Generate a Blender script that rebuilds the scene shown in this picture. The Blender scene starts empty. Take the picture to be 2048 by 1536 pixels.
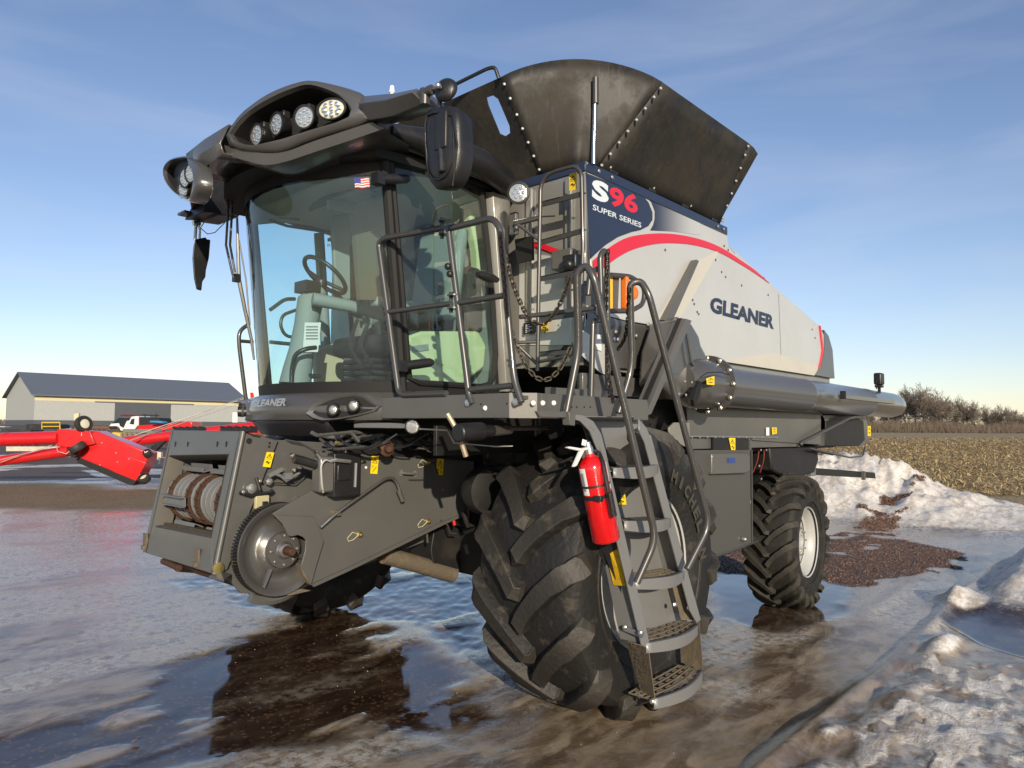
import bpy, bmesh, math, random
import numpy as np
from mathutils import Vector, Matrix
random.seed(4); rnd = np.random.RandomState(7)
C = bpy.context.scene
COL = C.collection
R_ = math.radians

# ------------------------------------------------------------------ camera, sky, sun
CAMH = 1.85
FOC = 1420.0
v1 = Vector((2320-1024, 863-768, FOC)); v2 = Vector((-500-1024, 845-768, FOC))
aX = -(v1.normalized()); aY = -(v2.normalized())
aY = (aY - aX*aX.dot(aY)).normalized(); aZ = aX.cross(aY)
M3 = Matrix((aX, aY, aZ))                      # photo-camera axes -> machine axes
cam = bpy.data.cameras.new('camera'); cam.sensor_width = 36; cam.lens = FOC/2048*36
cam.clip_start = 0.05; cam.clip_end = 9000
camo = bpy.data.objects.new('camera', cam); COL.objects.link(camo)
right = M3 @ Vector((1, 0, 0)); up = M3 @ Vector((0, -1, 0)); back = M3 @ Vector((0, 0, -1))
camo.matrix_world = Matrix((( right.x, up.x, back.x, 0), (right.y, up.y, back.y, 0), (right.z, up.z, back.z, CAMH), (0, 0, 0, 1)))
C.camera = camo
SUN_EL = R_(17); SUN_AZ = math.atan2(0.80, 0.60)     # direction towards the sun, from +X towards +Y
sdir = Vector((math.cos(SUN_EL)*math.cos(SUN_AZ), math.cos(SUN_EL)*math.sin(SUN_AZ), math.sin(SUN_EL)))
W = bpy.data.worlds.new('World'); C.world = W; W.use_nodes = True
nt = W.node_tree; nt.nodes.clear()
wo = nt.nodes.new('ShaderNodeOutputWorld'); bg = nt.nodes.new('ShaderNodeBackground'); bg.inputs[1].default_value = 0.12
sky = nt.nodes.new('ShaderNodeTexSky'); sky.sky_type = 'NISHITA'; sky.sun_disc = False
sky.sun_elevation = SUN_EL; sky.sun_rotation = math.atan2(sdir.x, sdir.y); sky.air_density = 1.0; sky.dust_density = 0.25; sky.ozone_density = 2.0
tc = nt.nodes.new('ShaderNodeTexCoord'); mp = nt.nodes.new('ShaderNodeMapping'); mp.inputs['Scale'].default_value = (1.2, 1.2, 5.5)
mp.inputs['Rotation'].default_value = (0.10, 0.12, 0.5)
nz = nt.nodes.new('ShaderNodeTexNoise'); nz.inputs['Scale'].default_value = 2.1; nz.inputs['Detail'].default_value = 6; nz.inputs['Roughness'].default_value = 0.52; nz.inputs['Distortion'].default_value = 0.5
cr = nt.nodes.new('ShaderNodeMapRange'); cr.inputs[1].default_value = 0.42; cr.inputs[2].default_value = 0.78; cr.inputs[3].default_value = 0.0; cr.inputs[4].default_value = 0.24
mx = nt.nodes.new('ShaderNodeMixRGB'); mx.inputs[2].default_value = (5.6, 5.9, 6.6, 1)
nt.links.new(tc.outputs['Generated'], mp.inputs[0]); nt.links.new(mp.outputs[0], nz.inputs[0]); nt.links.new(nz.outputs[0], cr.inputs[0])
nt.links.new(cr.outputs[0], mx.inputs[0]); tint = nt.nodes.new('ShaderNodeMixRGB'); tint.blend_type = 'MULTIPLY'; tint.inputs[0].default_value = 1; tint.inputs[2].default_value = (1.16, 1.07, 1.14, 1); nt.links.new(sky.outputs[0], tint.inputs[1]); nt.links.new(tint.outputs[0], mx.inputs[1]); nt.links.new(mx.outputs[0], bg.inputs[0]); nt.links.new(bg.outputs[0], wo.inputs[0])
sl = bpy.data.lights.new('sun', 'SUN'); sl.energy = 4.7; sl.angle = R_(0.5); sl.color = (1.0, 0.87, 0.68)
so = bpy.data.objects.new('sun', sl); COL.objects.link(so); so.rotation_euler = sdir.to_track_quat('Z', 'Y').to_euler(); so.location = (0, 0, 30)
C.view_settings.view_transform = 'Standard'; C.view_settings.look = 'None'; C.view_settings.gamma = 1; C.view_settings.exposure = 0.15
C.view_settings.use_curve_mapping = False
C.cycles.max_bounces = 8; C.cycles.transparent_max_bounces = 16; C.cycles.caustics_reflective = False; C.cycles.caustics_refractive = False

# ------------------------------------------------------------------ measuring helpers (photo pixel -> point on a real plane)
def ray(u, v): return M3 @ Vector((u-1024, v-768, FOC))
def P(u, v, x=None, y=None, z=None):
    d = ray(u, v)
    t = x/d.x if x is not None else (y/d.y if y is not None else (z-CAMH)/d.z)
    return Vector((0, 0, CAMH)) + d*t
def PP(u, v, a, b):          # on the vertical plane through ground points a and b (x,y)
    d = ray(u, v); n = Vector((-(b[1]-a[1]), b[0]-a[0], 0)); t = (n.x*a[0]+n.y*a[1])/n.dot(d)
    return Vector((0, 0, CAMH)) + d*t
def PC(u, v, fn, ylo=-6.4, yhi=-2.4):   # on the curved wall x = fn(y)
    lo, hi = ylo, yhi
    d = ray(u, v)
    f = lambda y: fn(y) - d.x*(y/d.y)
    for i in range(50):
        m = (lo+hi)/2
        if f(lo)*f(m) <= 0: hi = m
        else: lo = m
    y = (lo+hi)/2
    return Vector((0, 0, CAMH)) + d*(y/d.y)
YM = -4.6
def mir(p): return Vector((p[0], 2*YM-p[1], p[2]))

# ------------------------------------------------------------------ materials
MATS = {}
def mat(name, col, rough=0.5, metal=0.0, coat=0.0, dirt=0.0, dcol=(0.16, 0.12, 0.08), dscale=6, bump=0.0, bscale=60, spec=0.5, var=0.0, emit=None, dthr=0.5, rvar=0.0):
    if name in MATS: return MATS[name]
    m = bpy.data.materials.new(name); m.use_nodes = True; n = m.node_tree.nodes; l = m.node_tree.links
    b = n['Principled BSDF']; b.inputs['Roughness'].default_value = rough; b.inputs['Metallic'].default_value = metal
    b.inputs['Coat Weight'].default_value = coat; b.inputs['Coat Roughness'].default_value = 0.08
    b.inputs['Specular IOR Level'].default_value = spec
    b.inputs['Base Color'].default_value = (*col, 1)
    tcn = n.new('ShaderNodeTexCoord'); src = tcn.outputs['Object']
    last = None
    if var > 0 or dirt > 0:
        c0 = n.new('ShaderNodeRGB'); c0.outputs[0].default_value = (*col, 1); last = c0.outputs[0]
    if var > 0:
        a = n.new('ShaderNodeTexNoise'); a.inputs['Scale'].default_value = 2.5; a.inputs['Detail'].default_value = 5; l.new(src, a.inputs[0])
        r = n.new('ShaderNodeMapRange'); r.inputs[1].default_value = .3; r.inputs[2].default_value = .7; r.inputs[3].default_value = 1-var; r.inputs[4].default_value = 1+var; l.new(a.outputs[0], r.inputs[0])
        q = n.new('ShaderNodeVectorMath'); q.operation = 'SCALE'; l.new(last, q.inputs[0]); l.new(r.outputs[0], q.inputs['Scale']); last = q.outputs[0]
    if dirt > 0:
        a = n.new('ShaderNodeTexNoise'); a.inputs['Scale'].default_value = dscale; a.inputs['Detail'].default_value = 9; a.inputs['Roughness'].default_value = .68; l.new(src, a.inputs[0])
        r = n.new('ShaderNodeMapRange'); r.inputs[1].default_value = dthr; r.inputs[2].default_value = dthr+.22; r.inputs[3].default_value = 0; r.inputs[4].default_value = dirt; l.new(a.outputs[0], r.inputs[0])
        q = n.new('ShaderNodeMixRGB'); l.new(r.outputs[0], q.inputs[0]); l.new(last, q.inputs[1]); q.inputs[2].default_value = (*dcol, 1); last = q.outputs[0]
        s = n.new('ShaderNodeMapRange'); s.inputs[1].default_value = 0; s.inputs[2].default_value = 1; s.inputs[3].default_value = rough; s.inputs[4].default_value = min(1, rough+.45); l.new(r.outputs[0], s.inputs[0]); l.new(s.outputs[0], b.inputs['Roughness'])
    if name.startswith('graphite') or name.startswith('ladder'):
        for sc_, th_, am_, cc_ in ((38, .655, .45, (.30, .27, .21, 1)), (9, .66, .35, (.05, .045, .04, 1))):
            a = n.new('ShaderNodeTexNoise'); a.inputs['Scale'].default_value = sc_; a.inputs['Detail'].default_value = 10; a.inputs['Roughness'].default_value = .75; a.inputs['Distortion'].default_value = 1.5; l.new(src, a.inputs[0])
            r = n.new('ShaderNodeMapRange'); r.inputs[1].default_value = th_; r.inputs[2].default_value = th_+.05; r.inputs[3].default_value = 0; r.inputs[4].default_value = am_; l.new(a.outputs[0], r.inputs[0])
            q = n.new('ShaderNodeMixRGB'); l.new(r.outputs[0], q.inputs[0]); l.new(last, q.inputs[1]); q.inputs[2].default_value = cc_; last = q.outputs[0]
    if last is not None: l.new(last, b.inputs['Base Color'])
    if bump > 0:
        a = n.new('ShaderNodeTexNoise'); a.inputs['Scale'].default_value = bscale; a.inputs['Detail'].default_value = 6; l.new(src, a.inputs[0])
        u = n.new('ShaderNodeBump'); u.inputs['Strength'].default_value = bump; u.inputs['Distance'].default_value = .01; l.new(a.outputs[0], u.inputs['Height']); l.new(u.outputs[0], b.inputs['Normal'])
    if emit: b.inputs['Emission Color'].default_value = (*col, 1); b.inputs['Emission Strength'].default_value = emit
    MATS[name] = m; return m
graphite = mat('graphite paint', (.115, .113, .106), .40, .2, .2, dirt=.35, dcol=(.15, .12, .085), dscale=3.5, dthr=.56, var=.08)
graph_gl = mat('glossy graphite paint', (.115, .111, .104), .28, .45, .5, dirt=.18, dcol=(.18, .15, .11), dscale=2.2, dthr=.55, var=.05)
graph_tube = mat('tube steel paint', (.085, .082, .078), .33, .45, .2, dirt=.22, dcol=(.2, .16, .11), dscale=9, dthr=.58)
tubemat = mat('auger tube paint', (.095, .094, .092), .28, .2, .35, dirt=.22, dcol=(.22, .18, .13), dscale=1.6, dthr=.55, bump=.04, bscale=4)
dark = mat('dark chassis paint', (.016, .016, .016), .5, .2, dirt=.4, dcol=(.06, .045, .03), dscale=5, dthr=.5)
silver = mat('champagne silver paint', (.57, .565, .53), .34, .25, .5, dirt=.12, dcol=(.34, .3, .22), dscale=1.3, dthr=.5, var=.03)
silver_d = mat('warm grey panel paint', (.27, .265, .24), .36, .35, .4, dirt=.2, dcol=(.2, .17, .12), dscale=3, dthr=.5)
beige = mat('pocket panel paint', (.56, .53, .45), .45, .1, .2, dirt=.12, dscale=2)
navy = mat('navy decal', (.018, .026, .055), .3, .1, .5)
redd = mat('red decal', (.62, .012, .03), .35, 0, .4)
white_d = mat('pale decal', (.62, .68, .72), .4)
navytx = mat('navy lettering', (.02, .028, .06), .4)
poly = mat('black poly extension', (.0135, .0125, .011), .55, 0, 0, dirt=.7, dcol=(.045, .036, .021), dscale=1.8, dthr=.42, bump=.25, bscale=7)
n_ = poly.node_tree.nodes; l_ = poly.node_tree.links; t_ = n_.new('ShaderNodeTexCoord'); m_ = n_.new('ShaderNodeMapping'); m_.inputs['Scale'].default_value = (14, 14, 1.6); m_.inputs['Rotation'].default_value = (.25, .25, 0); a_ = n_.new('ShaderNodeTexNoise'); a_.inputs['Scale'].default_value = 2; a_.inputs['Detail'].default_value = 8; a_.inputs['Roughness'].default_value = .7
r_n = n_.new('ShaderNodeMapRange'); r_n.inputs[1].default_value = .55; r_n.inputs[2].default_value = .78; r_n.inputs[4].default_value = .75; l_.new(t_.outputs['Object'], m_.inputs[0]); l_.new(m_.outputs[0], a_.inputs[0]); l_.new(a_.outputs[0], r_n.inputs[0]); x_ = n_.new('ShaderNodeMixRGB'); p_ = n_['Principled BSDF'].inputs['Base Color']; src_ = p_.links[0].from_socket
l_.new(src_, x_.inputs[1]); x_.inputs[2].default_value = (.075, .064, .045, 1); l_.new(r_n.outputs[0], x_.inputs[0]); l_.new(x_.outputs[0], p_)
blackp = mat('black plastic', (.014, .014, .015), .38, 0, 0, dirt=.25, dcol=(.05, .045, .04), dscale=5, bump=.1, bscale=120)
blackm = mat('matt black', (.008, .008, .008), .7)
rubber = mat('tyre rubber', (.0135, .013, .0128), .58, 0, 0, dirt=.8, dcol=(.11, .093, .066), dscale=6.5, dthr=.56, bump=.7, bscale=28, spec=.4)
rubber_r = mat('dusty tyre rubber', (.017, .016, .014), .68, 0, 0, dirt=.55, dcol=(.06, .053, .04), dscale=8, dthr=.50, bump=.45, bscale=26, spec=.3)
for m_ in (rubber, rubber_r):
    n_ = m_.node_tree.nodes; l_ = m_.node_tree.links; g_ = n_.new('ShaderNodeNewGeometry'); r_n = n_.new('ShaderNodeMapRange'); r_n.inputs[1].default_value = .53; r_n.inputs[2].default_value = .66; r_n.inputs[4].default_value = .5; l_.new(g_.outputs['Pointiness'], r_n.inputs[0])
    x_ = n_.new('ShaderNodeMixRGB'); p_ = n_['Principled BSDF'].inputs['Base Color']; src_ = p_.links[0].from_socket; l_.new(src_, x_.inputs[1]); x_.inputs[2].default_value = (.13, .115, .09, 1); l_.new(r_n.outputs[0], x_.inputs[0]); l_.new(x_.outputs[0], p_)
wallrub = mat('tyre lettering rubber', (.06, .055, .045), .8, spec=.2)
rimw = mat('white rim paint', (.40, .40, .385), .4, 0, .3, dirt=.35, dcol=(.35, .27, .18), dscale=9, dthr=.57)
zinc = mat('zinc bolt', (.62, .6, .55), .3, .9)
steel = mat('bare steel', (.42, .40, .37), .3, .9, dirt=.5, dcol=(.15, .09, .05), dscale=14)
galv = mat('galvanised plate', (.24, .245, .25), .5, .5, dirt=.4, dcol=(.16, .11, .07), dscale=18)
rust = mat('rusty steel', (.085, .042, .024), .7, .4, dirt=.6, dcol=(.06, .03, .018), dscale=30, bump=.4)
brass = mat('yellow zinc', (.55, .42, .15), .35, .9)
muddy = mat('muddy steel step', (.13, .105, .075), .75, .1, dirt=.8, dcol=(.22, .17, .1), dscale=16, bump=.4)
redpaint = mat('extinguisher red', (.62, .006, .008), .16, 0, .8)
augred = mat('auger red paint', (.56, .012, .014), .3, 0, .5, dirt=.25, dcol=(.3, .05, .04), dscale=1.5)
yellow = mat('yellow sticker', (.85, .62, .01), .45)
yellow_w = mat('worn yellow reflector', (.62, .38, .012), .5, dirt=.7, dcol=(.12, .08, .03), dscale=40)
white_p = mat('white paper', (.75, .76, .74), .6)
ink = mat('black ink', (.012, .012, .012), .6)
amber = mat('amber lens', (.75, .17, .01), .25, 0, .6, bump=.5, bscale=90)
lens = mat('lamp lens', (.55, .56, .54), .12, .6, .8, bump=.35, bscale=90)
lens_glint = mat('sun glint lens', (.78, .74, .55), .2, .2, .8, bump=.3, bscale=90)  # cream glint of the sun put into this lens colour
ledm = mat('led reflector', (.85, .85, .8), .1, .9)
chrome = mat('chrome rod', (.6, .58, .54), .15, 1)
cabin_l = mat('cabin lining', (.48, .52, .44), .8)
cabin_g = mat('cabin grey plastic', (.22, .25, .24), .7)
cabin_b = mat('beige cabin plastic', (.5, .44, .3), .7)
cabin_o = mat('olive curtain', (.085, .085, .06), .9)
cabin_k = mat('black cabin fabric', (.014, .014, .015), .85, bump=.4, bscale=18)
cabin_y = mat('pale green door panel', (.50, .55, .33), .6)
flagb = mat('flag blue', (.03, .05, .25), .5); flagr = mat('flag red', (.55, .02, .03), .5); flagw = mat('flag white', (.7, .7, .7), .5)
blue_st = mat('blue sticker', (.03, .06, .25), .5)
def glassmat(name, tint, rough=.02, ior=1.5, refl=1.0, mist=0.0):
    m = bpy.data.materials.new(name); m.use_nodes = True; n = m.node_tree.nodes; l = m.node_tree.links; n.clear()
    o = n.new('ShaderNodeOutputMaterial'); t = n.new('ShaderNodeBsdfTransparent'); t.inputs[0].default_value = (*tint, 1)
    g = n.new('ShaderNodeBsdfGlossy'); g.inputs['Roughness'].default_value = rough
    ge = n.new('ShaderNodeNewGeometry'); dt = n.new('ShaderNodeVectorMath'); dt.operation = 'DOT_PRODUCT'; l.new(ge.outputs['Incoming'], dt.inputs[0]); l.new(ge.outputs['Normal'], dt.inputs[1])
    def mt(op, a, b_):
        q = n.new('ShaderNodeMath'); q.operation = op
        for i_, w in ((0, a), (1, b_)):
            if isinstance(w, (int, float)): q.inputs[i_].default_value = w
            else: l.new(w, q.inputs[i_])
        return q.outputs[0]
    fr_ = mt('ADD', mt('MULTIPLY', mt('POWER', mt('SUBTRACT', 1.0, mt('ABSOLUTE', dt.outputs['Value'], 0.0)), 5.0), .92), .07)
    k = n.new('ShaderNodeMath'); k.operation = 'MULTIPLY'; k.inputs[1].default_value = refl; k.use_clamp = True; l.new(fr_, k.inputs[0])
    x = n.new('ShaderNodeMixShader'); l.new(k.outputs[0], x.inputs[0]); l.new(t.outputs[0], x.inputs[1]); l.new(g.outputs[0], x.inputs[2])
    if mist > 0:      # pale diffuse film mixed over the pane, uneven by noise
        d = n.new('ShaderNodeBsdfDiffuse'); d.inputs[0].default_value = (.5, .56, .5, 1)
        tcn = n.new('ShaderNodeTexCoord'); a = n.new('ShaderNodeTexNoise'); a.inputs['Scale'].default_value = 3; a.inputs['Detail'].default_value = 8; l.new(tcn.outputs['Object'], a.inputs[0])
        r = n.new('ShaderNodeMapRange'); r.inputs[1].default_value = .3; r.inputs[2].default_value = .8; r.inputs[3].default_value = mist*.4; r.inputs[4].default_value = mist*1.6; l.new(a.outputs[0], r.inputs[0])
        y = n.new('ShaderNodeMixShader'); l.new(r.outputs[0], y.inputs[0]); l.new(x.outputs[0], y.inputs[1]); l.new(d.outputs[0], y.inputs[2]); l.new(y.outputs[0], o.inputs[0])
    else: l.new(x.outputs[0], o.inputs[0])
    return m
glass = glassmat('tinted cab glass', (.80, .96, .97), refl=.9, mist=.035)
glass_d = glassmat('tinted door glass', (.78, .95, .93), refl=1.0, mist=.05)

# ------------------------------------------------------------------ mesh builder
def basis(n):
    n = Vector(n).normalized(); a = Vector((0, 0, 1)) if abs(n.z) < .9 else Vector((1, 0, 0))
    u = a.cross(n).normalized(); return u, n.cross(u), n
class MB:
    def __init__(s): s.v = []; s.f = []
    def add(s, vs, fs):
        k = len(s.v); s.v += [tuple(p) for p in vs]; s.f += [tuple(i+k for i in f) for f in fs]; return s
    def box(s, c, d, rot=None):
        c = Vector(c); vs = []
        for i in (-1, 1):
            for j in (-1, 1):
                for k in (-1, 1):
                    p = Vector((i*d[0]/2, j*d[1]/2, k*d[2]/2))
                    if rot is not None: p = rot @ p
                    vs.append(c+p)
        return s.add(vs, [(0, 1, 3, 2), (4, 6, 7, 5), (0, 4, 5, 1), (2, 3, 7, 6), (0, 2, 6, 4), (1, 5, 7, 3)])
    def bb(s, x0, x1, y0, y1, z0, z1): return s.box(((x0+x1)/2, (y0+y1)/2, (z0+z1)/2), (abs(x1-x0), abs(y1-y0), abs(z1-z0)))
    def prism(s, pts, d):
        n = len(pts); d = Vector(d); a = [Vector(p) for p in pts]
        nn = Vector((0, 0, 0))
        for i in range(n): nn += a[i].cross(a[(i+1) % n])
        if nn.dot(d) > 0: a = a[::-1]
        vs = a+[p+d for p in a]
        return s.add(vs, [tuple(range(n)), tuple(range(2*n-1, n-1, -1))]+[(i, i+n, (i+1) % n+n, (i+1) % n) for i in range(n)])
    def tube(s, pts, r, n=10, cap=True, closed=False):
        pts = [Vector(p) for p in pts]; m = len(pts); rs = r if isinstance(r, (list, tuple)) else [r]*m
        t0 = (pts[1]-pts[0]).normalized(); u, w, _ = basis(t0); vs = []
        for i, p in enumerate(pts):
            if closed: t = (pts[(i+1) % m]-pts[i-1]).normalized()
            else: t = (pts[min(i+1, m-1)]-pts[max(i-1, 0)]).normalized()
            u = (u-t*u.dot(t)).normalized(); w = t.cross(u)
            for k in range(n):
                a = 2*math.pi*k/n; vs.append(p+(u*math.cos(a)+w*math.sin(a))*rs[i])
        fs = []
        for i in range(m if closed else m-1):
            j = (i+1) % m
            for k in range(n): fs.append((i*n+k, i*n+(k+1) % n, j*n+(k+1) % n, j*n+k))
        if cap and not closed: fs += [tuple(range(n-1, -1, -1)), tuple((m-1)*n+k for k in range(n))]
        return s.add(vs, fs)
    def cyl(s, a, b, r, n=20, r2=None): return s.tube([a, b], [r, r if r2 is None else r2], n)
    def lathe(s, c, ax, prof, n=48, closed=False, cap=True):      # prof: (along axis, radius)
        u, w, t = basis(ax); c = Vector(c); vs = []; m = len(prof)
        for (h, r) in prof:
            for k in range(n):
                a = 2*math.pi*k/n; vs.append(c+t*h+(u*math.cos(a)+w*math.sin(a))*r)
        fs = []
        for i in range(m if closed else m-1):
            j = (i+1) % m
            for k in range(n): fs.append((i*n+k, i*n+(k+1) % n, j*n+(k+1) % n, j*n+k))
        if not closed and cap:
            if prof[0][1] > 1e-4: fs.append(tuple(range(n-1, -1, -1)))
            if prof[-1][1] > 1e-4: fs.append(tuple((m-1)*n+k for k in range(n)))
        return s.add(vs, fs)
    def ball(s, c, r, n=12, sc=(1, 1, 1)):
        vs = []; fs = []; m = n//2
        for i in range(m+1):
            th = math.pi*i/m
            for k in range(n):
                a = 2*math.pi*k/n; vs.append((c[0]+r*sc[0]*math.sin(th)*math.cos(a), c[1]+r*sc[1]*math.sin(th)*math.sin(a), c[2]+r*sc[2]*math.cos(th)))
        for i in range(m):
            for k in range(n): fs.append((i*n+k, (i+1)*n+k, (i+1)*n+(k+1) % n, i*n+(k+1) % n))
        return s.add(vs, fs)
    def grid(s, rows):
        m = len(rows); n = len(rows[0]); vs = [p for r in rows for p in r]
        return s.add(vs, [(i*n+k, i*n+k+1, (i+1)*n+k+1, (i+1)*n+k) for i in range(m-1) for k in range(n-1)])
    def build(s, name, m, parent=None, bevel=0, thick=0, smooth=35, kind=None, label=None, sub=0):
        me = bpy.data.meshes.new(name); me.from_pydata(s.v, [], s.f); me.update()
        bm = bmesh.new(); bm.from_mesh(me); bmesh.ops.remove_doubles(bm, verts=bm.verts, dist=1e-5)
        bmesh.ops.recalc_face_normals(bm, faces=bm.faces)
        bm.to_mesh(me); bm.free()
        if smooth:
            me.polygons.foreach_set('use_smooth', [True]*len(me.polygons)); me.set_sharp_from_angle(angle=R_(smooth))
        me.materials.append(m)
        o = bpy.data.objects.new(name, me); COL.objects.link(o)
        if parent: setpar(o, parent)
        if thick:
            q = o.modifiers.new('solid', 'SOLIDIFY'); q.thickness = thick; q.offset = 0
        if bevel:
            q = o.modifiers.new('bevel', 'BEVEL'); q.width = bevel; q.segments = 2; q.limit_method = 'ANGLE'; q.angle_limit = R_(40)
        if sub:
            q = o.modifiers.new('sub', 'SUBSURF'); q.levels = sub; q.render_levels = sub
        if kind: o['kind'] = kind
        if label: o['label'] = label
        return o
def setpar(o, p):
    o.parent = p; o.matrix_parent_inverse = Matrix.Translation(-world_loc(p))
def world_loc(p):
    return Vector(p.location) if p.type == 'EMPTY' or p.parent is None else Vector((0, 0, 0))
def thing(name, label, cat, loc, group=None):
    o = bpy.data.objects.new(name, None); COL.objects.link(o); o.location = loc; o.empty_display_size = .2
    o['label'] = label; o['category'] = cat
    if group: o['group'] = group
    return o
def inst(me, name, parent, mw):
    o = bpy.data.objects.new(name, me); COL.objects.link(o); o.parent = parent
    o.matrix_parent_inverse = Matrix.Translation(-world_loc(parent)); o.matrix_basis = mw; return o
def bend(pts, r=.05, n=5):         # round the corners of a tube path
    pts = [Vector(p) for p in pts]; out = [pts[0]]
    for i in range(1, len(pts)-1):
        a, b, c = pts[i-1], pts[i], pts[i+1]; d1 = a-b; d2 = c-b; q = min(r, d1.length*.48, d2.length*.48)
        p0 = b+d1.normalized()*q; p1 = b+d2.normalized()*q
        for k in range(n+1):
            t = k/n; out.append(p0*(1-t)**2+b*2*t*(1-t)+p1*t*t)
    out.append(pts[-1]); return out
def text(s, bl, br, tl, m, name, parent, off=.035, lift=None, sx=1):
    cu = bpy.data.curves.new(name, 'FONT'); cu.body = s; cu.size = 1; cu.offset = off; cu.extrude = 0; cu.resolution_u = 3
    t = bpy.data.objects.new(name, cu); COL.objects.link(t)
    me = bpy.data.meshes.new_from_object(t.evaluated_get(bpy.context.evaluated_depsgraph_get())) if False else None
    dg = bpy.context.evaluated_depsgraph_get(); me = bpy.data.meshes.new_from_object(t.evaluated_get(dg))
    bpy.data.objects.remove(t); bpy.data.curves.remove(cu)
    co = np.array([v.co[:] for v in me.vertices]); mn = co.min(0); mxx = co.max(0); wd = mxx-mn
    bl = Vector(bl); ex = Vector(br)-bl; ey = Vector(tl)-bl; nn = ex.cross(ey).normalized()
    for v in me.vertices:
        a = (v.co.x-mn[0])/wd[0]; b = (v.co.y-mn[1])/wd[1]; v.co = bl+ex*a+ey*b+nn*(lift or 0)
    me.materials.clear(); me.materials.append(m); me.update()
    o = bpy.data.objects.new(name, me); COL.objects.link(o)
    if parent: setpar(o, parent)
    return o
def bolts(pts, nrm, r, name, parent, m=zinc, h=None):
    b = MB(); h = h or r*.8
    for p in pts:
        p = Vector(p); n = Vector(nrm).normalized(); b.lathe(p, n, [(0, r), (h*.6, r), (h, r*.55)], 8)
    return b.build(name, m, parent, kind='stuff')
def lerp(a, b, t): return Vector(a)*(1-t)+Vector(b)*t

# ------------------------------------------------------------------ numpy noise
def vnoise(x, y, seed=0):
    xi = np.floor(x).astype(np.int64); yi = np.floor(y).astype(np.int64); fx = x-xi; fy = y-yi
    fx = fx*fx*(3-2*fx); fy = fy*fy*(3-2*fy)
    def h(a, b):
        n = (a*374761393+b*668265263+seed*1442695041) & 0xffffffff
        n = ((n ^ (n >> 13))*1274126177) & 0xffffffff; n = n ^ (n >> 16); return (n & 0xffff)/65535.0
    return (h(xi, yi)*(1-fx)+h(xi+1, yi)*fx)*(1-fy)+(h(xi, yi+1)*(1-fx)+h(xi+1, yi+1)*fx)*fy
def fbm(x, y, sc, oc=4, seed=0):
    r = 0; a = 1; t = 0
    for i in range(oc):
        r = r+a*vnoise(x/sc, y/sc, seed+i); t += a; a *= .5; sc *= .5
    return r/t

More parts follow.
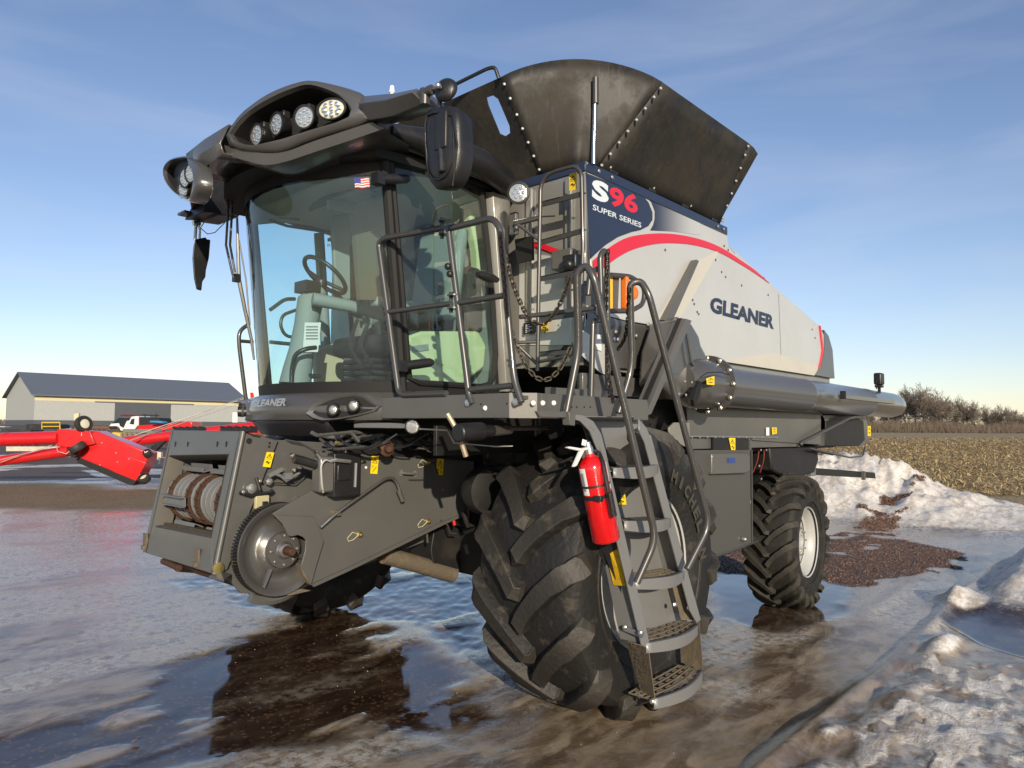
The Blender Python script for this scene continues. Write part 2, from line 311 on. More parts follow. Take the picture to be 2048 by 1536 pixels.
# ================================================================== COMBINE
CH = thing('combine_harvester', 'large grey and silver combine harvester with black hopper extension parked on wet ice', 'combine harvester', (-5.5, YM, 0))
def empt(name, parent, label=None):
    o = bpy.data.objects.new(name, None); COL.objects.link(o); o.parent = parent; o.matrix_parent_inverse = Matrix.Translation(-world_loc(parent)); o.empty_display_size = .1
    if label: o['label'] = label
    return o
def wheel(name, c, R, hw, nl, sgn, rubm, rim_r, yaw=0.0, lugh=.058, lw=.075, sweep=.42, letters=None, hubnuts=10, dish=.12, flat=0.02, lugsign=1, rp=None, ph=0):
    """c centre, R crown radius over lugs, hw half width, sgn +1 outer face to +Y"""
    root = empt(name, CH)
    Rb = R-lugh; k = R/.93
    rot = Matrix.Translation(Vector(c)) @ Matrix.Rotation(yaw, 4, 'Z') @ Matrix.Translation(-Vector(c))
    half = [(0, Rb), (hw*.5, Rb-.006), (hw*.80, Rb-.022), (hw*.93, Rb-.05), (hw*.985, Rb-.10), (hw, Rb-.17), (hw*.985, Rb-.24), (hw*.93, rim_r+.07), (hw*.84, rim_r+.015), (hw*.80, rim_r-.005)]
    prof = [(-a, b) for a, b in half[::-1]]+half[1:]
    t = MB(); n = 96; vs = []; c = Vector(c)
    for (h, r) in prof:
        for i in range(n):
            a = 2*math.pi*i/n; vs.append((c.x+math.cos(a)*r, c.y+h, c.z+math.sin(a)*r))
    m = len(prof); t.add(vs, [(i*n+j, i*n+(j+1) % n, (i+1)*n+(j+1) % n, (i+1)*n+j) for i in range(m-1) for j in range(n)])
    # small circumferential beads on the sidewall
    for rr in (rim_r+.12, rim_r+.135):
        t.lathe((c.x, c.y, c.z), (0, 1, 0), [(hw*sgn*.955, rr-.006), (hw*sgn*.955+.012*sgn, rr), (hw*sgn*.955, rr+.006)], 72, cap=False)
    # arc-length profile for lugs
    seg = [Vector((a, b)) for a, b in half[:7]]; L = [0]
    for i in range(1, len(seg)): L.append(L[-1]+(seg[i]-seg[i-1]).length)
    def prof_at(q):
        for i in range(1, len(seg)):
            if q <= L[i] or i == len(seg)-1:
                f = min(1.0, (q-L[i-1])/(L[i]-L[i-1])); p = seg[i-1].lerp(seg[i], f); d = (seg[i]-seg[i-1]).normalized(); return p, Vector((-d.y, d.x))*(1)
    qmax = L[4]+.02*k
    ns = 12
    for side in (1, -1):
        for j in range(nl):
            a0 = 2*math.pi*(j+(.5 if side < 0 else 0)+ph)/nl
            jw = 1+random.uniform(-.03, .03); path = []
            for i in range(ns+1):
                f = i/ns; q = -.035*k+f*(qmax+.035*k); g = max(0, q/(qmax)); path.append((q, sweep*k*(g**.80)))
            vs = []
            for i in range(ns+1):
                q, sarc = path[i]; q0, s0 = path[max(0, i-1)]; q1, s1 = path[min(ns, i+1)]
                tx, ty = q1-q0, s1-s0; ll = math.hypot(tx, ty); tx /= ll; ty /= ll; nx, ny = -ty, tx
                w = lw*k*(.82+.35*i/ns)*jw/2; g = i/ns
                h = lugh*(1 if g < .8 else 1-(g-.8)/.2*.55)
                end = .6 if i in (0, ns) else 1
                for (ww, hh) in ((w*1.28, -.008), (w*1.0, h*.95*end), (w*.9, h*end), (-w*.9, h*end), (-w*1.0, h*.95*end), (-w*1.28, -.008)):
                    qq = q+nx*ww; ss = sarc+ny*ww
                    p, nn = prof_at(abs(qq)); y = p.x*(1 if qq >= 0 else -1); r = p.y
                    y += (nn.x if qq >= 0 else -nn.x)*hh*(1); r += nn.y*hh
                    ang = a0+lugsign*ss/Rb
                    vs.append((c.x+math.cos(ang)*r, c.y+side*y, c.z+math.sin(ang)*r))
            K = 6; fs = []
            for i in range(ns):
                for q_ in range(K-1): fs.append((i*K+q_, i*K+q_+1, (i+1)*K+q_+1, (i+1)*K+q_))
            fs += [tuple(range(K)), tuple(ns*K+q_ for q_ in range(K-1, -1, -1))]
            t.add(vs, fs)
    # flat where it stands
    zmin = c.z-R+flat
    t.v = [tuple(rot @ Vector((x, y, max(z, zmin)))) for x, y, z in t.v]
    tyre = t.build('tyre', rubm, root, smooth=27)
    if letters:
        word, rl, a_start, hgt, pitch = letters
        for i, ch in enumerate(word):
            a = a_start+pitch*i; p = Vector((c.x+math.cos(a)*rl, c.y+sgn*(hw*.975)+.010*sgn, c.z+math.sin(a)*rl))
            er = Vector((math.cos(a), 0, math.sin(a))); et = Vector((-math.sin(a), 0, math.cos(a)))
            w = hgt*(.35 if ch == 'I' else .85)
            bl = p-et*w/2; o = text(ch, bl, p+et*w/2, bl+er*hgt, wallrub, 'sidewall_letter', tyre, off=.05, lift=.003)
    # rim
    y0 = sgn*hw*.80
    r = MB()
    pr = [(y0+.012*sgn, rim_r-.0), (y0+.02*sgn, rim_r+.012), (y0+.002*sgn, rim_r+.02), (y0-.03*sgn, rim_r-.03), (y0-.09*sgn, rim_r-.05), (y0-.10*sgn, rim_r-.075), (y0-.115*sgn, rim_r*.84), (y0-.125*sgn, rim_r*.70), (y0-.095*sgn, rim_r*.58), (y0-.085*sgn, rim_r*.50), (y0-.085*sgn, rim_r*.28), (y0-.14*sgn, 0.0)]
    r.lathe(c, (0, 1, 0), pr[:-1], 64, cap=False)
    r.v = [tuple(rot @ Vector(p)) for p in r.v]
    ri = r.build('rim', rimw, root, smooth=40)
    hb = MB(); yh = y0-.085*sgn
    hb.lathe((c.x, c.y+yh, c.z), (0, 1, 0), [(-.02, rim_r*.30), (.015*sgn, rim_r*.30), (.03*sgn, rim_r*.25), (.03*sgn, rim_r*.2), (.01*sgn, rim_r*.18), (.01*sgn, 0.001)], 32)
    hb.v = [tuple(rot @ Vector(p)) for p in hb.v]; hb.build('hub', rimw, root, smooth=40)
    nb = MB()
    for i in range(hubnuts):
        a = 2*math.pi*i/hubnuts; nb.lathe((c.x+math.cos(a)*rim_r*.40, c.y+yh, c.z+math.sin(a)*rim_r*.40), (0, sgn, 0), [(-.01, .017), (.022, .017), (.03, .011), (.042, .010)], 6)
    nb.v = [tuple(rot @ Vector(p)) for p in nb.v]; nb.build('wheel_nuts', zinc, root, kind='stuff')
    return root
wheel('front_wheel', (-4.08, -2.85, .93), .955, .40, 14, 1, rubber, .50, letters=('MICHELIN', .60, R_(113), .09, R_(9.2)), lugh=.075, lw=.10, sweep=.43, ph=.35)
wheel('front_wheel', (-4.08, 2*YM+2.85, .93), .955, .40, 14, -1, rubber, .50, lugh=.075, lw=.10, sweep=.43, ph=.1)
wheel('rear_wheel', (-7.68, -2.99, .665), .715, .245, 20, 1, rubber_r, .352, yaw=R_(4), lugh=.05, lw=.066, sweep=.36, dish=.10, flat=.01, ph=.2)
wheel('rear_wheel', (-7.68, 2*YM+2.99, .665), .715, .245, 23, -1, rubber_r, .352, yaw=R_(4), lugh=.05, lw=.066, sweep=.36, dish=.10, flat=.01)

# ---------------------------------------------------------------- chassis, axles
b = MB(); b.bb(-4.30, -3.86, -6.05, -3.18, .72, 1.12); b.bb(-4.4, -3.75, -5.4, -3.85, 1.1, 1.35); b.lathe((-4.08, -3.30, .93), (0, 1, 0), [(-.25, .20), (0, .30), (.1, .33), (.12, .3)], 24)
b.build('front_axle', dark, CH, bevel=.01)
b = MB(); b.bb(-7.85, -7.5, -5.95, -3.25, .55, .8); b.bb(-7.8, -7.4, -4.9, -4.3, .75, 1.3); b.build('rear_axle', dark, CH, bevel=.01)
b = MB(); b.bb(-9.4, -4.0, -3.98, -3.86, 1.2, 1.55); b.bb(-9.4, -4.0, -5.34, -5.22, 1.2, 1.55); b.build('chassis_frame', dark, CH, bevel=.01)
# machine body between the wheels
b = MB(); b.bb(-9.7, -4.65, -6.1, -3.12, 1.62, 2.3); b.bb(-9.2, -5.2, -5.6, -3.7, 1.05, 1.7); b.build('body_core', dark, CH)
b = MB(); b.bb(-4.9, -3.15, -5.5, -3.95, 1.80, 1.98); b.bb(-4.9, -4.0, -5.4, -3.95, 1.3, 1.82); b.build('cab_mount', dark, CH)

# ---------------------------------------------------------------- grain tank
YT = -3.0; XT = -4.06; YF = 2*YM-YT
def S(u, v, y=YT): return P(u, v, y=y)
def outl(px, y=YT): return [S(u, v, y) for u, v in px]
side_px = [(1170, 343), (1452, 457), (1457, 490), (1542, 567), (1640, 653), (1662, 700), (1668, 757), (1600, 742), (1440, 722), (1400, 735), (1335, 655), (1255, 642), (1190, 625), (1184, 560)]
b = MB(); b.prism(outl(side_px), (0, -.035, 0)); tank = b.build('tank_side_panel', silver, CH, bevel=.004)
sp = [2*YM-YT+.001, YT-.036]
# body volume behind the side panel (other side, top, front)
pz = {k: S(*q) for k, q in dict(a=(1170, 343), b=(1452, 457), c=(1457, 490), d=(1542, 567), e=(1640, 653), f=(1668, 690), g=(1668, 757)).items()}
ztop = 3.70
b = MB(); prof = [(XT-.03, 2.3), (XT-.03, ztop), (pz['b'].x+.02, ztop), (pz['c'].x+.02, pz['c'].z-.02), (pz['e'].x+.05, pz['e'].z-.03), (pz['g'].x+.05, 2.62), (pz['g'].x+.05, 2.25), (XT-1.2, 2.25)]
b.prism([Vector((x, YT-.037, z)) for x, z in prof], (0, 2*(YM-YT)+.074, 0)); b.build('grain_tank', silver_d, CH)
b = MB(); b.prism([mir(p) for p in outl(side_px)], (0, .035, 0)); b.build('tank_side_panel', silver, CH, label='right hand silver side panel')
# rear hood cap (dark curved end)
cap = outl([(1647, 660), (1656, 672), (1664, 700), (1668, 757), (1629, 750), (1641, 730), (1648, 700)])
b = MB(); b.prism([p+Vector((0, .008, 0)) for p in cap], (0, -.05, 0)); b.build('hood_end_cap', graph_gl, CH)
q = outl([(1640, 652), (1646, 700), (1641, 725), (1637, 737), (1635, 737), (1639, 724), (1643, 700), (1637, 651)])
b = MB(); b.prism([p+Vector((0, .012, 0)) for p in q], (0, -.02, 0)); b.build('red_stripe', redd, tank)
for pa, pb in (((1557, 589), (1563, 742)), ((1457, 492), (1470, 507)), ((1180, 560), (1172, 350))):
    A, B2 = S(*pa), S(*pb); q_ = MB(); q_.prism([A+Vector((.004, .0015, 0)), A+Vector((-.004, .0015, 0)), B2+Vector((-.004, .0015, 0)), B2+Vector((.004, .0015, 0))], (0, -.003, 0)); q_.build('panel_seam', graphite, tank)
# paint break line on hood lower half: beige panel
b = MB(); q = outl([(1548, 706), (1641, 734), (1628, 751), (1440, 722)]); b.prism([p+Vector((0, .003, 0)) for p in q], (0, -.01, 0)); b.build('lower_hood_panel', beige, tank)
# front wall of tank
def Fp(u, v, x=XT): return P(u, v, x=x)
b = MB(); fw = [(XT, -3.0, 3.72), (XT, -6.2, 3.72), (XT, -6.2, 2.3), (XT, -3.35, 2.30), (XT, -3.0, 2.62)]
b.prism([Vector(p) for p in fw], (-.03, 0, 0)); front = b.build('tank_front_panel', silver_d, CH, bevel=.003)
# upper dark half and lighter lower sheet on the front wall
b = MB()
q = [Fp(1040, 505), Fp(1100, 512), Fp(1165, 560), Fp(1172, 640), Fp(1165, 690), Fp(1040, 690)]; b.prism([p+Vector((.010, 0, 0)) for p in q], (-.008, 0, 0)); b.build('light_front_sheet', silver, front)
b = MB(); q = [Fp(1040, 478), Fp(1048, 478), Fp(1088, 488), Fp(1122, 500), Fp(1120, 512), Fp(1085, 498), Fp(1040, 486)]; b.prism([p+Vector((.014, 0, 0)) for p in q], (-.003, 0, 0)); b.build('front_red_stripe', redd, front)
for u in (1062, 1140):       # vertical ribs of the front wall
    a = Fp(u, 345); b = MB(); b.bb(XT+.0, XT+.03, a.y-.03, a.y+.03, 2.65, 3.68); b.build('front_rib', silver_d, front, bevel=.008)
b = MB(); q = [Fp(1050, 485), Fp(1085, 478), Fp(1086, 525), Fp(1055, 532)]; b.prism([p+Vector((.12, 0, 0)) for p in q], (-.02, 0, 0)); b.build('mud_flap', blackm, front)
b = MB(); b.bb(XT, XT+.14, -3.20, -3.02, 2.98, 3.12); b.build('lamp_bracket', graphite, front, bevel=.01)
bolts([Fp(u, v)+Vector((.012, 0, 0)) for u, v in [(1065, 540), (1066, 580), (1112, 532), (1135, 545), (1092, 560), (1070, 618), (1120, 650), (1150, 660), (1090, 665)]], (1, 0, 0), .008, 'rivets', front)
# rim strip
b = MB()
a0 = S(1170, 333); a1 = S(1453, 455); zr0, zr1 = 3.70, 3.775
b.bb(XT+.012, pz['b'].x-.01, YT-.05, YT+.010, zr0, zr1); b.build('tank_rim', navy, CH, bevel=.004)
b = MB(); b.bb(XT-.05, XT+.012, YF+.03, YT-.053, zr0+.002, zr1-.002); b.build('tank_rim', navy, CH, bevel=.004)
bolts([(XT-t, YT+.012, 3.737) for t in (.15, .32)]+[(pz['b'].x+t, YT+.012, 3.737) for t in (.08, .2)], (0, 1, 0), .016, 'rim_bolts', CH)
# decals on the side panel
YD = YT+.003
dec = empt('side_decals', CH)
q = [S(1171, 346), S(1284, 391), S(1296, 405), S(1304, 425), S(1304, 440), S(1296, 452), S(1280, 460), S(1262, 464), S(1235, 474), S(1210, 490), S(1190, 508), S(1180, 518)]
b = MB(); b.prism([Vector((p.x, YD+.002, p.z)) for p in q], (0, -.003, 0)); b.build('navy_badge', navy, dec, smooth=0)
# fading navy band behind the badge, printed
fade = bpy.data.materials.new('printed navy fade'); fade.use_nodes = True; n = fade.node_tree.nodes; l = fade.node_tree.links
tcn = n.new('ShaderNodeTexCoord'); sx = n.new('ShaderNodeSeparateXYZ'); l.new(tcn.outputs['Object'], sx.inputs[0]); r = n.new('ShaderNodeMapRange')
r.inputs[1].default_value = S(1300, 420).x; r.inputs[2].default_value = S(1395, 450).x; l.new(sx.outputs[0], r.inputs[0]); r.interpolation_type = 'SMOOTHSTEP'
mxr = n.new('ShaderNodeMixRGB'); mxr.inputs[1].default_value = (.02, .028, .06, 1); mxr.inputs[2].default_value = (.57, .565, .53, 1); l.new(r.outputs[0], mxr.inputs[0]); l.new(mxr.outputs[0], n['Principled BSDF'].inputs['Base Color'])
n['Principled BSDF'].inputs['Roughness'].default_value = .36; n['Principled BSDF'].inputs['Metallic'].default_value = .25; n['Principled BSDF'].inputs['Coat Weight'].default_value = .5
q = [S(1288, 392), S(1400, 436), S(1400, 470), S(1345, 463), S(1300, 461), S(1306, 450), S(1309, 438), S(1309, 422), S(1302, 404)]
b = MB(); b.prism([Vector((p.x, YD, p.z)) for p in q], (0, -.002, 0)); b.build('fading_navy_band', fade, dec, smooth=0)
def strip(up_, lo, m, name, par, y=YD, flip=False, plane=None):
    b = MB(); n = len(up_); A = [S(u, v) for u, v in up_]; B = [S(u, v) for u, v in lo]
    A = [Vector((p.x, y+.002, p.z)) for p in A]; B = [Vector((p.x, y+.002, p.z)) for p in B]
    b.grid([A, B]); return b.build(name, m, par, smooth=0)
def smoothpx(pts, k=6):
    out = []
    for i in range(len(pts)-1):
        p0 = pts[max(i-1, 0)]; p1 = pts[i]; p2 = pts[i+1]; p3 = pts[min(i+2, len(pts)-1)]
        for j in range(k):
            t = j/k; out.append(tuple(.5*((2*p1[a])+(-p0[a]+p2[a])*t+(2*p0[a]-5*p1[a]+4*p2[a]-p3[a])*t*t+(-p0[a]+3*p1[a]-3*p2[a]+p3[a])*t**3) for a in range(2)))
    out.append(pts[-1]); return out
strip(smoothpx([(1184, 522), (1215, 497), (1255, 475), (1310, 467), (1360, 470), (1410, 482), (1448, 499), (1480, 520), (1510, 541), (1538, 566)]),
      smoothpx([(1186, 556), (1215, 529), (1258, 502), (1310, 488), (1360, 487), (1400, 493), (1440, 506), (1476, 526), (1508, 546), (1538, 567)]), redd, 'red_swoosh', dec)
text('S', S(1182, 397), S(1216, 409), S(1183, 356), white_d, 'badge_letter', dec, off=.05, lift=.006)
text('96', S(1217, 410), S(1274, 430), S(1218, 370), redd, 'badge_number', dec, off=.035, lift=.006)
text('SUPER SERIES', S(1184, 419.5), S(1281, 456), S(1184.5, 408.5), white_d, 'badge_lettering', dec, off=.012, lift=.006)
def gleaner_text(bl, br, tl, m, par, lift=.004):
    return text('GLEANER', bl, br, tl, m, 'maker_lettering', par, off=.044, lift=lift)
gleaner_text(S(1419, 624), S(1547, 659), S(1421, 592), navytx, dec)
# auger pocket: slanted recess edge and beige slope
b = MB(); q = outl([(1386, 524), (1381, 521), (1303, 668), (1312, 694), (1320, 672)]); b.prism([p+Vector((0, .06, 0)) for p in q], (0, -.058, 0)); b.build('pocket_edge', graphite, CH, bevel=.003)
b = MB(); q = outl([(1388, 527), (1433, 502), (1436, 506), (1356, 642), (1310, 642)]); b.prism([p+Vector((0, .004, 0)) for p in q], (0, -.003, 0)); b.build('pocket_panel', beige, CH)
b = MB(); q = outl([(1400, 486), (1440, 502), (1430, 520)]);
bolts([S(u, v)+Vector((0, .001, 0)) for u, v in [(1448, 492), (1456, 500), (1431, 520), (1443, 544), (1451, 554), (1483, 571), (1536, 590), (1385, 600), (1388, 608), (1394, 624), (1397, 628), (1624, 659), (1630, 676), (1527, 556), (1330, 500), (1280, 560)]], (0, 1, 0), .012, 'panel_rivets', tank, m=graphite, h=.006)

# ---------------------------------------------------------------- hopper extension
ext = empt('hopper_extension', CH)
ZT = 4.4
fb0 = Vector((XT-.0, -3.42, 3.76)); fbl = Vector((XT, 2*YM+3.42, 3.76)); ft0 = P(1000, 155, z=ZT); ftl = Vector((ft0.x, 2*YM-ft0.y, ZT)); fm = P(905, 167, x=ft0.x)
c0 = Vector((XT, -3.07, 3.77)); sb0 = Vector((-4.22, YT-.02, 3.76)); sb1 = Vector((pz['b'].x+.12, YT-.02, 3.76)); st0 = P(1325, 165, z=ZT); st1 = P(1495, 285, z=ZT)
def curved(a0, a1, b0, b1, bulge_top=0, n=14, m=6, arch=None, off=Vector((0, 0, 0))):
    rows = []
    for i in range(m+1):
        f = i/m; row = []
        for j in range(n+1):
            g = j/n; lo = lerp(a0, a1, g); hi = lerp(b0, b1, g)+Vector((0, 0, bulge_top*4*g*(1-g)))
            row.append(lerp(lo, hi, f)+off*(math.sin(math.pi*g)*f))
        rows.append(row)
    return rows
# front panel with slot: built as strips round the slot
sl0 = [(972, 196), (986, 191), (996, 198), (1019, 252), (1020, 266), (1010, 273), (999, 268), (976, 212)]
def onfront(u, v):     # on the flared front plane
    n = (fb0-ft0).cross(ftl-ft0).normalized(); d = ray(u, v); t = n.dot(ft0-Vector((0, 0, CAMH)))/n.dot(d); return Vector((0, 0, CAMH))+d*t
bm = bmesh.new(); outer = [fb0, ft0, lerp(ft0, ftl, .33), lerp(ft0, ftl, .66), ftl, fbl]
ov = [bm.verts.new(p) for p in outer]; oe = [bm.edges.new((ov[i], ov[(i+1) % len(ov)])) for i in range(len(ov))]
iv = [bm.verts.new(onfront(*q)) for q in sl0]; ie = [bm.edges.new((iv[i], iv[(i+1) % len(iv)])) for i in range(len(iv))]
bmesh.ops.triangle_fill(bm, edges=oe+ie, use_beauty=True)
me = bpy.data.meshes.new('front_flap'); bm.to_mesh(me); bm.free(); me.materials.append(poly)
o = bpy.data.objects.new('front_flap', me); COL.objects.link(o); setpar(o, ext); qq = o.modifiers.new('s', 'SOLIDIFY'); qq.thickness = .012
ccc = [lerp(fb0, c0, t) for t in (0, .5, 1)]+[sb0]
b = MB(); rows = []
for i in range(9):
    f = i/8; row = []
    for j in range(17):
        g = j/16; lo = lerp(fb0, c0, g*2) if g < .5 else lerp(c0, sb0, g*2-1); hi = lerp(ft0, st0, g)+Vector((0, 0, .155*(4*g*(1-g))**.9))
        row.append(lerp(lo, hi, f))
    rows.append(row)
b.grid(rows); b.build('corner_flap', poly, ext, thick=.014, smooth=60)
b = MB(); b.grid(curved(sb0, sb1, st0, st1, n=10, m=6)); b.build('side_flap', poly, ext, thick=.014, smooth=60)
re0 = Vector((pz['b'].x-.0, YT-.4, 3.76)); rt = P(1521, 312, z=4.33)
b = MB(); e0 = sb1; rr_ = [st1, P(1512, 292, z=4.39), P(1521, 304, z=4.36), rt]
rows = [[e0, e0+Vector((-.02, -.03, 0)), e0+Vector((-.05, -.06, 0)), e0+Vector((-.10, -.12, 0)), re0]]
tops = [st1, P(1511, 294, z=4.4)+Vector((0, -.02, 0)), rt+Vector((.0, -.03, .03)), rt+Vector((-.05, -.25, .0)), rt+Vector((-.12, -.6, 0))]
b.grid([[lerp(a, t_, f) for a, t_ in zip(rows[0], tops)] for f in (0, .25, .5, .75, 1)]); b.build('rear_corner_flap', poly, ext, thick=.014, smooth=60)
b = MB(); b.grid(curved(tops[4]*0+re0, mir(re0), tops[4], mir(tops[4]), n=6, m=4)); b.build('rear_flap', poly, ext, thick=.012, smooth=60)
b = MB(); b.grid([[mir(p) for p in r] for r in rows] if False else [[mir(lerp(lerp(sb0, sb1, g), lerp(st0, st1, g), f)) for g in (0, .5, 1)] for f in (0, .5, 1)]); b.build('side_flap', poly, ext, thick=.014)
b = MB(); b.grid([[mir(lerp((lerp(fb0, c0, g*2) if g < .5 else lerp(c0, sb0, g*2-1)), lerp(ft0, st0, g)+Vector((0, 0, .155*4*g*(1-g))), f)) for g in (0, .25, .5, .75, 1)] for f in (0, .5, 1)]); b.build('corner_flap', poly, ext, thick=.014)
off = Vector((.012, .02, 0))
seam = [lerp(fb0, ft0, t)+off for t in (.06, .2, .34, .48, .62, .78, .92)]+[lerp(sb0, st0, t)+Vector((.004, .025, -.008)) for t in (.05, .18, .31, .44, .57, .7, .83, .93)]+[lerp(sb1, st1, t)+Vector((0, .02, 0)) for t in (.1, .25, .4, .55, .7, .85, .95)]+[Vector((XT-.3-i*.62, YT+.012, 3.81)) for i in range(4)]
bolts(seam, (.5, .8, -.2), .0125, 'flap_bolts', ext)
for i in range(4):
    b = MB(); x = XT-.36-i*.55; b.bb(x-.05, x+.05, YT-.015, YT+.012, 3.775, 3.84); b.build('flap_hinge', dark, ext, bevel=.004)
b = MB(); b.tube(bend([P(912, 168, x=-3.55), P(975, 137, x=-3.6), P(990, 134, x=-3.62), P(998, 158, x=-3.64)], .08), .014, 10); b.build('hand_hoop', blackp, ext)
# tank corner rod (flap strut)
b = MB(); A = S(1180, 330)+Vector((0, .03, 0)); B2 = A+Vector((.0, .02, .62)); b.cyl(A, B2, .017); b.build('flap_strut', chrome, ext); b = MB(); b.cyl(B2-Vector((0, 0, .18)), B2+Vector((0, 0, .02)), .023); b.build('strut_grip', graph_tube, ext, bevel=.004)

# ================================================================== CAB
YC = -3.7; YCr = 2*YM-YC
SAG = .38
def xw(y, z):                                   # windshield surface
    t = (y-YM)/.9; base = -2.98+(z-2.10)*(.17/1.5); return base+SAG*(1-t*t)
def cabring(z, n=20): return [Vector((xw(y, z), y, z)) for y in np.linspace(YCr, YC, n)]
cab = empt('cab', CH)
b = MB(); b.grid([cabring(z) for z in np.linspace(2.12, 3.62, 8)]); b.build('windshield', glass, cab, smooth=80)
# frit band at bottom and top of windshield
b = MB(); b.grid([[p+Vector((.004, 0, 0)) for p in cabring(z)] for z in (2.07, 2.15)]); b.build('windshield_band', blackm, cab, smooth=80)
b = MB(); b.grid([[p+Vector((.004, 0, 0)) for p in cabring(z)] for z in (3.50, 3.60, 3.80)]); b.build('windshield_band', blackm, cab, smooth=80)
# door pane (left side of the machine) : from front pillar to rear pillar, curving slightly outward
def side_x(t, z): return (-2.98-.95*t)+(z-2.10)*(.17/1.5)
def doorpt(t, z, s=1): 
    y = YC+.025*math.sin(math.pi*min(1, t*1.0))*1.0
    p = Vector((side_x(t, z), y, z)); return p if s > 0 else mir(p)
for s in (1, -1):
    b = MB(); b.grid([[doorpt(t, z, s) for t in np.linspace(.03, .97, 10)] for z in np.linspace(2.15, 3.62, 5)])
    b.build('door_glass', glass_d, cab, smooth=80)
    # frames: front pillar, rear pillar, bottom and top frame
    fr = MB()
    fr.tube([doorpt(0, z, s) for z in (2.05, 2.8, 3.7)], .034, 8)
    fr.build('front_pillar', blackm, cab)
    fr = MB(); path = [doorpt(.04, 3.60, s), doorpt(.05, 2.9, s), doorpt(.06, 2.17, s)]+[doorpt(t, 2.145, s) for t in (.15, .3, .45, .6, .75)]+[doorpt(.86, 2.17, s), doorpt(.93, 2.25, s), doorpt(.965, 2.4, s), doorpt(.975, 2.8, s), doorpt(.96, 3.2, s), doorpt(.93, 3.6, s)]
    fr.tube([p+Vector((0, .006*s, 0)) for p in path], .022, 8); fr.build('door_frame', blackm, cab)
    fr = MB(); fr.grid([[doorpt(t, z, s)+Vector((0, .004*s, 0)) for t in np.linspace(0, 1, 8)] for z in (3.60, 3.78)]); fr.grid([[doorpt(t, z, s)+Vector((0, .004*s, 0)) for t in np.linspace(0, 1, 8)] for z in (1.98, 2.15)])
    fr.grid([[doorpt(t, z, s)+Vector((0, .004*s, 0)) for t in (.955, 1.0)] for z in (2.1, 2.8, 3.6)])
    fr.build('door_band', blackm, cab)
    # rear silver pillar
    def rp(dx, z): return doorpt(1.0, z, s)+Vector((-dx, 0, 0))
    rows = []
    for z, w in ((2.12, .16), (2.5, .15), (3.0, .15), (3.4, .2), (3.62, .24)):
        p = doorpt(1.0, z, s); rows.append([p+Vector((.01, .0*s, 0)), p+Vector((-.02, .05*s, 0)), p+Vector((-w*.55, .06*s, 0)), p+Vector((-w, .02*s, 0)), p+Vector((-w, -.2*s, 0))])
    b = MB(); b.grid(rows); b.build('rear_pillar', silver_d, cab, thick=.012, smooth=50, bevel=.004)
# hinge knuckles and black handles on pillar
for px in ((770, 360, 822), (822, 728, 868)):
    pass
def hpt(u, v, dy=.05): return P(u, v, y=YC+dy)
b = MB(); A = hpt(752, 358, .06); B2 = hpt(818, 358, .10); b.box(lerp(A, B2, .06), (.06, .07, .075)); b.tube([lerp(A, B2, .1), lerp(A, B2, .5), lerp(A, B2, .9), B2], [.033, .034, .03, .018], 12); b.build('upper_hinge_cover', blackp, cab, smooth=50)
b = MB(); A = hpt(800, 733, .07); B2 = hpt(866, 724, .12); b.box(lerp(A, B2, .02), (.06, .07, .07)); b.tube([lerp(A, B2, .1), lerp(A, B2, .5), lerp(A, B2, .9), B2], [.03, .032, .03, .018], 12); b.build('lower_hinge_cover', blackp, cab, smooth=50)
b = MB(); A = P(955, 548, y=YC+.16); B2 = P(995, 560, y=YC+.16); b.tube([A, lerp(A, B2, .3), lerp(A, B2, .7), B2], [.02, .034, .034, .02], 10); b.build('door_handle', blackp, cab, smooth=60)
b = MB(); b.lathe(P(800, 354, y=YC+.05)+Vector((0, 0, 0)), (0.3, 1, 0), [(0, .02), (.006, .016)], 12)
b.build('glass_stud', blackp, cab)
# rear wall of cab and interior
b = MB(); b.bb(-3.98, -3.93, YCr+.05, YC-.05, 1.98, 2.55); b.bb(-3.98, -3.93, YCr+.02, YCr+.10, 2.55, 3.6); b.bb(-3.98, -3.93, -4.70, YC-.05, 2.55, 3.6); b.build('cab_rear_wall', cabin_g, cab)
b = MB(); b.prism([Vector((xw(y, 2.1)-.02, y, 1.98)) for y in np.linspace(YCr+.03, YC-.03, 12)]+[Vector((-3.95, YC-.03, 1.98)), Vector((-3.95, YCr+.03, 1.98))], (0, 0, .10)); b.build('cab_floor', cabin_k, cab)
b = MB(); rows = []
for f in np.linspace(0, 1, 8):
    rows.append([Vector((xw(y, 3.6)*(1-f)+(-3.93)*f-.04, y, 3.50+.12*math.sin(math.pi*f)-.02*f)) for y in np.linspace(YCr+.04, YC-.04, 12)])
b.grid(rows); b.build('roof_lining', cabin_l, cab, smooth=60)
b = MB(); 
b.box((-3.0, -4.3, 3.53), (.16, .38, .03))
b.build('roof_console', cabin_g, cab, bevel=.01)
b = MB(); b.cyl(P(545, 420, x=-2.95), P(650, 362, x=-2.95), .022, 8); b.build('sunblind_roll', cabin_k, cab)
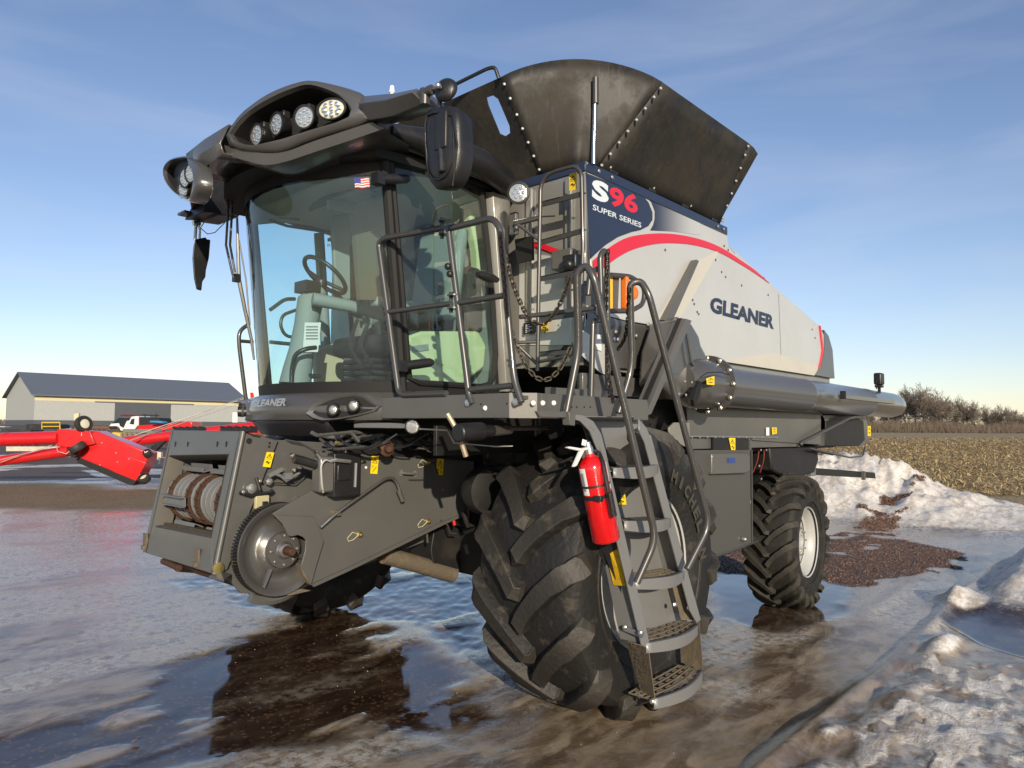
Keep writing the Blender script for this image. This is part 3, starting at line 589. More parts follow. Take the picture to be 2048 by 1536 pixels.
# steering column (px guided, on the centre plane of the driver)
def I(u, v, y=-4.6): return P(u, v, y=y)
col = MB(); cpts = [(590, 770), (595, 740), (603, 700), (612, 650), (620, 605), (640, 582)]
col.tube([I(u, v) for u, v in cpts], [.115, .105, .09, .085, .095, .06], 14); col.build('steering_column', cabin_g, cab, smooth=60)
hub_c = I(648, 560); rim_c = I(650, 551)
nrm = (rim_c-I(668, 590)).normalized(); nrm = Vector((-.35, .0, .93)).normalized()
sw = empt('steering_wheel', cab) if False else None
u_, w_, _ = basis(Vector((-.62, .1, .78)))
b = MB(); b.tube([rim_c+(u_*math.cos(a)+w_*math.sin(a))*.185 for a in np.linspace(0, 2*math.pi, 36, endpoint=False)], .017, 8, closed=True)
for a in (.5, 2.4, 4.4): b.cyl(rim_c+Vector((.03, 0, -.04)), rim_c+(u_*math.cos(a)+w_*math.sin(a))*.185, .014, 8)
b.cyl(rim_c+Vector((.03, 0, -.05)), I(635, 600), .045, 12); b.box(I(615, 575), (.12, .16, .08)); b.build('steering_wheel', blackp, cab, smooth=60)
b = MB(); b.prism([I(610, 645, -4.5), I(642, 645, -4.5), I(636, 704, -4.5), I(606, 704, -4.5)], (0, -.004, 0)); pap = b.build('paper_tag', white_p, cab)
b = MB(); 
for v in (652, 658, 664, 670, 676): b.prism([I(612, v, -4.496), I(636, v, -4.496), I(636, v+2.5, -4.496), I(612, v+2.5, -4.496)], (0, -.0015, 0))
b.build('tag_print', mat('grey print', (.25, .25, .27), .7), pap)
# arm rest, seat, bellows
b = MB(); b.tube([I(625, 598, -4.45), I(700, 612, -4.35), I(770, 632, -4.3)], [.05, .045, .045], 8); b.build('armrest_console', cabin_g, cab, smooth=50)
seat = empt('driver_seat', CH)
b = MB(); b.box((-3.38, -4.5, 2.46), (.52, .54, .15)); b.build('seat_cushion', cabin_k, seat, bevel=.05)
b = MB(); b.box((-3.72, -4.5, 3.0), (.16, .56, .75), Matrix.Rotation(R_(-10), 3, 'Y')); b.box((-3.80, -4.5, 3.42), (.12, .32, .2)); b.build('seat_back', cabin_k, seat, bevel=.05)
b = MB()
for i in range(6): b.box((-3.35, -4.5, 2.12+i*.045), (.36-.02*(i % 2), .40-.02*(i % 2), .036))
b.build('seat_bellows', cabin_k, seat, bevel=.015)
b = MB(); b.box((-3.3, -4.14, 2.75), (.5, .09, .08)); b.box((-3.12, -4.14, 2.83), (.08, .08, .1)); b.build('armrest', cabin_g, seat, bevel=.02)
b = MB(); b.box((-3.6, -4.05, 3.0), (.1, .5, .72), Matrix.Rotation(R_(-8), 3, 'Y')); b.build('passenger_seat_back', cabin_g, cab, bevel=.04)
# beige plastics
b = MB(); b.prism([I(628, 700, -5.1), I(690, 680, -5.1), I(690, 768, -5.1), I(632, 768, -5.1)], (0, -.05, 0)); b.build('storage_box', cabin_b, cab, bevel=.02)
b = MB(); b.prism([P(816, 672, y=-3.83), P(845, 662, y=-3.83), P(958, 662, y=-3.83), P(974, 690, y=-3.83), P(970, 735, y=-3.83), P(925, 770, y=-3.83), P(818, 770, y=-3.83)], (0, -.04, 0)); b.build('door_side_panel', cabin_y, cab, bevel=.02)
b = MB(); b.prism([P(824, 692, y=-3.825), P(856, 688, y=-3.825), P(857, 700, y=-3.825), P(825, 705, y=-3.825)], (0, .004, 0)); b.build('side_panel_slot', cabin_g, cab)
b = MB(); b.prism([P(928, 350, y=-3.9), P(960, 395, y=-3.9), P(985, 520, y=-3.9), P(986, 640, y=-3.9), P(962, 640, y=-3.9), P(955, 500, y=-3.9), P(938, 420, y=-3.9)], (0, -.1, 0)); b.build('inner_rear_pillar', cabin_y, cab, bevel=.02)
b = MB(); b.prism([I(710, 470, -4.1), I(755, 458, -4.1), I(770, 480, -4.1), I(776, 600, -4.1), I(720, 600, -4.1)], (0, -.04, 0)); b.build('folded_curtain', cabin_o, cab); b = MB(); b.prism([I(535, 368, -5.3), I(560, 372, -5.3), I(578, 400, -5.3), I(600, 440, -5.3), I(537, 432, -5.3)], (0, -.03, 0)); b.build('folded_curtain', cabin_o, cab)
b = MB(); b.tube([I(538, 440, -5.0), I(575, 452, -5.0), I(640, 462, -5.0), I(672, 464, -5.0)], .012, 6); b.box(I(686, 470, -5.0), (.05, .06, .07)); b.tube([I(684, 462, -5.), I(672, 440, -5.), I(668, 430, -5.)], .008, 6); b.tube([I(660, 470, -5.), I(668, 520, -5.), I(671, 580, -5.)], .004, 5); b.build('monitor_bracket', blackp, cab)
b = MB(); b.box(I(692, 481, -4.95), (.03, .16, .1)); b.build('monitor', cabin_g, cab, bevel=.008)
b = MB(); b.box(P(945, 600, y=-3.95), (.2, .1, .5)); b.build('control_panel', cabin_k, cab, bevel=.02)
b = MB(); b.tube([Vector((-3.55, YCr+.06, 2.1)), Vector((-3.5, YCr+.05, 2.8)), Vector((-3.42, YCr+.06, 3.55))], .045, 8); b.build('far_door_pillar', cabin_g, cab, smooth=60)
b = MB(); b.prism([P(665, 430, y=-4.7), P(700, 425, y=-4.7), P(702, 600, y=-4.7), P(672, 600, y=-4.7)], (0, -.04, 0)); b.build('rear_window_post', cabin_g, cab, bevel=.01)
b = MB(); b.prism([P(655, 398, y=-4.4), P(716, 405, y=-4.4), P(714, 430, y=-4.4), P(656, 420, y=-4.4)], (0, -.02, 0)); b.build('air_vent', cabin_g, cab, bevel=.006)
b = MB(); b.tube(bend([P(583, 775, y=-4.5), P(583, 740, y=-4.5), P(590, 708, y=-4.45), P(612, 697, y=-4.4), P(632, 695, y=-4.4)], .08), .016, 8); b.build('grab_bar', blackp, cab, smooth=60)
b = MB(); b.box(P(620, 752, y=-4.55), (.12, .10, .03)); b.build('foot_pedal', blackp, cab, bevel=.006)
for k_ in range(2):
    b = MB(); u0_ = 715+k_*22; b.tube(bend([P(u0_, 640+6*k_, y=-4.2), P(u0_-20, 690, y=-4.15), P(u0_+10, 735, y=-4.2)], .1), .014, 6); b.build('control_cable', cabin_k, cab)
b = MB(); b.prism([P(655, 476, y=-5.48), P(672, 476, y=-5.48), P(672, 483, y=-5.48), P(655, 483, y=-5.48)], (0, .002, 0)); b.build('window_decal', cabin_b, cab)
text('FUSE', P(655, 493, y=-5.48), P(671, 493, y=-5.48), P(655, 488, y=-5.48), mat('decal violet', (.12, .05, .25), .5), 'window_lettering', cab, off=.02)
# far side stickers seen through the cab
# flag sticker on the windshield
def WS(u, v): return PC(u, v, lambda y: xw(y, 3.33), -4.55, -3.7)
fa, fb_, fc, fd = WS(711, 357), WS(741, 356), WS(742, 377), WS(713, 378)
def fq(s, t): return lerp(lerp(fd, fc, s), lerp(fa, fb_, s), t)+Vector((.014, .004, .003*math.sin(s*9)))
flag = empt('flag_sticker', CH)
for i in range(9):
    b = MB(); b.grid([[fq(s, i/9) for s in np.linspace(0, 1, 7)], [fq(s, (i+1)/9) for s in np.linspace(0, 1, 7)]]); b.build('flag_stripe', flagr if i % 2 == 0 else flagw, flag)
b = MB(); b.grid([[fq(s, t)+Vector((.003, .001, 0)) for s in (0, .22, .45)] for t in (.45, .75, 1)]); b.build('flag_canton', flagb, flag)

# ---------------------------------------------------------------- bumper under windshield
def xb(y): t = (y-YM)/.95; return -2.95+.38*(1-t*t)
def BW(u, v): return PC(u, v, xb, -4.9, -3.65)
bump = empt('front_apron', CH)
rows = []
for z, dx in ((1.885, -.05), (1.90, .02), (1.97, .045), (2.00, .03), (2.06, -.01), (2.085, -.10)):
    rows.append([Vector((xb(y)+dx, y, z)) for y in np.linspace(YM-.93, YM+.95, 30)])
b = MB(); b.grid(rows); b.build('apron_panel', graph_gl, bump, thick=.02, smooth=50)
b = MB(); b.grid([[Vector((xb(y)+dx, y, z)) for y in np.linspace(YM-.95, YM+.5, 20)] for z, dx in ((1.775, -.25), (1.79, -.08), (1.86, -.02), (1.90, .0))]); b.build('lower_grille', blackp, bump, thick=.015)
# light pods (both sides)
pod_px = [(632, 826), (642, 812), (665, 802), (690, 796), (715, 792), (735, 796), (752, 808), (762, 813), (752, 822), (725, 829), (690, 836), (660, 838), (645, 834)]
for s in (1, -1):
    pp = [BW(u, v)+Vector((.058, .02, 0)) for u, v in pod_px]; cc = sum(pp, Vector())/len(pp)
    if s < 0: pp = [mir(p) for p in pp]; cc = mir(cc)
    b = MB(); ring = [cc+(p-cc)*1.12+Vector((-.0, 0, 0)) for p in pp]; ring0 = [cc+(p-cc)*1.28+Vector((-.05, -.03*s, 0)) for p in pp]
    inn = [cc+(p-cc)*.97+Vector((-.012, 0, 0)) for p in pp]; ct = pp+[pp[0]]
    b.grid([ring0+[ring0[0]], ring+[ring[0]], inn+[inn[0]]]); b.build('lamp_surround', mat('light lamp surround', (.20, .195, .185), .25, .5, .5), bump, smooth=60)
    b = MB(); b.prism([cc+(p-cc)*.98+Vector((-.016, 0, 0)) for p in pp], (-.004, 0, 0)); b.build('lamp_recess', blackm, bump)
    for (u, v, r) in ((682, 820, .033), (722, 812, .035)):
        c = BW(u, v)+Vector((.06, .02, 0)); c = mir(c) if s < 0 else c
        d = Vector((.75, .45*s, 0)).normalized()
        hl = MB(); hl.lathe(c, d, [(-.03, r*1.1), (.02, r*1.25), (.045, r*1.2), (.047, r*1.0), (.03, r*.9)], 20); ho = hl.build('headlight', blackp, bump)
        hl = MB(); hl.lathe(c, d, [(.028, r*.95), (.036, r*.7), (.040, 0.001)], 20); hl.build('lens', lens, ho)
        hl = MB(); hl.lathe(c, d, [(-.02, r*.9), (.0, r*1.22), (.018, r*1.3)], 20, cap=False); hl.build('lamp_rim', graph_gl, ho)
text('GLEANER', BW(519, 815)+Vector((.06, .0, 0)), BW(588, 812)+Vector((.055, 0, 0)), BW(523, 800)+Vector((.06, 0, 0)), mat('silver lettering', (.42, .44, .46), .4, .3), 'apron_lettering', bump, off=.05, lift=.01)

# ================================================================== ROOF VISOR
roof = empt('cab_roof', CH)
VA = (-2.06, -4.4); VB = (-2.50, -3.45)
VLa = (-2.06, -4.95); VLb = (-2.38, -6.15)
def VV(u, v, d=0):
    p = PP(u, v, VA, VB); return p
op_px = smoothpx([(463, 268), (478, 246), (500, 226), (525, 210), (558, 193), (590, 180), (615, 173), (640, 178), (668, 190), (690, 204), (697, 220), (690, 236), (665, 246), (630, 256), (590, 268), (545, 281), (508, 291), (490, 288), (472, 280), (463, 268)], 3)[:-1]
out_px = smoothpx([(441, 285), (453, 262), (474, 230), (500, 207), (528, 187), (562, 171), (590, 162), (618, 157), (650, 162), (690, 172), (722, 184), (737, 200), (742, 225), (736, 240), (700, 252), (650, 267), (600, 284), (560, 300), (520, 302), (470, 296), (441, 285)], 3)[:-1]
def resample(pts, c, n=48):          # by angle round c
    out = []
    pts = [Vector((p[0], p[1])) for p in pts]; c = Vector(c); m = len(pts)
    for k in range(n):
        a = -math.pi+2*math.pi*k/n; d = Vector((math.cos(a), math.sin(a))); best = None
        for i in range(m):
            p, q = pts[i]-c, pts[(i+1) % m]-c; den = d.x*(q.y-p.y)-d.y*(q.x-p.x)
            if abs(den) < 1e-9: continue
            t = (p.x*(q.y-p.y)-p.y*(q.x-p.x))/den; s_ = (p.x*d.y-p.y*d.x)/den
            if t > 0 and -1e-6 <= s_ <= 1+1e-6 and (best is None or t > best): best = t
        out.append(tuple(c+d*(best or 1)))
    return out
cpx = (585, 235); A_ = resample(op_px, cpx); B_ = resample(out_px, cpx); A0, B0, V0_, nv0 = A_, B_, None, None
nv = Vector((VB[1]-VA[1], -(VB[0]-VA[0]), 0)).normalized()
if nv.x < 0: nv = -nv
nvR = nv
for s in (1, -1):
    f = (lambda p: p)
    if s < 0:
        opl = smoothpx([(376, 315), (352, 319), (337, 326), (329, 340), (333, 360), (350, 382), (368, 394), (381, 398), (386, 378), (388, 352), (382, 330), (376, 315)], 3)[:-1]
        oul = smoothpx([(374, 310), (350, 313), (334, 321), (325, 338), (328, 362), (345, 386), (365, 399), (380, 404), (391, 380), (393, 350), (386, 325), (374, 310)], 3)[:-1]
        cpx = (360, 356); A_ = resample(opl, cpx); B_ = resample(oul, cpx)
        def VV(u, v, d=0): return PP(u, v, VLa, VLb)
        nv = Vector((VLb[1]-VLa[1], -(VLb[0]-VLa[0]), 0)).normalized()
        if nv.x < 0: nv = -nv
    inn = [f(VV(*p)-nv*.02) for p in A_]; lip = [f(VV(*(Vector(a)*.82+Vector(b_)*.18))+nv*.01) for a, b_ in zip(A_, B_)]
    mid = [f(VV(*(Vector(a)*.25+Vector(b_)*.75))-nv*.0) for a, b_ in zip(A_, B_)]; outr = [f(VV(*p)-nv*.03) for p in B_]
    backr = [f(VV(*(Vector(p)))-nv*(.50 if s > 0 else .10)) for p in B_]
    deep = [f(VV(*(Vector(cpx)+(Vector(p)-Vector(cpx))*(.93 if s > 0 else 1.0)))-nv*(.20 if s > 0 else .07)) for p in A_]
    cl = lambda r: r+[r[0]]
    b = MB(); b.grid([cl(inn), cl(lip), cl(mid), cl(outr), cl(backr)]); b.build('visor_pod', graph_gl, roof, smooth=50)
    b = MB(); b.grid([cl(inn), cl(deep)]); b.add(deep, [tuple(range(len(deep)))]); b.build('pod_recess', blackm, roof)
    for (u, v, r, sq, m_) in (((658, 214, .100, .62, lens_glint), (603, 230, .072, 1, lens), (548, 244, .072, 1, lens), (508, 266, .070, 1, lens)) if s > 0 else ((361, 354, .072, 1, lens), (372, 344, .07, 1, lens), (358, 376, .07, 1, lens))):
        c = f(VV(u, v)-nv*.035); d = Vector((nv.x, nv.y+.0, -.12)).normalized() if u > 600 else Vector((nv.x+.35, nv.y-.35, -.12)).normalized()
        if s < 0: d = Vector((.9, .12, -.12)).normalized()
        lw_ = MB(); lw_.lathe(c, d, [(-.07, r*.75), (-.02, r*1.0), (.0, r*1.06), (.012, r*1.06), (.014, r*.92), (.006, r*.88)], 28)
        if sq != 1: lw_.v = [(x, y, c.z+(z-c.z)*sq) for x, y, z in lw_.v]
        wl = lw_.build('work_light', blackp, roof, smooth=40)
        g = MB(); g.lathe(c, d, [(.006, r*.9), (.010, r*.5), (.011, .001)], 28)
        if sq != 1: g.v = [(x, y, c.z+(z-c.z)*sq) for x, y, z in g.v]
        g.build('lens', m_, wl)
        g = MB(); uu, ww, dd = basis(d)
        for k in range(9):
            a = 2*math.pi*k/8; rr2 = r*.55 if k < 8 else 0; pc = c+(uu*math.cos(a)+ww*math.sin(a)*(sq if sq != 1 else 1))*rr2+dd*.011
            g.lathe(pc, d, [(0, r*.17), (.003, r*.12), (.0035, .001)], 8)
        g.build('led_cells', ledm, wl, kind='stuff')
        br = MB(); br.box(c-Vector(d)*.05+Vector((0, 0, r*.95*sq)), (.05, .06, .05)); br.build('lamp_clamp', blackp, wl, bevel=.006)
# centre section between the pods
def VV(u, v, d=0): return PP(u, v, VA, VB)
nv = nvR
Rp_ = [P(u, v, y=-4.40) for u, v in ((458, 250), (441, 286), (447, 306))]; Lp_ = [P(u, v, y=-4.95) for u, v in ((373, 309), (378, 327), (394, 352))]
mid = [lerp(a, c_, .5)+Vector((.012, 0, 0)) for a, c_ in zip(Rp_, Lp_)]
def ext_(pts): return [pts[0]+Vector((-.45, 0, .03)), pts[0], pts[1], pts[2], pts[2]+Vector((-.35, 0, .03))]
b = MB(); b.grid([ext_(Rp_), ext_([lerp(a, c_, .5) for a, c_ in zip(Rp_, mid)]), ext_(mid), ext_([lerp(a, c_, .5) for a, c_ in zip(Lp_, mid)]), ext_(Lp_)]); b.build('visor_centre', graph_gl, roof, thick=.01, smooth=30)
tk = [((378, 327), (400, 333), -4.95), ((388, 350), (414, 352), -5.2), ((387, 375), (425, 378), -5.5), ((380, 403), (417, 402), -5.85), ((384, 424), (402, 426), -6.05)]
b = MB(); b.grid([[P(*a, y=yy), lerp(P(*a, y=yy), P(*c_, y=yy+.05), .5)+Vector((.03, 0, 0)), P(*c_, y=yy+.05)] for a, c_, yy in tk]); b.build('left_lower_arm', graph_gl, roof, thick=.02, smooth=60)
b = MB(); b.prism([P(u, v, y=-5.7) for u, v in [(405, 424), (433, 425), (437, 429), (476, 435), (484, 424), (490, 395), (470, 360), (440, 340), (415, 345), (424, 375), (418, 400)]], (0, -.35, 0)); b.build('left_underside_panel', blackp, roof, bevel=.01)
# lower brow sweeping below the pods
for s in (1, -1):
    f = (lambda p: p) if s > 0 else mir
    t1 = smoothpx([(441, 286), (480, 297), (530, 303), (570, 298), (620, 279), (680, 259), (738, 240)], 4); t2 = smoothpx([(444, 305), (480, 315), (520, 324), (560, 318), (620, 298), (690, 275), (762, 250)], 4)
    if s < 0: continue
    b = MB(); b.grid([[f(VV(*p)-nv*.031) for p in t1], [f(VV(*p)-nv*.05) for p in t2], [f(VV(*p)-nv*.12+Vector((0, 0, -.005))) for p in t2], [f(VV(*p)-nv*.5+Vector((0, 0, .04))) for p in t2]]); b.build('visor_brow', graph_gl, roof, smooth=30)
# mirror arms
mirL = None
for s in (1,):
    f = (lambda p: p) if s > 0 else mir
    ua = [f(PP(u, v, VB, (-2.50, -2.0))) for u, v in ((728, 192), (790, 186), (833, 177), (840, 182))]; la = [f(PP(u, v, VB, (-2.50, -2.0))) for u, v in ((738, 240), (785, 232), (838, 212), (846, 205))]
    b = MB(); 
    secs = [[a, lerp(a, c_, .45)+Vector((.06, 0, 0)), c_, c_+Vector((-.12, 0, .01)), lerp(a, c_, .5)+Vector((-.2, 0, .0)), a+Vector((-.12, 0, 0))] for a, c_ in zip(ua, la)]
    b.grid([q+[q[0]] for q in secs]); b.add(secs[-1], [tuple(range(6))]); b.build('mirror_arm', graph_gl, roof, smooth=50, bevel=.004)
# roof shell
b = MB(); rows = []
for x, zz, hw_, zl in ((-2.72, 3.90, .85, 3.74), (-2.9, 3.98, 1.02, 3.66), (-3.4, 3.98, 1.04, 3.64), (-3.9, 3.92, 1.03, 3.62), (-4.02, 3.85, .98, 3.64)):
    rows.append([Vector((x, YM-hw_, zl)), Vector((x, YM-hw_-.02, zl+.10)), Vector((x, YM-hw_*.85, zz-.03)), Vector((x, YM-hw_*.4, zz)), Vector((x, YM+hw_*.4, zz)), Vector((x, YM+hw_*.85, zz-.03)), Vector((x, YM+hw_+.02, zl+.10)), Vector((x, YM+hw_, zl))])
b.grid(rows); b.build('roof_shell', silver_d, roof, smooth=60, sub=1)
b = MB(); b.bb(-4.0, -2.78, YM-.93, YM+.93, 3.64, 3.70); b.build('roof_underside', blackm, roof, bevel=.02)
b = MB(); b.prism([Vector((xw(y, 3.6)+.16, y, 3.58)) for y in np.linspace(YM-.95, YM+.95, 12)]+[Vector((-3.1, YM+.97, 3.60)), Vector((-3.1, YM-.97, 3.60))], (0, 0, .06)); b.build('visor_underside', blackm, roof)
# black rounded side bolster
for s in (1, -1):
    pth = [Vector((-2.75, YC+.12, 3.74)), Vector((-3.1, YC+.17, 3.75)), Vector((-3.5, YC+.17, 3.74)), Vector((-3.8, YC+.13, 3.71)), Vector((-3.98, YC-.0, 3.68))]
    if s < 0: pth = [mir(p) for p in pth]
    b = MB(); b.tube(pth, [.05, .095, .10, .095, .06], 14); b.build('roof_bolster', blackp, roof, smooth=70)
# antenna on roof
b = MB(); A = P(784, 186, y=-3.9); b.cyl(A-Vector((0, 0, .1)), A, .016); b.cyl(A, A+Vector((0, 0, .05)), .022, 12, .014); b.build('antenna', white_p, roof)
# ---------------------------------------------------------------- mirrors
arm_end = PP(850, 186, VB, (-2.50, -2.0))
mi = empt('side_mirror', CH, 'large black side mirror on the ladder side')
b = MB(); b.cyl(arm_end+Vector((0, -.06, 0)), arm_end+Vector((0, .06, .0)), .028, 12); b.cyl(arm_end+Vector((0, .0, .02)), arm_end+Vector((0, 0, -.07)), .03, 12)
xm = arm_end.x-.03
def Mx(u, v, dx=0): return P(u, v, x=xm+dx)
b.tube(bend([arm_end+Vector((0, .05, .01)), Mx(872, 180), Mx(880, 190), Mx(880, 240)], .03), .013, 8); b.build('mirror_bracket', graph_tube, mi)
oc = resample([(857, 222), (866, 211), (890, 206), (918, 207), (932, 216), (936, 250), (937, 310), (932, 345), (920, 375), (905, 390), (885, 392), (868, 384), (863, 350), (858, 290)], (897, 300), 32)
b = MB(); c = Mx(897, 300); r0 = [c+(Mx(*p)-c)*.90 for p in oc]
r1 = [c+(p-c)*.90+Vector((.055, 0, 0)) for p in r0]; rm = [c+(p-c)*1.0+Vector((.03, 0, 0)) for p in r0]; r2 = [c+(p-c)*.93+Vector((-.06, 0, 0)) for p in r0]; r4 = [c+(p-c)*.5+Vector((.075, 0, 0)) for p in r0]
b.grid([r_+[r_[0]] for r_ in (r4, r1, rm, r0, r2)]); b.add(r4, [tuple(range(32))]); b.add(r2, [tuple(range(32))]); b.build('mirror_housing', blackp, mi, smooth=50)
b = MB(); b.cyl(Mx(880, 240, .06), Mx(885, 345, .07), .022, 10); b.box(Mx(884, 262, .07), (.03, .09, .2)); b.build('mirror_clamp', blackp, mi, bevel=.008)
b = MB(); b.tube([c+(p-c)*.80+Vector((.064, 0, 0)) for p in r0], .006, 6, closed=True); b.tube([Mx(905, 225, .07), Mx(915, 290, .078), Mx(905, 372, .07)], .005, 6); b.build('mirror_ridge', blackp, mi, smooth=60)
b = MB(); cm = Mx(890, 178, .02); b.lathe(cm, (.9, .35, .1), [(-.022, .060), (-.014, .068), (0, .064), (.014, .045), (.020, .001)], 26); b.build('round_mirror', blackp, mi, smooth=60)
b = MB(); b.cyl(cm+Vector((.04, 0, 0)), Mx(866, 178, .01), .012); b.ball(cm+Vector((.05, 0, 0)), .018); b.build('mirror_joint', zinc, mi)
# far mirror, seen edge-on as a ragged black shape with its bracket
mi2 = empt('side_mirror', CH, 'thin black mirror hanging on the far side')
ym2 = -6.05
def N(u, v, dy=0): return P(u, v, y=ym2+dy)
b = MB(); q = [(391, 478), (412, 474), (413, 478), (421, 479), (418, 515), (412, 540), (411, 553), (405, 562), (403, 580), (393, 577), (388, 555), (385, 515), (387, 492)]
b.prism([N(u, v) for u, v in q], (-.02, -.05, 0)); b.build('mirror_housing', blackp, mi2, bevel=.008)
b = MB(); b.tube([N(392, 425), N(392, 450), N(390, 480)], .014, 8); b.tube([N(392, 440), N(400, 458), N(399, 478)], .01, 8); b.cyl(N(386, 446), N(400, 446), .022, 8); b.build('mirror_bracket', zinc, mi2)
b = MB(); b.box(N(374, 428), (.1, .14, .02)); b.build('mirror_plate', graph_tube, mi2)
b = MB(); b.tube([N(400, 455), N(415, 468), N(430, 465), N(450, 445)], .004, 5); b.tube([N(408, 430), N(408, 445), N(400, 457)], .004, 5); b.build('cable', blackm, mi2)
# wipers
wp = empt('wiper', CH)
def Wp(u, v, x=-2.55): return P(u, v, x=x)
def Wy(u, v): return P(u, v, y=-5.25)
b = MB(); b.tube([Wy(457, 345), Wy(455, 440), Wy(452, 490), Wy(463, 540), Wy(467, 555)], .009, 6); b.tube([Wy(466, 345), Wy(463, 440), Wy(460, 490), Wy(470, 545)], .009, 6); b.box(Wy(472, 556), (.04, .05, .06)); b.build('wiper_arm', blackp, wp)
b = MB(); b.tube([Wy(474, 430), Wy(476, 500), Wy(478, 560), Wy(490, 620), Wy(503, 680), Wy(508, 720)], [.008, .012, .016, .014, .012, .008], 6); b.tube([Wy(478, 480), Wy(492, 560), Wy(500, 650)], .006, 6); b.build('wiper_blade', graphite, wp)

# ================================================================== FEEDER HOUSE
fh = empt('feeder_house', CH)
YFs = -4.10; YFl = 2*YM-YFs
def Fs(u, v, dy=0): return P(u, v, y=YFs+dy)
fTR = Fs(483, 862); fBR = Fs(425, 1148); fTL = Vector((fTR.x, YFl, fTR.z)); fBL = Vector((fBR.x, YFl-.03, fBR.z))
fn = (fBR-fTR).cross(fTL-fTR).normalized()
if fn.x < 0: fn = -fn
def FF(u, v, d=0):                   # on the tilted face plate
    dd = ray(u, v); t = fn.dot(fTR-Vector((0, 0, CAMH)))/fn.dot(dd); return Vector((0, 0, CAMH))+dd*t+fn*d
oTL, oTR, oBR, oBL = FF(337, 912), FF(457, 909), FF(422, 1075), FF(310, 1052)
def bar(a, b_, c_, d_, nm, m=graphite, th=.03, bv=.006, par=None):
    q = MB(); q.prism([a, b_, c_, d_], -fn*th); return q.build(nm, m, par or fh, bevel=bv)
bar(fTL, fTR, oTR+Vector((0, .02, .0)), oTL, 'face_plate_top')
bar(oBL, oBR, fBR, fBL, 'face_plate_bottom')
bar(fTL, oTL, oBL, fBL, 'face_plate_side')
bar(fTR, oTR, oBR, fBR, 'face_plate_side')
for a_, c_ in ((fTR, fBR), (fTL, fBL)):
    b = MB(); b.cyl(a_-fn*.012, c_-fn*.012, .016, 12); b.build('rounded_corner', graphite, fh)
# inner rolled lip of the opening
b = MB(); lp = [oTL, oTR, oBR, oBL]; cc = sum(lp, Vector())/4
b.grid([[p+fn*.004 for p in lp+[lp[0]]], [cc+(p-cc)*.95-fn*.03 for p in lp+[lp[0]]], [cc+(p-cc)*.93-fn*.10 for p in lp+[lp[0]]]]); b.build('opening_lip', mat('matt grey lining', (.10, .095, .085), .85, spec=.2, dirt=.5, dcol=(.16, .12, .08)), fh)
# right side flange (faces the camera side)
b = MB(); q = [fTR, Fs(557, 881), Fs(455, 1140), fBR]; b.prism([p+Vector((0, .0, 0)) for p in q], (0, -.03, 0)); b.build('side_flange', graphite, fh, bevel=.006)
b = MB(); q2 = [mir(p) for p in q]; b.prism(q2, (0, .03, 0)); b.build('side_flange', graphite, fh, bevel=.006)
# serrated hooks on top
for (u0, u1) in ((342, 395), (437, 497)):
    b = MB(); n = 4
    for i in range(n):
        ua = u0+(u1-u0)*i/n; ub = u0+(u1-u0)*(i+1)/n; A = FF(ua, 862, -.01); B2 = FF(ub, 862, -.01)
        b.prism([A, B2, B2+Vector((0, 0, .035)), lerp(A, B2, .5)+Vector((0, 0, .012)), A+Vector((0, 0, .035))], -fn*.05)
    b.build('lock_rack', dark, fh, kind='stuff')
# holes on the top bar
for u in (351, 376, 435, 453):
    b = MB(); c = FF(u, 889, .002); b.prism([c+Vector((0, -.008, -.022)), c+Vector((0, .008, -.014)), c+Vector((0, .008, .022)), c+Vector((0, -.008, .014))], fn*.001); b.build('bolt_slot', blackm, fh)
b = MB(); b.lathe(Fs(498, 882, .0), (0, 1, 0), [(0, .018), (.004, .018), (.004, .012)], 16); b.build('round_hole', blackm, fh)
bolts([Fs(539, 886), Fs(538, 893)], (0, 1, 0), .008, 'dark_holes', fh, m=blackm)
# housing body
zb = [(fTR.x-.10, 1.77), (-2.7, 1.74), (-3.95, 1.66), (-3.95, 1.05), (-2.9, .86), (-2.55, .78), (-2.2, .80), (fBR.x-.08, 1.02)]
b = MB(); b.prism([Vector((x, YFs-.03, z)) for x, z in [(-2.10, 1.775), (-2.7, 1.74), (-3.95, 1.66), (-3.95, 1.05), (-2.75, .84), (-2.4, .78), (-2.12, .84), (-1.97, 1.02)]], (0, -.02, 0)); b.build('housing_side', graphite, fh, bevel=.004)
b = MB(); b.prism([Vector((x, YFl+.03, z)) for x, z in [(-2.10, 1.775), (-2.7, 1.74), (-3.95, 1.66), (-3.95, 1.05), (-2.75, .84), (-2.4, .78), (-2.12, .84), (-1.97, 1.02)]], (0, .02, 0)); b.build('housing_side', graphite, fh, bevel=.004)
b = MB(); b.prism([Vector((x, YFs-.05, z)) for x, z in [(-2.22, 1.765), (-3.95, 1.655), (-3.95, 1.64), (-2.22, 1.74)]], (0, YFl-YFs+.1, 0)); b.build('housing_top', graphite, fh)
b = MB(); b.prism([Vector((x, YFs-.05, z)) for x, z in [(-2.02, 1.06), (-2.14, .86), (-2.4, .79), (-2.75, .85), (-3.95, 1.06), (-3.95, 1.09), (-2.75, .88), (-2.4, .82), (-2.16, .89), (-2.06, 1.08)]], (0, YFl-YFs+.1, 0)); b.build('housing_floor', rust, fh)
b = MB(); b.bb(-3.9, -3.0, YFl+.05, YFs-.05, 1.1, 1.62); b.build('housing_shade_block', blackm, fh)  # black block paints the shade deep inside the hollow housing
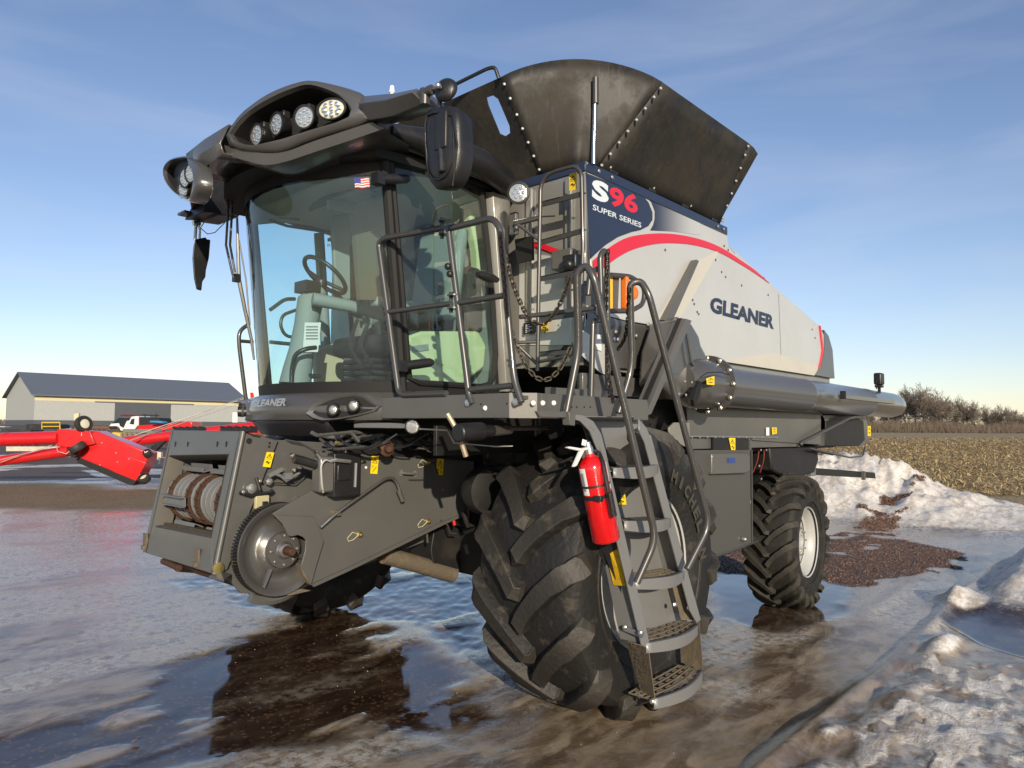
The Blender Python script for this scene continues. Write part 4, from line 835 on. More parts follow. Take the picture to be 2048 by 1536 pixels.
b = MB(); b.prism([oBL+fn*-.05+Vector((0, 0, .03)), oBR+fn*-.05+Vector((0, 0, .03)), oBR+Vector((-.6, 0, -.06)), oBL+Vector((-.6, 0, -.06))], (0, 0, -.02)); b.build('throat_floor', mat('worn throat floor', (.13, .10, .07), .4, .6, dirt=.6, dcol=(.07, .04, .025), dscale=12), fh)
# conveyor drum with chains
dc = lerp(oBL, oTR, .5)+Vector((-.17, 0, -.055)); L = (YFs-YFl)-.16
con = empt('feeder_drum', CH)
ry = [YM+t for t in (-.33, -.22, -.03, .08, .26, .37)]
b = MB(); b.cyl((dc.x, YM-L/2, dc.z), (dc.x, YM+L/2, dc.z), .11, 24); b.build('drum_core', galv, con)
for y in (-.41, -.37, -.31, -.24, -.17, -.11, -.03, .03, .11, .17, .24, .30, .38, .42):
    b = MB(); b.lathe((dc.x, YM+y, dc.z), (0, 1, 0), [(-.012, .11), (-.010, .155), (-.006, .158), (.006, .158), (.010, .155), (.012, .11)], 32, cap=False); b.build('drum_ring', galv, con)
link = None
for y in (-.34, -.07, .07, .35):
    for k in range(22):
        a = 2*math.pi*k/22; r = .163
        if link is None:
            q = MB(); q.box((0, -.022, 0), (.014, .006, .036)); q.box((0, .022, 0), (.014, .006, .036)); q.cyl((0, -.028, .018), (0, .028, .018), .010, 8); lo = q.build('chain_link', rust, con); link = lo.data
            lo.parent = con; lo.matrix_parent_inverse = Matrix.Identity(4); lo.matrix_basis = Matrix.Translation((dc.x+math.cos(a)*r, YM+y, dc.z+math.sin(a)*r)) @ Matrix.Rotation(-a, 4, 'Y'); continue
        inst(link, 'chain_link', con, Matrix.Translation((dc.x+math.cos(a)*r, YM+y, dc.z+math.sin(a)*r)) @ Matrix.Rotation(-a, 4, 'Y'))
for a, y0, y1 in ((1.35, -.36, -.05), (1.35, .05, .37), (-.05, -.36, -.04), (-1.15, -.38, -.08), (-1.25, .06, .36), (2.4, -.36, .0)):
    q = MB(); c = Vector((dc.x+math.cos(a)*.188, YM+(y0+y1)/2, dc.z+math.sin(a)*.188)); rot = Matrix.Rotation(-a, 3, 'Y')
    q.box(c, (.006, y1-y0, .06), rot); q.box(c+rot @ Vector((.018, 0, .03)), (.036, y1-y0, .006), rot); q.box(c+rot @ Vector((.015, 0, -.03)), (.03, y1-y0, .005), rot)
    q.build('feeder_slat', galv, con)
# bottom wear brackets
for u, v in ((292, 1080), (395, 1112)):
    c = FF(u, v, .004); q = MB(); q.box(c, (.01, .07, .09)); q.box(c+Vector((.01, 0, -.05)), (.02, .05, .03)); q.build('wear_bracket', muddy, fh, bevel=.004)
q = MB(); q.cyl(FF(320, 1122, -.02), FF(352, 1136, -.02), .02, 8); q.build('bottom_pin', rust, fh)
q = MB(); q.lathe(Fs(436, 1136, .004), (0, 1, 0), [(0, .034), (.012, .034), (.014, .02)], 20); q.build('pivot_cap', brass, fh)
q = MB(); q.prism([FF(418, 1152), FF(448, 1160), Fs(462, 1148), Fs(440, 1140)], (0, 0, -.01)); q.build('bottom_lip', graphite, fh)
# belt pulley
YPp = -3.96
pc_ = P(563, 1099, y=YPp); Rp = (P(563, 1004, y=YPp)-P(563, 1190, y=YPp)).length/2
pul = empt('drive_pulley', CH)
b = MB(); b.lathe(pc_, (0, 1, 0), [(-.02, .015), (.0, .02), (.012, Rp*.34), (.010, Rp*.42), (-.03, Rp*.50), (-.045, Rp*.62), (-.03, Rp*.80), (-.008, Rp*.86), (.0, Rp*.90), (.006, Rp*.985), (.0, Rp), (-.02, Rp*.97)], 72, cap=False); b.build('pulley_disc', graph_gl, pul, smooth=60)
b = MB(); b.lathe(pc_, (0, 1, 0), [(-.02, Rp*.97), (-.03, Rp*.96), (-.075, Rp*.96), (-.085, Rp*1.0)], 72, cap=False); b.build('pulley_rim', dark, pul)
rb = MB()
for k in range(90):
    a = 2*math.pi*k/90; rb.box(pc_+Vector((math.cos(a)*Rp*.985, -.05, math.sin(a)*Rp*.985)), (.012, .05, .010), Matrix.Rotation(-a, 3, 'Y'))
rb.build('belt_cogs', blackp, pul, kind='stuff')
for a in (2.3, 3.55, 5.2):
    b = MB(); p0 = pc_+Vector((math.cos(a)*Rp*.45, -.018, math.sin(a)*Rp*.45)); p1 = pc_+Vector((math.cos(a)*Rp*.86, .0, math.sin(a)*Rp*.86)); b.tube([p0, p1], [.016, .012], 6); b.build('pulley_rib', graph_gl, pul)
b = MB(); b.lathe(pc_, (0, 1, 0), [(.01, Rp*.40), (.03, Rp*.38), (.035, Rp*.2), (.035, .001)], 32); b.build('pulley_hub', graph_gl, pul)
bolts([pc_+Vector((math.cos(a)*Rp*.31, .034, math.sin(a)*Rp*.31)) for a in np.linspace(0, 6.28, 9)[:-1]], (0, 1, 0), .011, 'hub_bolts', pul, m=graphite)
b = MB(); b.lathe(pc_, (0, 1, 0), [(.035, .05), (.05, .048), (.052, .03)], 24); b.cyl(pc_+Vector((0, .03, 0)), pc_+Vector((.0, .13, 0)), .022, 16); b.build('drive_shaft', rust, pul, bevel=.003)
b = MB(); b.lathe(pc_, (0, 1, 0), [(.036, .055), (.06, .04), (.062, .03)], 24, cap=False); b.build('shaft_collar', steel, pul)
b = MB(); b.tube([pc_+Vector((math.cos(a)*(Rp+.035), -.09, math.sin(a)*(Rp+.035))) for a in np.linspace(2.0, 5.2, 26)], .03, 6); b.build('belt_guard', graphite, pul)
q = MB(); q.prism([P(541, 1189, y=YPp-.02), P(580, 1191, y=YPp-.02), P(622, 1181, y=YPp-.02), P(600, 1178, y=YPp-.02), P(575, 1186, y=YPp-.02)], (0, -.1, 0)); q.build('guard_tip', muddy, pul)
# big drive cover plate
YCv = -3.90
def Cv(u, v, dy=0): return P(u, v, y=YCv+dy)
cov = empt('drive_cover', CH)
q = MB(); pts = [(640, 905), (690, 906), (750, 909), (860, 917), (948, 922), (946, 975), (942, 1002), (921, 1032), (885, 1048), (800, 1088), (700, 1138), (625, 1172), (612, 1146), (618, 1080), (610, 1060), (585, 1055), (545, 1028), (600, 995), (628, 980), (632, 940)]
q.prism([Cv(*p) for p in pts], (0, -.02, 0)); cp = q.build('cover_plate', graphite, cov, bevel=.003)
q = MB(); q.prism([Cv(u, v) for u, v in [(625, 1173), (700, 1139), (885, 1049), (921, 1033), (921, 1028), (880, 1044), (700, 1132), (625, 1166)]], (0, .018, 0)); q.build('cover_lower_lip', graphite, cov)
q = MB(); q.prism([Cv(u, v, .03) for u, v in [(545, 1027), (556, 1030), (628, 1034), (648, 1083), (632, 1135), (623, 1168), (603, 1130), (611, 1100), (612, 1080), (606, 1074), (596, 1070), (584, 1073), (577, 1071), (566, 1048)]], (0, -.012, 0)); q.build('hub_shield', graphite, cov, bevel=.003)
q = MB(); q.prism([Cv(u, v, .02) for u, v in [(600, 1128), (606, 1150), (623, 1170), (618, 1150)]], (0, -.05, 0)); q.build('shield_gusset', muddy, cov)
# wrench / crank rod, handle, clips
q = MB(); q.tube(bend([Cv(641, 1055, .03), Cv(672, 1027, .04), Cv(770, 957, .05), Cv(785, 955, .05), Cv(794, 965, .05), Cv(803, 990, .05)], .06), .010, 10); q.cyl(Cv(797, 980, .05), Cv(806, 1002, .05), .016, 10); q.build('crank_rod', steel, cov)
q = MB(); q.box(Cv(673, 1026, .02), (.03, .05, .03)); q.build('rod_clip', brass, cov)
q = MB(); q.box(Cv(803, 946, .004), (.02, .008, .045)); q.box(Cv(830, 948, .004), (.02, .008, .045)); q.tube([Cv(803, 946, .01), Cv(806, 946, .03), Cv(827, 948, .03), Cv(830, 948, .01)], .009, 8); q.build('grab_handle', galv, cov)
for (u, v) in ((720, 922), (718, 1069), (855, 1043), (855, 925)):
    q = MB(); q.lathe(Cv(u, v, .0), (0, 1, 0), [(0, .022), (.006, .022), (.01, .012), (.03, .010), (.034, .001)], 16); q.build('cover_latch', brass, cov)
    q = MB(); c = Cv(u, v, .012); q.tube([c, c+Vector((.05, 0, .02)), c+Vector((.09, 0, -.015)), c+Vector((.08, 0, -.035)), c+Vector((.045, 0, -.03)), c], .003, 5); q.build('latch_cord', mat('latch cord', (.5, .48, .3), .6), cov)
q = MB(); q.lathe(Cv(732, 935, .001), (0, 1, 0), [(0, .01), (.003, .008)], 10); q.build('round_dot', white_p, cov)
def sticker(c4, par, kind=0, n=Vector((0, 1, 0)), m=yellow):
    """small yellow warning sticker with printed triangle and mark"""
    c4 = [Vector(p) for p in c4]; q = MB(); q.prism([p+n*.002 for p in c4], n*.0015); st = q.build('warning_sticker', m, par, smooth=0)
    def uv(s, t): return lerp(lerp(c4[3], c4[2], s), lerp(c4[0], c4[1], s), t)+n*.0045
    q = MB(); o_ = [uv(.5, .92), uv(.88, .60), uv(.12, .60)]; i_ = [uv(.5, .84), uv(.76, .63), uv(.24, .63)]
    q.grid([o_+[o_[0]], i_+[i_[0]]]); q.grid([[uv(.47, .78), uv(.55, .78)], [uv(.44, .68), uv(.54, .68)]])
    if kind == 0: q.grid([[uv(.2, .35), uv(.5, .42)], [uv(.2, .28), uv(.6, .3)]]); q.grid([[uv(.55, .30), uv(.8, .38)], [uv(.45, .18), uv(.72, .24)]])
    if kind == 1: q.grid([[uv(.25, .12), uv(.32, .10)], [uv(.75, .42), uv(.82, .40)]]); q.grid([[uv(.2, .48), uv(.3, .46)], [uv(.22, .36), uv(.32, .36)]])
    if kind == 2:
        for cy in (.42, .18): ring = [uv(.68+.14*math.cos(a), cy+.09*math.sin(a)) for a in np.linspace(0, 6.28, 11)]; ring2 = [uv(.68+.09*math.cos(a), cy+.055*math.sin(a)) for a in np.linspace(0, 6.28, 11)]; q.grid([ring, ring2])
        q.grid([[uv(.15, .36), uv(.35, .36)], [uv(.15, .28), uv(.35, .28)]])
    if kind == 0 or kind == 2: q.grid([[uv(.06, .53), uv(.94, .53)], [uv(.06, .515), uv(.94, .515)]])
    q.build('sticker_print', ink, st, smooth=0, kind='stuff'); return st
sticker([Fs(533, 904), Fs(548, 905), Fs(540, 935), Fs(525, 933)], fh, 0)
sticker([Cv(743, 912), Cv(757, 913), Cv(754, 948), Cv(740, 947)], cov, 1)
sticker([Cv(874, 917), Cv(887, 918), Cv(885, 950), Cv(872, 949)], cov, 2)
# coupler box & gear on top of cover
q = MB(); q.box(Cv(655, 948, .04), (.17, .10, .22)); q.build('coupler_block', graphite, cov, bevel=.015)
q = MB(); q.box(Cv(688, 949, .06), (.20, .08, .27)); q.box(Cv(688, 945, .105), (.10, .012, .10)); q.build('coupler_cover', blackp, cov, bevel=.02)
q = MB(); q.tube([Cv(712, 926, .1), Cv(710, 974, .1)], .010, 8); q.tube([Cv(668, 983, .06), Cv(704, 986, .06), Cv(706, 974, .07)], .009, 8); q.tube([Cv(662, 922, .10), Cv(672, 920, .12), Cv(690, 922, .12), Cv(700, 923, .11)], .012, 6); q.build('latch_frame', galv, cov)
q = MB(); q.tube(bend([Cv(646, 985, .08), Cv(643, 960, .11), Cv(642, 930, .12), Cv(650, 919, .12), Cv(664, 924, .1)], .05), .006, 6); q.build('white_cable', mat('grey cable', (.45, .45, .42), .5), cov)
q = MB(); q.tube([Cv(588, 918, .02), Cv(610, 923, .03), Cv(632, 930, .04)], .028, 10); q.build('hose_sleeve', blackp, cov)
for k in range(4):
    q = MB(); z0 = .012*k; q.tube([Cv(570+4*k, 880+2*k, .02), Cv(600+3*k, 885+2*k, .05), Cv(625+3*k, 900+2*k, .06), Cv(636+2*k, 916+2*k, .06), Cv(642+2*k, 930, .05)], .007, 6); q.build('hydraulic_hose', blackp if k % 2 else graph_tube, cov)
q = MB(); q.cyl(Cv(632, 905, .06), Cv(642, 918, .06), .014, 10); q.build('hose_coupler', zinc, cov)
q = MB(); q.tube([Fs(545, 945, .04), Fs(562, 952, .05), Fs(572, 962, .05), Fs(600, 945, .05)], .010, 6); q.box(Fs(575, 952, .05), (.05, .03, .04)); q.box(Fs(550, 945, .045), (.10, .02, .025), Matrix.Rotation(.4, 3, 'Y')); q.build('latch_linkage', galv, fh)
for (u, v, r) in ((501, 977, .030), (536, 963, .022), (518, 962, .01), (484, 984, .012), (588, 940, .014), (600, 936, .012), (585, 912, .014)):
    q = MB(); q.lathe(Fs(u, v, .01), (0, 1, 0), [(0, r), (.02, r), (.022, r*.55), (.03, r*.5), (.031, .001)], 16); q.build('pin_end', zinc, fh)
q = MB(); q.tube([Fs(480, 985, .02), Fs(500, 992, .02), Fs(540, 985, .02), Fs(546, 980, .02)], .012, 6); q.tube([Fs(512, 955, .02), Fs(520, 980, .03)], .009, 6); q.tube([Fs(536, 965, .02), Fs(590, 968, .02), Fs(618, 945, .02)], .004, 5); q.build('lock_lever', dark, fh)
q = MB(); q.box(Fs(523, 1004, .015), (.09, .03, .08)); q.build('switch_block', mat('tan block', (.42, .38, .22), .6), fh, bevel=.006)
q = MB(); q.box(Fs(530, 1006, .035), (.03, .02, .02)); q.build('switch_knob', blackp, fh)
# lift cylinder under the feeder
q = MB(); A = P(768, 1110, y=-4.1); B2 = P(905, 1148, y=-4.1); q.cyl(A, lerp(A, B2, .7), .062, 20); q.cyl(lerp(A, B2, .66), B2, .066, 20); q.build('lift_cylinder', muddy, CH)
q = MB(); q.cyl(P(745, 1105, y=-4.1), A, .035, 16); q.build('cylinder_rod', rust, CH)
q = MB(); q.prism([P(870, 1050, y=-4.05), P(945, 1040, y=-4.05), P(942, 1090, y=-4.05), P(925, 1120, y=-4.05), P(905, 1158, y=-4.05), P(870, 1150, y=-4.05), P(862, 1100, y=-4.05)], (0, -.25, 0)); q.build('cylinder_mount', dark, CH, bevel=.005)
q = MB(); q.cyl(P(906, 1035, y=-3.9), P(909, 1050, y=-3.9), .012, 10); q.build('valve_handle', mat('red plastic', (.6, .03, .02), .5), CH)
q = MB(); q.tube([P(880, 1040, y=-3.9), P(895, 1050, y=-3.9), P(900, 1066, y=-3.9), P(913, 1067, y=-3.9)], .006, 6); q.tube([P(852, 1040, y=-3.95), P(855, 1085, y=-3.95)], .010, 6); q.build('brake_line', graph_tube, CH)

# ================================================================== WALKWAY, RAILS, LADDER
XW = -2.80; YW = -2.46
wk = empt('walkway', CH)
def Wx(u, v, dx=0): return P(u, v, x=XW+dx)
def Wyy(u, v, dy=0): return P(u, v, y=YW+dy)
zt_ = 2.035; zb_ = 1.90
b = MB(); b.bb(XW-.03, XW, -3.68, YW-.11, zb_, zt_); b.build('edge_beam', graphite, wk, bevel=.005)
b = MB(); b.bb(-4.02, -2.90, YW-.03, YW, zb_+.0, zt_); b.build('edge_beam', graphite, wk, bevel=.005)
b = MB(); b.prism([Vector((XW, YW-.11, zb_)), Vector((-2.90, YW, zb_)), Vector((-2.93, YW-.0, zb_)), Vector((XW-.03, YW-.13, zb_))], (0, 0, zt_-zb_)); b.build('corner_plate', graphite, wk)
b = MB(); b.bb(-4.0, XW-.035, -3.66, YW-.035, 2.0, 2.02)
b.build('deck_plate', graphite, wk)
g = MB()
for i in range(26):
    for j in range(16):
        g.lathe((XW-.10-i*.045, -3.6+j*.07+(i % 2)*.035, 1.998), (0, 0, -1), [(0, .016), (.006, .012)], 6)
g.build('deck_perforations', galv, wk, kind='stuff')
for x in (-3.1, -3.5, -3.9):
    b = MB(); b.bb(x-.02, x+.02, -3.66, YW-.04, 1.92, 1.99); b.build('deck_joist', dark, wk)
bolts([Vector((XW+.001, y, 1.955)) for y in (-2.75,)]+[Wyy(u, 806) for u in (1066, 1085, 1107)], (.5, .8, 0), .014, 'beam_bolts', wk, m=white_p)
bolts([Wyy(u, 814, .0) for u in (1143, 1153, 1168, 1180)]+[Wx(962, 808, .0), Wx(1014, 807)], (.3, .8, 0), .006, 'beam_holes', wk, m=blackm)
def rail(name, pts, r=.019, par=None, rad=.07, m=graph_tube):
    q = MB(); q.tube(bend(pts, rad, 6), r, 12); return q.build(name, m, par or rails, smooth=60)
rails = empt('front_guard_rail', CH)
rail('left_rail_loop', [Wx(893, 787), Wx(806, 790), Wx(797, 783), Wx(757, 486), Wx(770, 476), Wx(886, 456)])
rail('middle_bar', [Wx(771, 625), Wx(903, 607)], .017)
rail('inner_post', [Wx(896, 452), Wx(938, 790), Wx(945, 808)])
rail('right_rail_loop', [Wx(903, 456), Wx(985, 436), Wx(1000, 455), Wx(1028, 760), Wx(1043, 805)])
rail('middle_bar', [Wx(918, 606), Wx(1008, 591)], .017)
rail('bottom_bar', [Wx(936, 780), Wx(1026, 771)], .017)
for (u, v) in ((890, 455), (908, 604)):
    b = MB()
    for dv in (-13, 13): b.lathe(Wx(u, v+dv), (0, 0, 1), [(-.004, .04), (.004, .04)], 14)
    b.cyl(Wx(u-6, v-20), Wx(u-6, v+22), .012, 8); b.build('hinge_plates', graph_tube, rails, kind='stuff')
for (u, v) in ((896, 533), (900, 548)):
    b = MB(); b.ball(Wx(u, v, .03), .022, 10); b.build('rubber_stop', blackp, rails)
for (u, v) in ((936, 806), (1032, 804)):
    b = MB(); b.lathe(Wx(u, v, .004), (1, 0, 0), [(0, .022), (.008, .020), (.010, .01)], 12); b.build('rail_bolt', zinc, rails)
# far side rail seen left of the windshield
b = empt('far_guard_rail', CH); YR = -5.75
rail('rail_loop', [P(498, 648, y=YR), P(478, 662, y=YR), P(478, 690, y=YR), P(492, 800, y=YR), P(500, 820, y=YR)], .017, b)
rail('middle_bar', [P(480, 682, y=YR), P(506, 684, y=YR)], .015, b)
rail('inner_rail', [P(540, 620, y=-5.7), P(570, 598, y=-5.7), P(590, 598, y=-5.7)], .017, b)
rail('inner_bar', [P(540, 684, y=-5.7), P(640, 694, y=-5.7)], .017, b)
rail('ring_rail', [P(592, 620, y=-5.7), P(565, 630, y=-5.7), P(560, 650, y=-5.7), P(570, 672, y=-5.7), P(592, 675, y=-5.7)], .015, b)

# ladder
lad = empt('access_ladder', CH); ladgrey = mat('ladder grey paint', (.19, .19, .187), .42, .15, .2, dirt=.35, dcol=(.16, .13, .09), dscale=5, dthr=.55)
YLt, YLb = -2.36, -2.20
def yl(v): return YLt+(YLb-YLt)*max(0, min(1, (v-830)/560))
def Ld(u, v, dy=0): return P(u, v, y=yl(v)+dy)
lu = [(1148, 832), (1200, 832)]
def lstr(pa, pb, w, nm, m=ladgrey, dy=0.0, th=.012, par=None):     # stringer as a channel: pa,pb pixel ends of the front edge
    A, B2 = Ld(*pa, dy), Ld(*pb, dy); q = MB(); q.prism([A, B2, B2+Vector((0, -w, 0)), A+Vector((0, -w, 0))], (-th, 0, 0)); return q.build(nm, m, par or lad, bevel=.002)
# left stringer with rounded head
q = MB(); hd = [(1143, 829), (1165, 830), (1187, 842), (1203, 868), (1211, 900), (1300, 1288), (1293, 1296), (1284, 1290), (1206, 960), (1196, 900), (1180, 862), (1160, 842), (1145, 838)]
q.prism([Ld(*p) for p in hd], (0, -.012, 0)); q.build('left_stringer', ladgrey, lad, bevel=.003)
q = MB(); q.prism([Ld(1143, 832), Ld(1160, 836), Ld(1185, 858), Ld(1200, 900), Ld(1208, 940), Ld(1204, 1100), Ld(1225, 1100), Ld(1293, 1290), Ld(1270, 1250), Ld(1200, 1000), Ld(1190, 930)][:5]+[Ld(1208, 940, -.16), Ld(1190, 880, -.16), Ld(1165, 840, -.16)], (-.008, 0, 0)); q.build('stringer_cheek', graphite, lad)
lstr((1209, 900), (1290, 1290), .17, 'left_stringer_web')
q = MB(); hd = [(1200, 832), (1262, 832), (1278, 838), (1293, 855), (1302, 876), (1398, 1225), (1402, 1240), (1394, 1246), (1380, 1220), (1290, 885), (1278, 860), (1262, 848)]
q.prism([Ld(*p) for p in hd][2:-1], (0, -.012, 0)); q.build('right_stringer', ladgrey, lad, bevel=.003)
lstr((1300, 870), (1395, 1235), .17, 'right_stringer_web')
q = MB(); q.prism([Ld(1160, 838, -.17), Ld(1285, 838, -.17), Ld(1318, 985, -.17), Ld(1218, 990, -.17)], (0, -.006, 0)); q.prism([Ld(1150, 832), Ld(1268, 833), Ld(1268, 838, -.17), Ld(1155, 838, -.17)], (0, 0, -.006)); q.build('ladder_back_sheet', ladgrey, lad, bevel=.002)
for (uA, vA, uB, vB) in ((1222, 955, 1318, 950), (1243, 1050, 1340, 1045), (1265, 1160, 1368, 1150)):
    q = MB(); q.prism([Ld(uA, vA+18, -.165), Ld(uB, vB+18, -.165), Ld(uB+16, vB+92, -.165), Ld(uA+20, vA+98, -.165)], (0, -.005, 0)); q.build('riser_sheet', ladgrey, lad)
steps = [((1226, 937), (1316, 930), 0), ((1248, 1043), (1341, 1037), 0), ((1270, 1160), (1368, 1143), 1), ((1292, 1288), (1397, 1250), 2), ((1308, 1400), (1406, 1342), 2)]
for (a, c, kind_) in steps:
    A = Ld(*a); Cc = Ld(*c); n = 14; front_ = []; 
    for i in range(n+1):
        t = i/n; p = lerp(A, Cc, t); front_.append(p+Vector((0, .055*math.sin(math.pi*t), 0)))
    depth = .17
    st = empt('step', lad) if False else None
    q = MB(); q.grid([[p+Vector((0, -.02, .004)) for p in front_], [p for p in front_], [p+Vector((0, .0, -.05-.015*math.sin(math.pi*i/n))) for i, p in enumerate(front_)], [p+Vector((0, -.025, -.055)) for p in front_]])
    nose = q.build('step_nose', ladgrey, lad, thick=.006, smooth=50, label=None)
    inn = [p+Vector((0, -.022, -.004)) for p in front_]; bk = [Vector((p.x, A.y+(Cc.y-A.y)*i/n-depth, p.z-.004)) for i, p in enumerate(front_)]
    g = MB(); 
    for r_ in range(5):
        f = r_/4; row = [lerp(p, q_, f) for p, q_ in zip(inn, bk)]; g.tube(row, .006, 4)
    for i in range(0, n+1, 2): g.tube([inn[i], bk[i]], .005, 4)
    for r_ in (0, 1, 2, 3):
        row = [lerp(p, q_, (r_+.5)/4) for p, q_ in zip(inn, bk)]
        for i in range(n): g.prism([row[i]+Vector((0, .008, 0)), row[i+1]+Vector((0, .008, 0)), row[i+1]+Vector((0, -.004, .004)), row[i]+Vector((0, -.004, .004))], (0, 0, -.004)) if i % 2 else None
    g.build('step_grating', muddy if kind_ else graph_tube, lad, kind='stuff')
    if kind_ == 0:
        q = MB(); q.grid([[p+Vector((0, 0, -.012)) for p in inn], [p+Vector((0, 0, -.012)) for p in bk]]); q.build('step_tread', graphite, lad, thick=.004)
# lower folding section in mud-coloured steel
q = MB(); q.prism([Ld(1255, 1283, -.02), Ld(1296, 1296, .0), Ld(1311, 1410, .0), Ld(1283, 1390, -.14), Ld(1252, 1283, -.17)], (-.008, 0, 0)); q.build('lower_side_plate', muddy, lad)
q = MB(); q.prism([Ld(1398, 1243), Ld(1406, 1340), Ld(1362, 1325, -.17), Ld(1358, 1260, -.17)], (-.006, 0, 0)); q.build('lower_side_plate', muddy, lad)
q = MB(); q.prism([Ld(1336, 1140, -.1), Ld(1368, 1150, -.02), Ld(1394, 1240, -.02), Ld(1362, 1240, -.1)], (-.006, 0, 0)); q.build('slide_plate', muddy, lad)
q = MB(); q.prism([P(1248, 1250, y=-2.36), P(1290, 1266, y=-2.205), P(1288, 1275, y=-2.205), P(1247, 1260, y=-2.36)], (0.012, 0, 0)); q.build('link_plate', galv, lad)
bolts([P(1253, 1253, y=-2.34)+Vector((.02, 0, 0)), P(1284, 1264, y=-2.22)+Vector((.02, 0, 0)), P(1281, 1390, y=-2.33)+Vector((.01, 0, 0)), P(1306, 1402, y=-2.2)+Vector((.01, .0, 0))], (1, .3, 0), .014, 'link_bolts', lad)
bolts([Ld(1349, 1209, -.05), Ld(1377, 1216, -.03)], (.3, 1, 0), .016, 'slide_bolts', lad)
# yellow reflector and black backing beside ladder
def Lx(u, v, dy): return Ld(u, v, dy)
q = MB(); ox = Vector((.03, 0, 0)); q.prism([Ld(1192, 1066, -.17)+ox, Ld(1236, 1062, -.03)+ox, Ld(1292, 1288, -.02)+ox, Ld(1256, 1250, -.17)+ox], (-.015, 0, 0)); q.build('side_channel', blackp, lad)
q = MB(); q.prism([Ld(1213, 1078, -.13)+Vector((.034, 0, 0)), Ld(1240, 1072, -.04)+Vector((.034, 0, 0)), Ld(1258, 1170, -.04)+Vector((.034, 0, 0)), Ld(1234, 1168, -.13)+Vector((.034, 0, 0))], (.003, 0, 0)); q.build('yellow_reflector', yellow_w, lad)
sticker([Ld(1233, 988, -.155), Ld(1249, 986, -.155), Ld(1252, 1009, -.155), Ld(1236, 1010, -.155)], lad, 0)
q = MB(); q.prism([Ld(1231, 977, -.15), Ld(1239, 976, -.15), Ld(1241, 986, -.15), Ld(1233, 987, -.15)], (0, -.002, 0)); q.build('white_label', white_p, lad)
# ladder hand rails
hr = empt('ladder_hand_rails', CH)
YH = -2.20
def H_(u, v, dy=0): return P(u, v, y=YH+dy)
rail('left_hand_rail', [H_(1273, 1166, .02), H_(1312, 1078, .08), H_(1188, 555, .0), H_(1172, 530, -.05), H_(1153, 545, -.10), H_(1157, 700, -.15), H_(1132, 828, -.18)], .021, hr, .09)
rail('right_hand_rail', [H_(1374, 1138, .02), H_(1419, 1050, .08), H_(1298, 590, .0), H_(1282, 562, -.05), H_(1260, 566, -.10), H_(1264, 735, -.15), H_(1237, 826, -.18)], .021, hr, .09)
rail('rear_post', [P(1176, 590, y=-2.55), P(1180, 545, y=-2.55), P(1200, 536, y=-2.55)], .018, hr)
rail('rear_post', [P(1195, 812, y=-2.5), P(1216, 785, y=-2.5), P(1214, 510, y=-2.5), P(1208, 500, y=-2.5), P(1200, 512, y=-2.5), P(1204, 640, y=-2.5)], .018, hr, .03)
rail('rear_post', [P(1182, 805, y=-2.6), P(1186, 642, y=-2.6), P(1212, 638, y=-2.6)], .018, hr, .03)
rail('cross_bar', [P(1040, 634, y=-2.75), P(1190, 616, y=-2.6)], .014, hr)
rail('lamp_guard', [P(1222, 550, y=-2.6), P(1262, 553, y=-2.6), P(1290, 575, y=-2.6), P(1287, 608, y=-2.6), P(1262, 622, y=-2.6), P(1218, 622, y=-2.6)], .017, hr, .06)
q = MB(); q.prism([P(1210, 552, y=-2.62), P(1239, 552, y=-2.62), P(1236, 622, y=-2.62), P(1210, 622, y=-2.62)], (0, -.015, 0)); q.build('lamp_plate', graphite, hr, bevel=.003)
q = MB(); q.prism([P(1212, 552, y=-2.615), P(1225, 552, y=-2.615), P(1225, 619, y=-2.615), P(1212, 619, y=-2.615)], (0, .002, 0)); q.build('yellow_reflector', mat('bright yellow strip', (.8, .5, .01), .4), hr)
q = MB(); A = P(1250, 586, y=-2.6); q.box(A, (.035, .055, .22), None); q.build('amber_lamp', amber, hr, bevel=.012)
q = MB(); q.lathe(P(1266, 585, y=-2.63), (.3, 1, 0), [(-.02, .045), (.0, .05), (.01, .035)], 18); q.build('amber_reflector', amber, hr)
q = MB(); q.prism([P(1168, 562, y=-2.63), P(1185, 558, y=-2.63), P(1214, 622, y=-2.63), P(1212, 650, y=-2.63), P(1190, 626, y=-2.63), P(1166, 626, y=-2.63)], (0, -.01, 0)); q.build('gusset_plate', graphite, hr)
bolts([P(1176, 567, y=-2.62), P(1174, 613, y=-2.62), P(1190, 612, y=-2.62)], (0, 1, 0), .012, 'gusset_bolts', hr)
q = MB(); q.prism([Wyy(1074, 822, .12), Wyy(1143, 823, .12), Wyy(1143, 836, .12), Wyy(1080, 834, .12)], (0, -.02, 0)); q.prism([Wyy(1138, 824, .14), Wyy(1152, 826, .14), Wyy(1150, 852, .14), Wyy(1140, 850, .14)], (0, -.05, 0)); q.build('ladder_pivot', graphite, lad, bevel=.003)
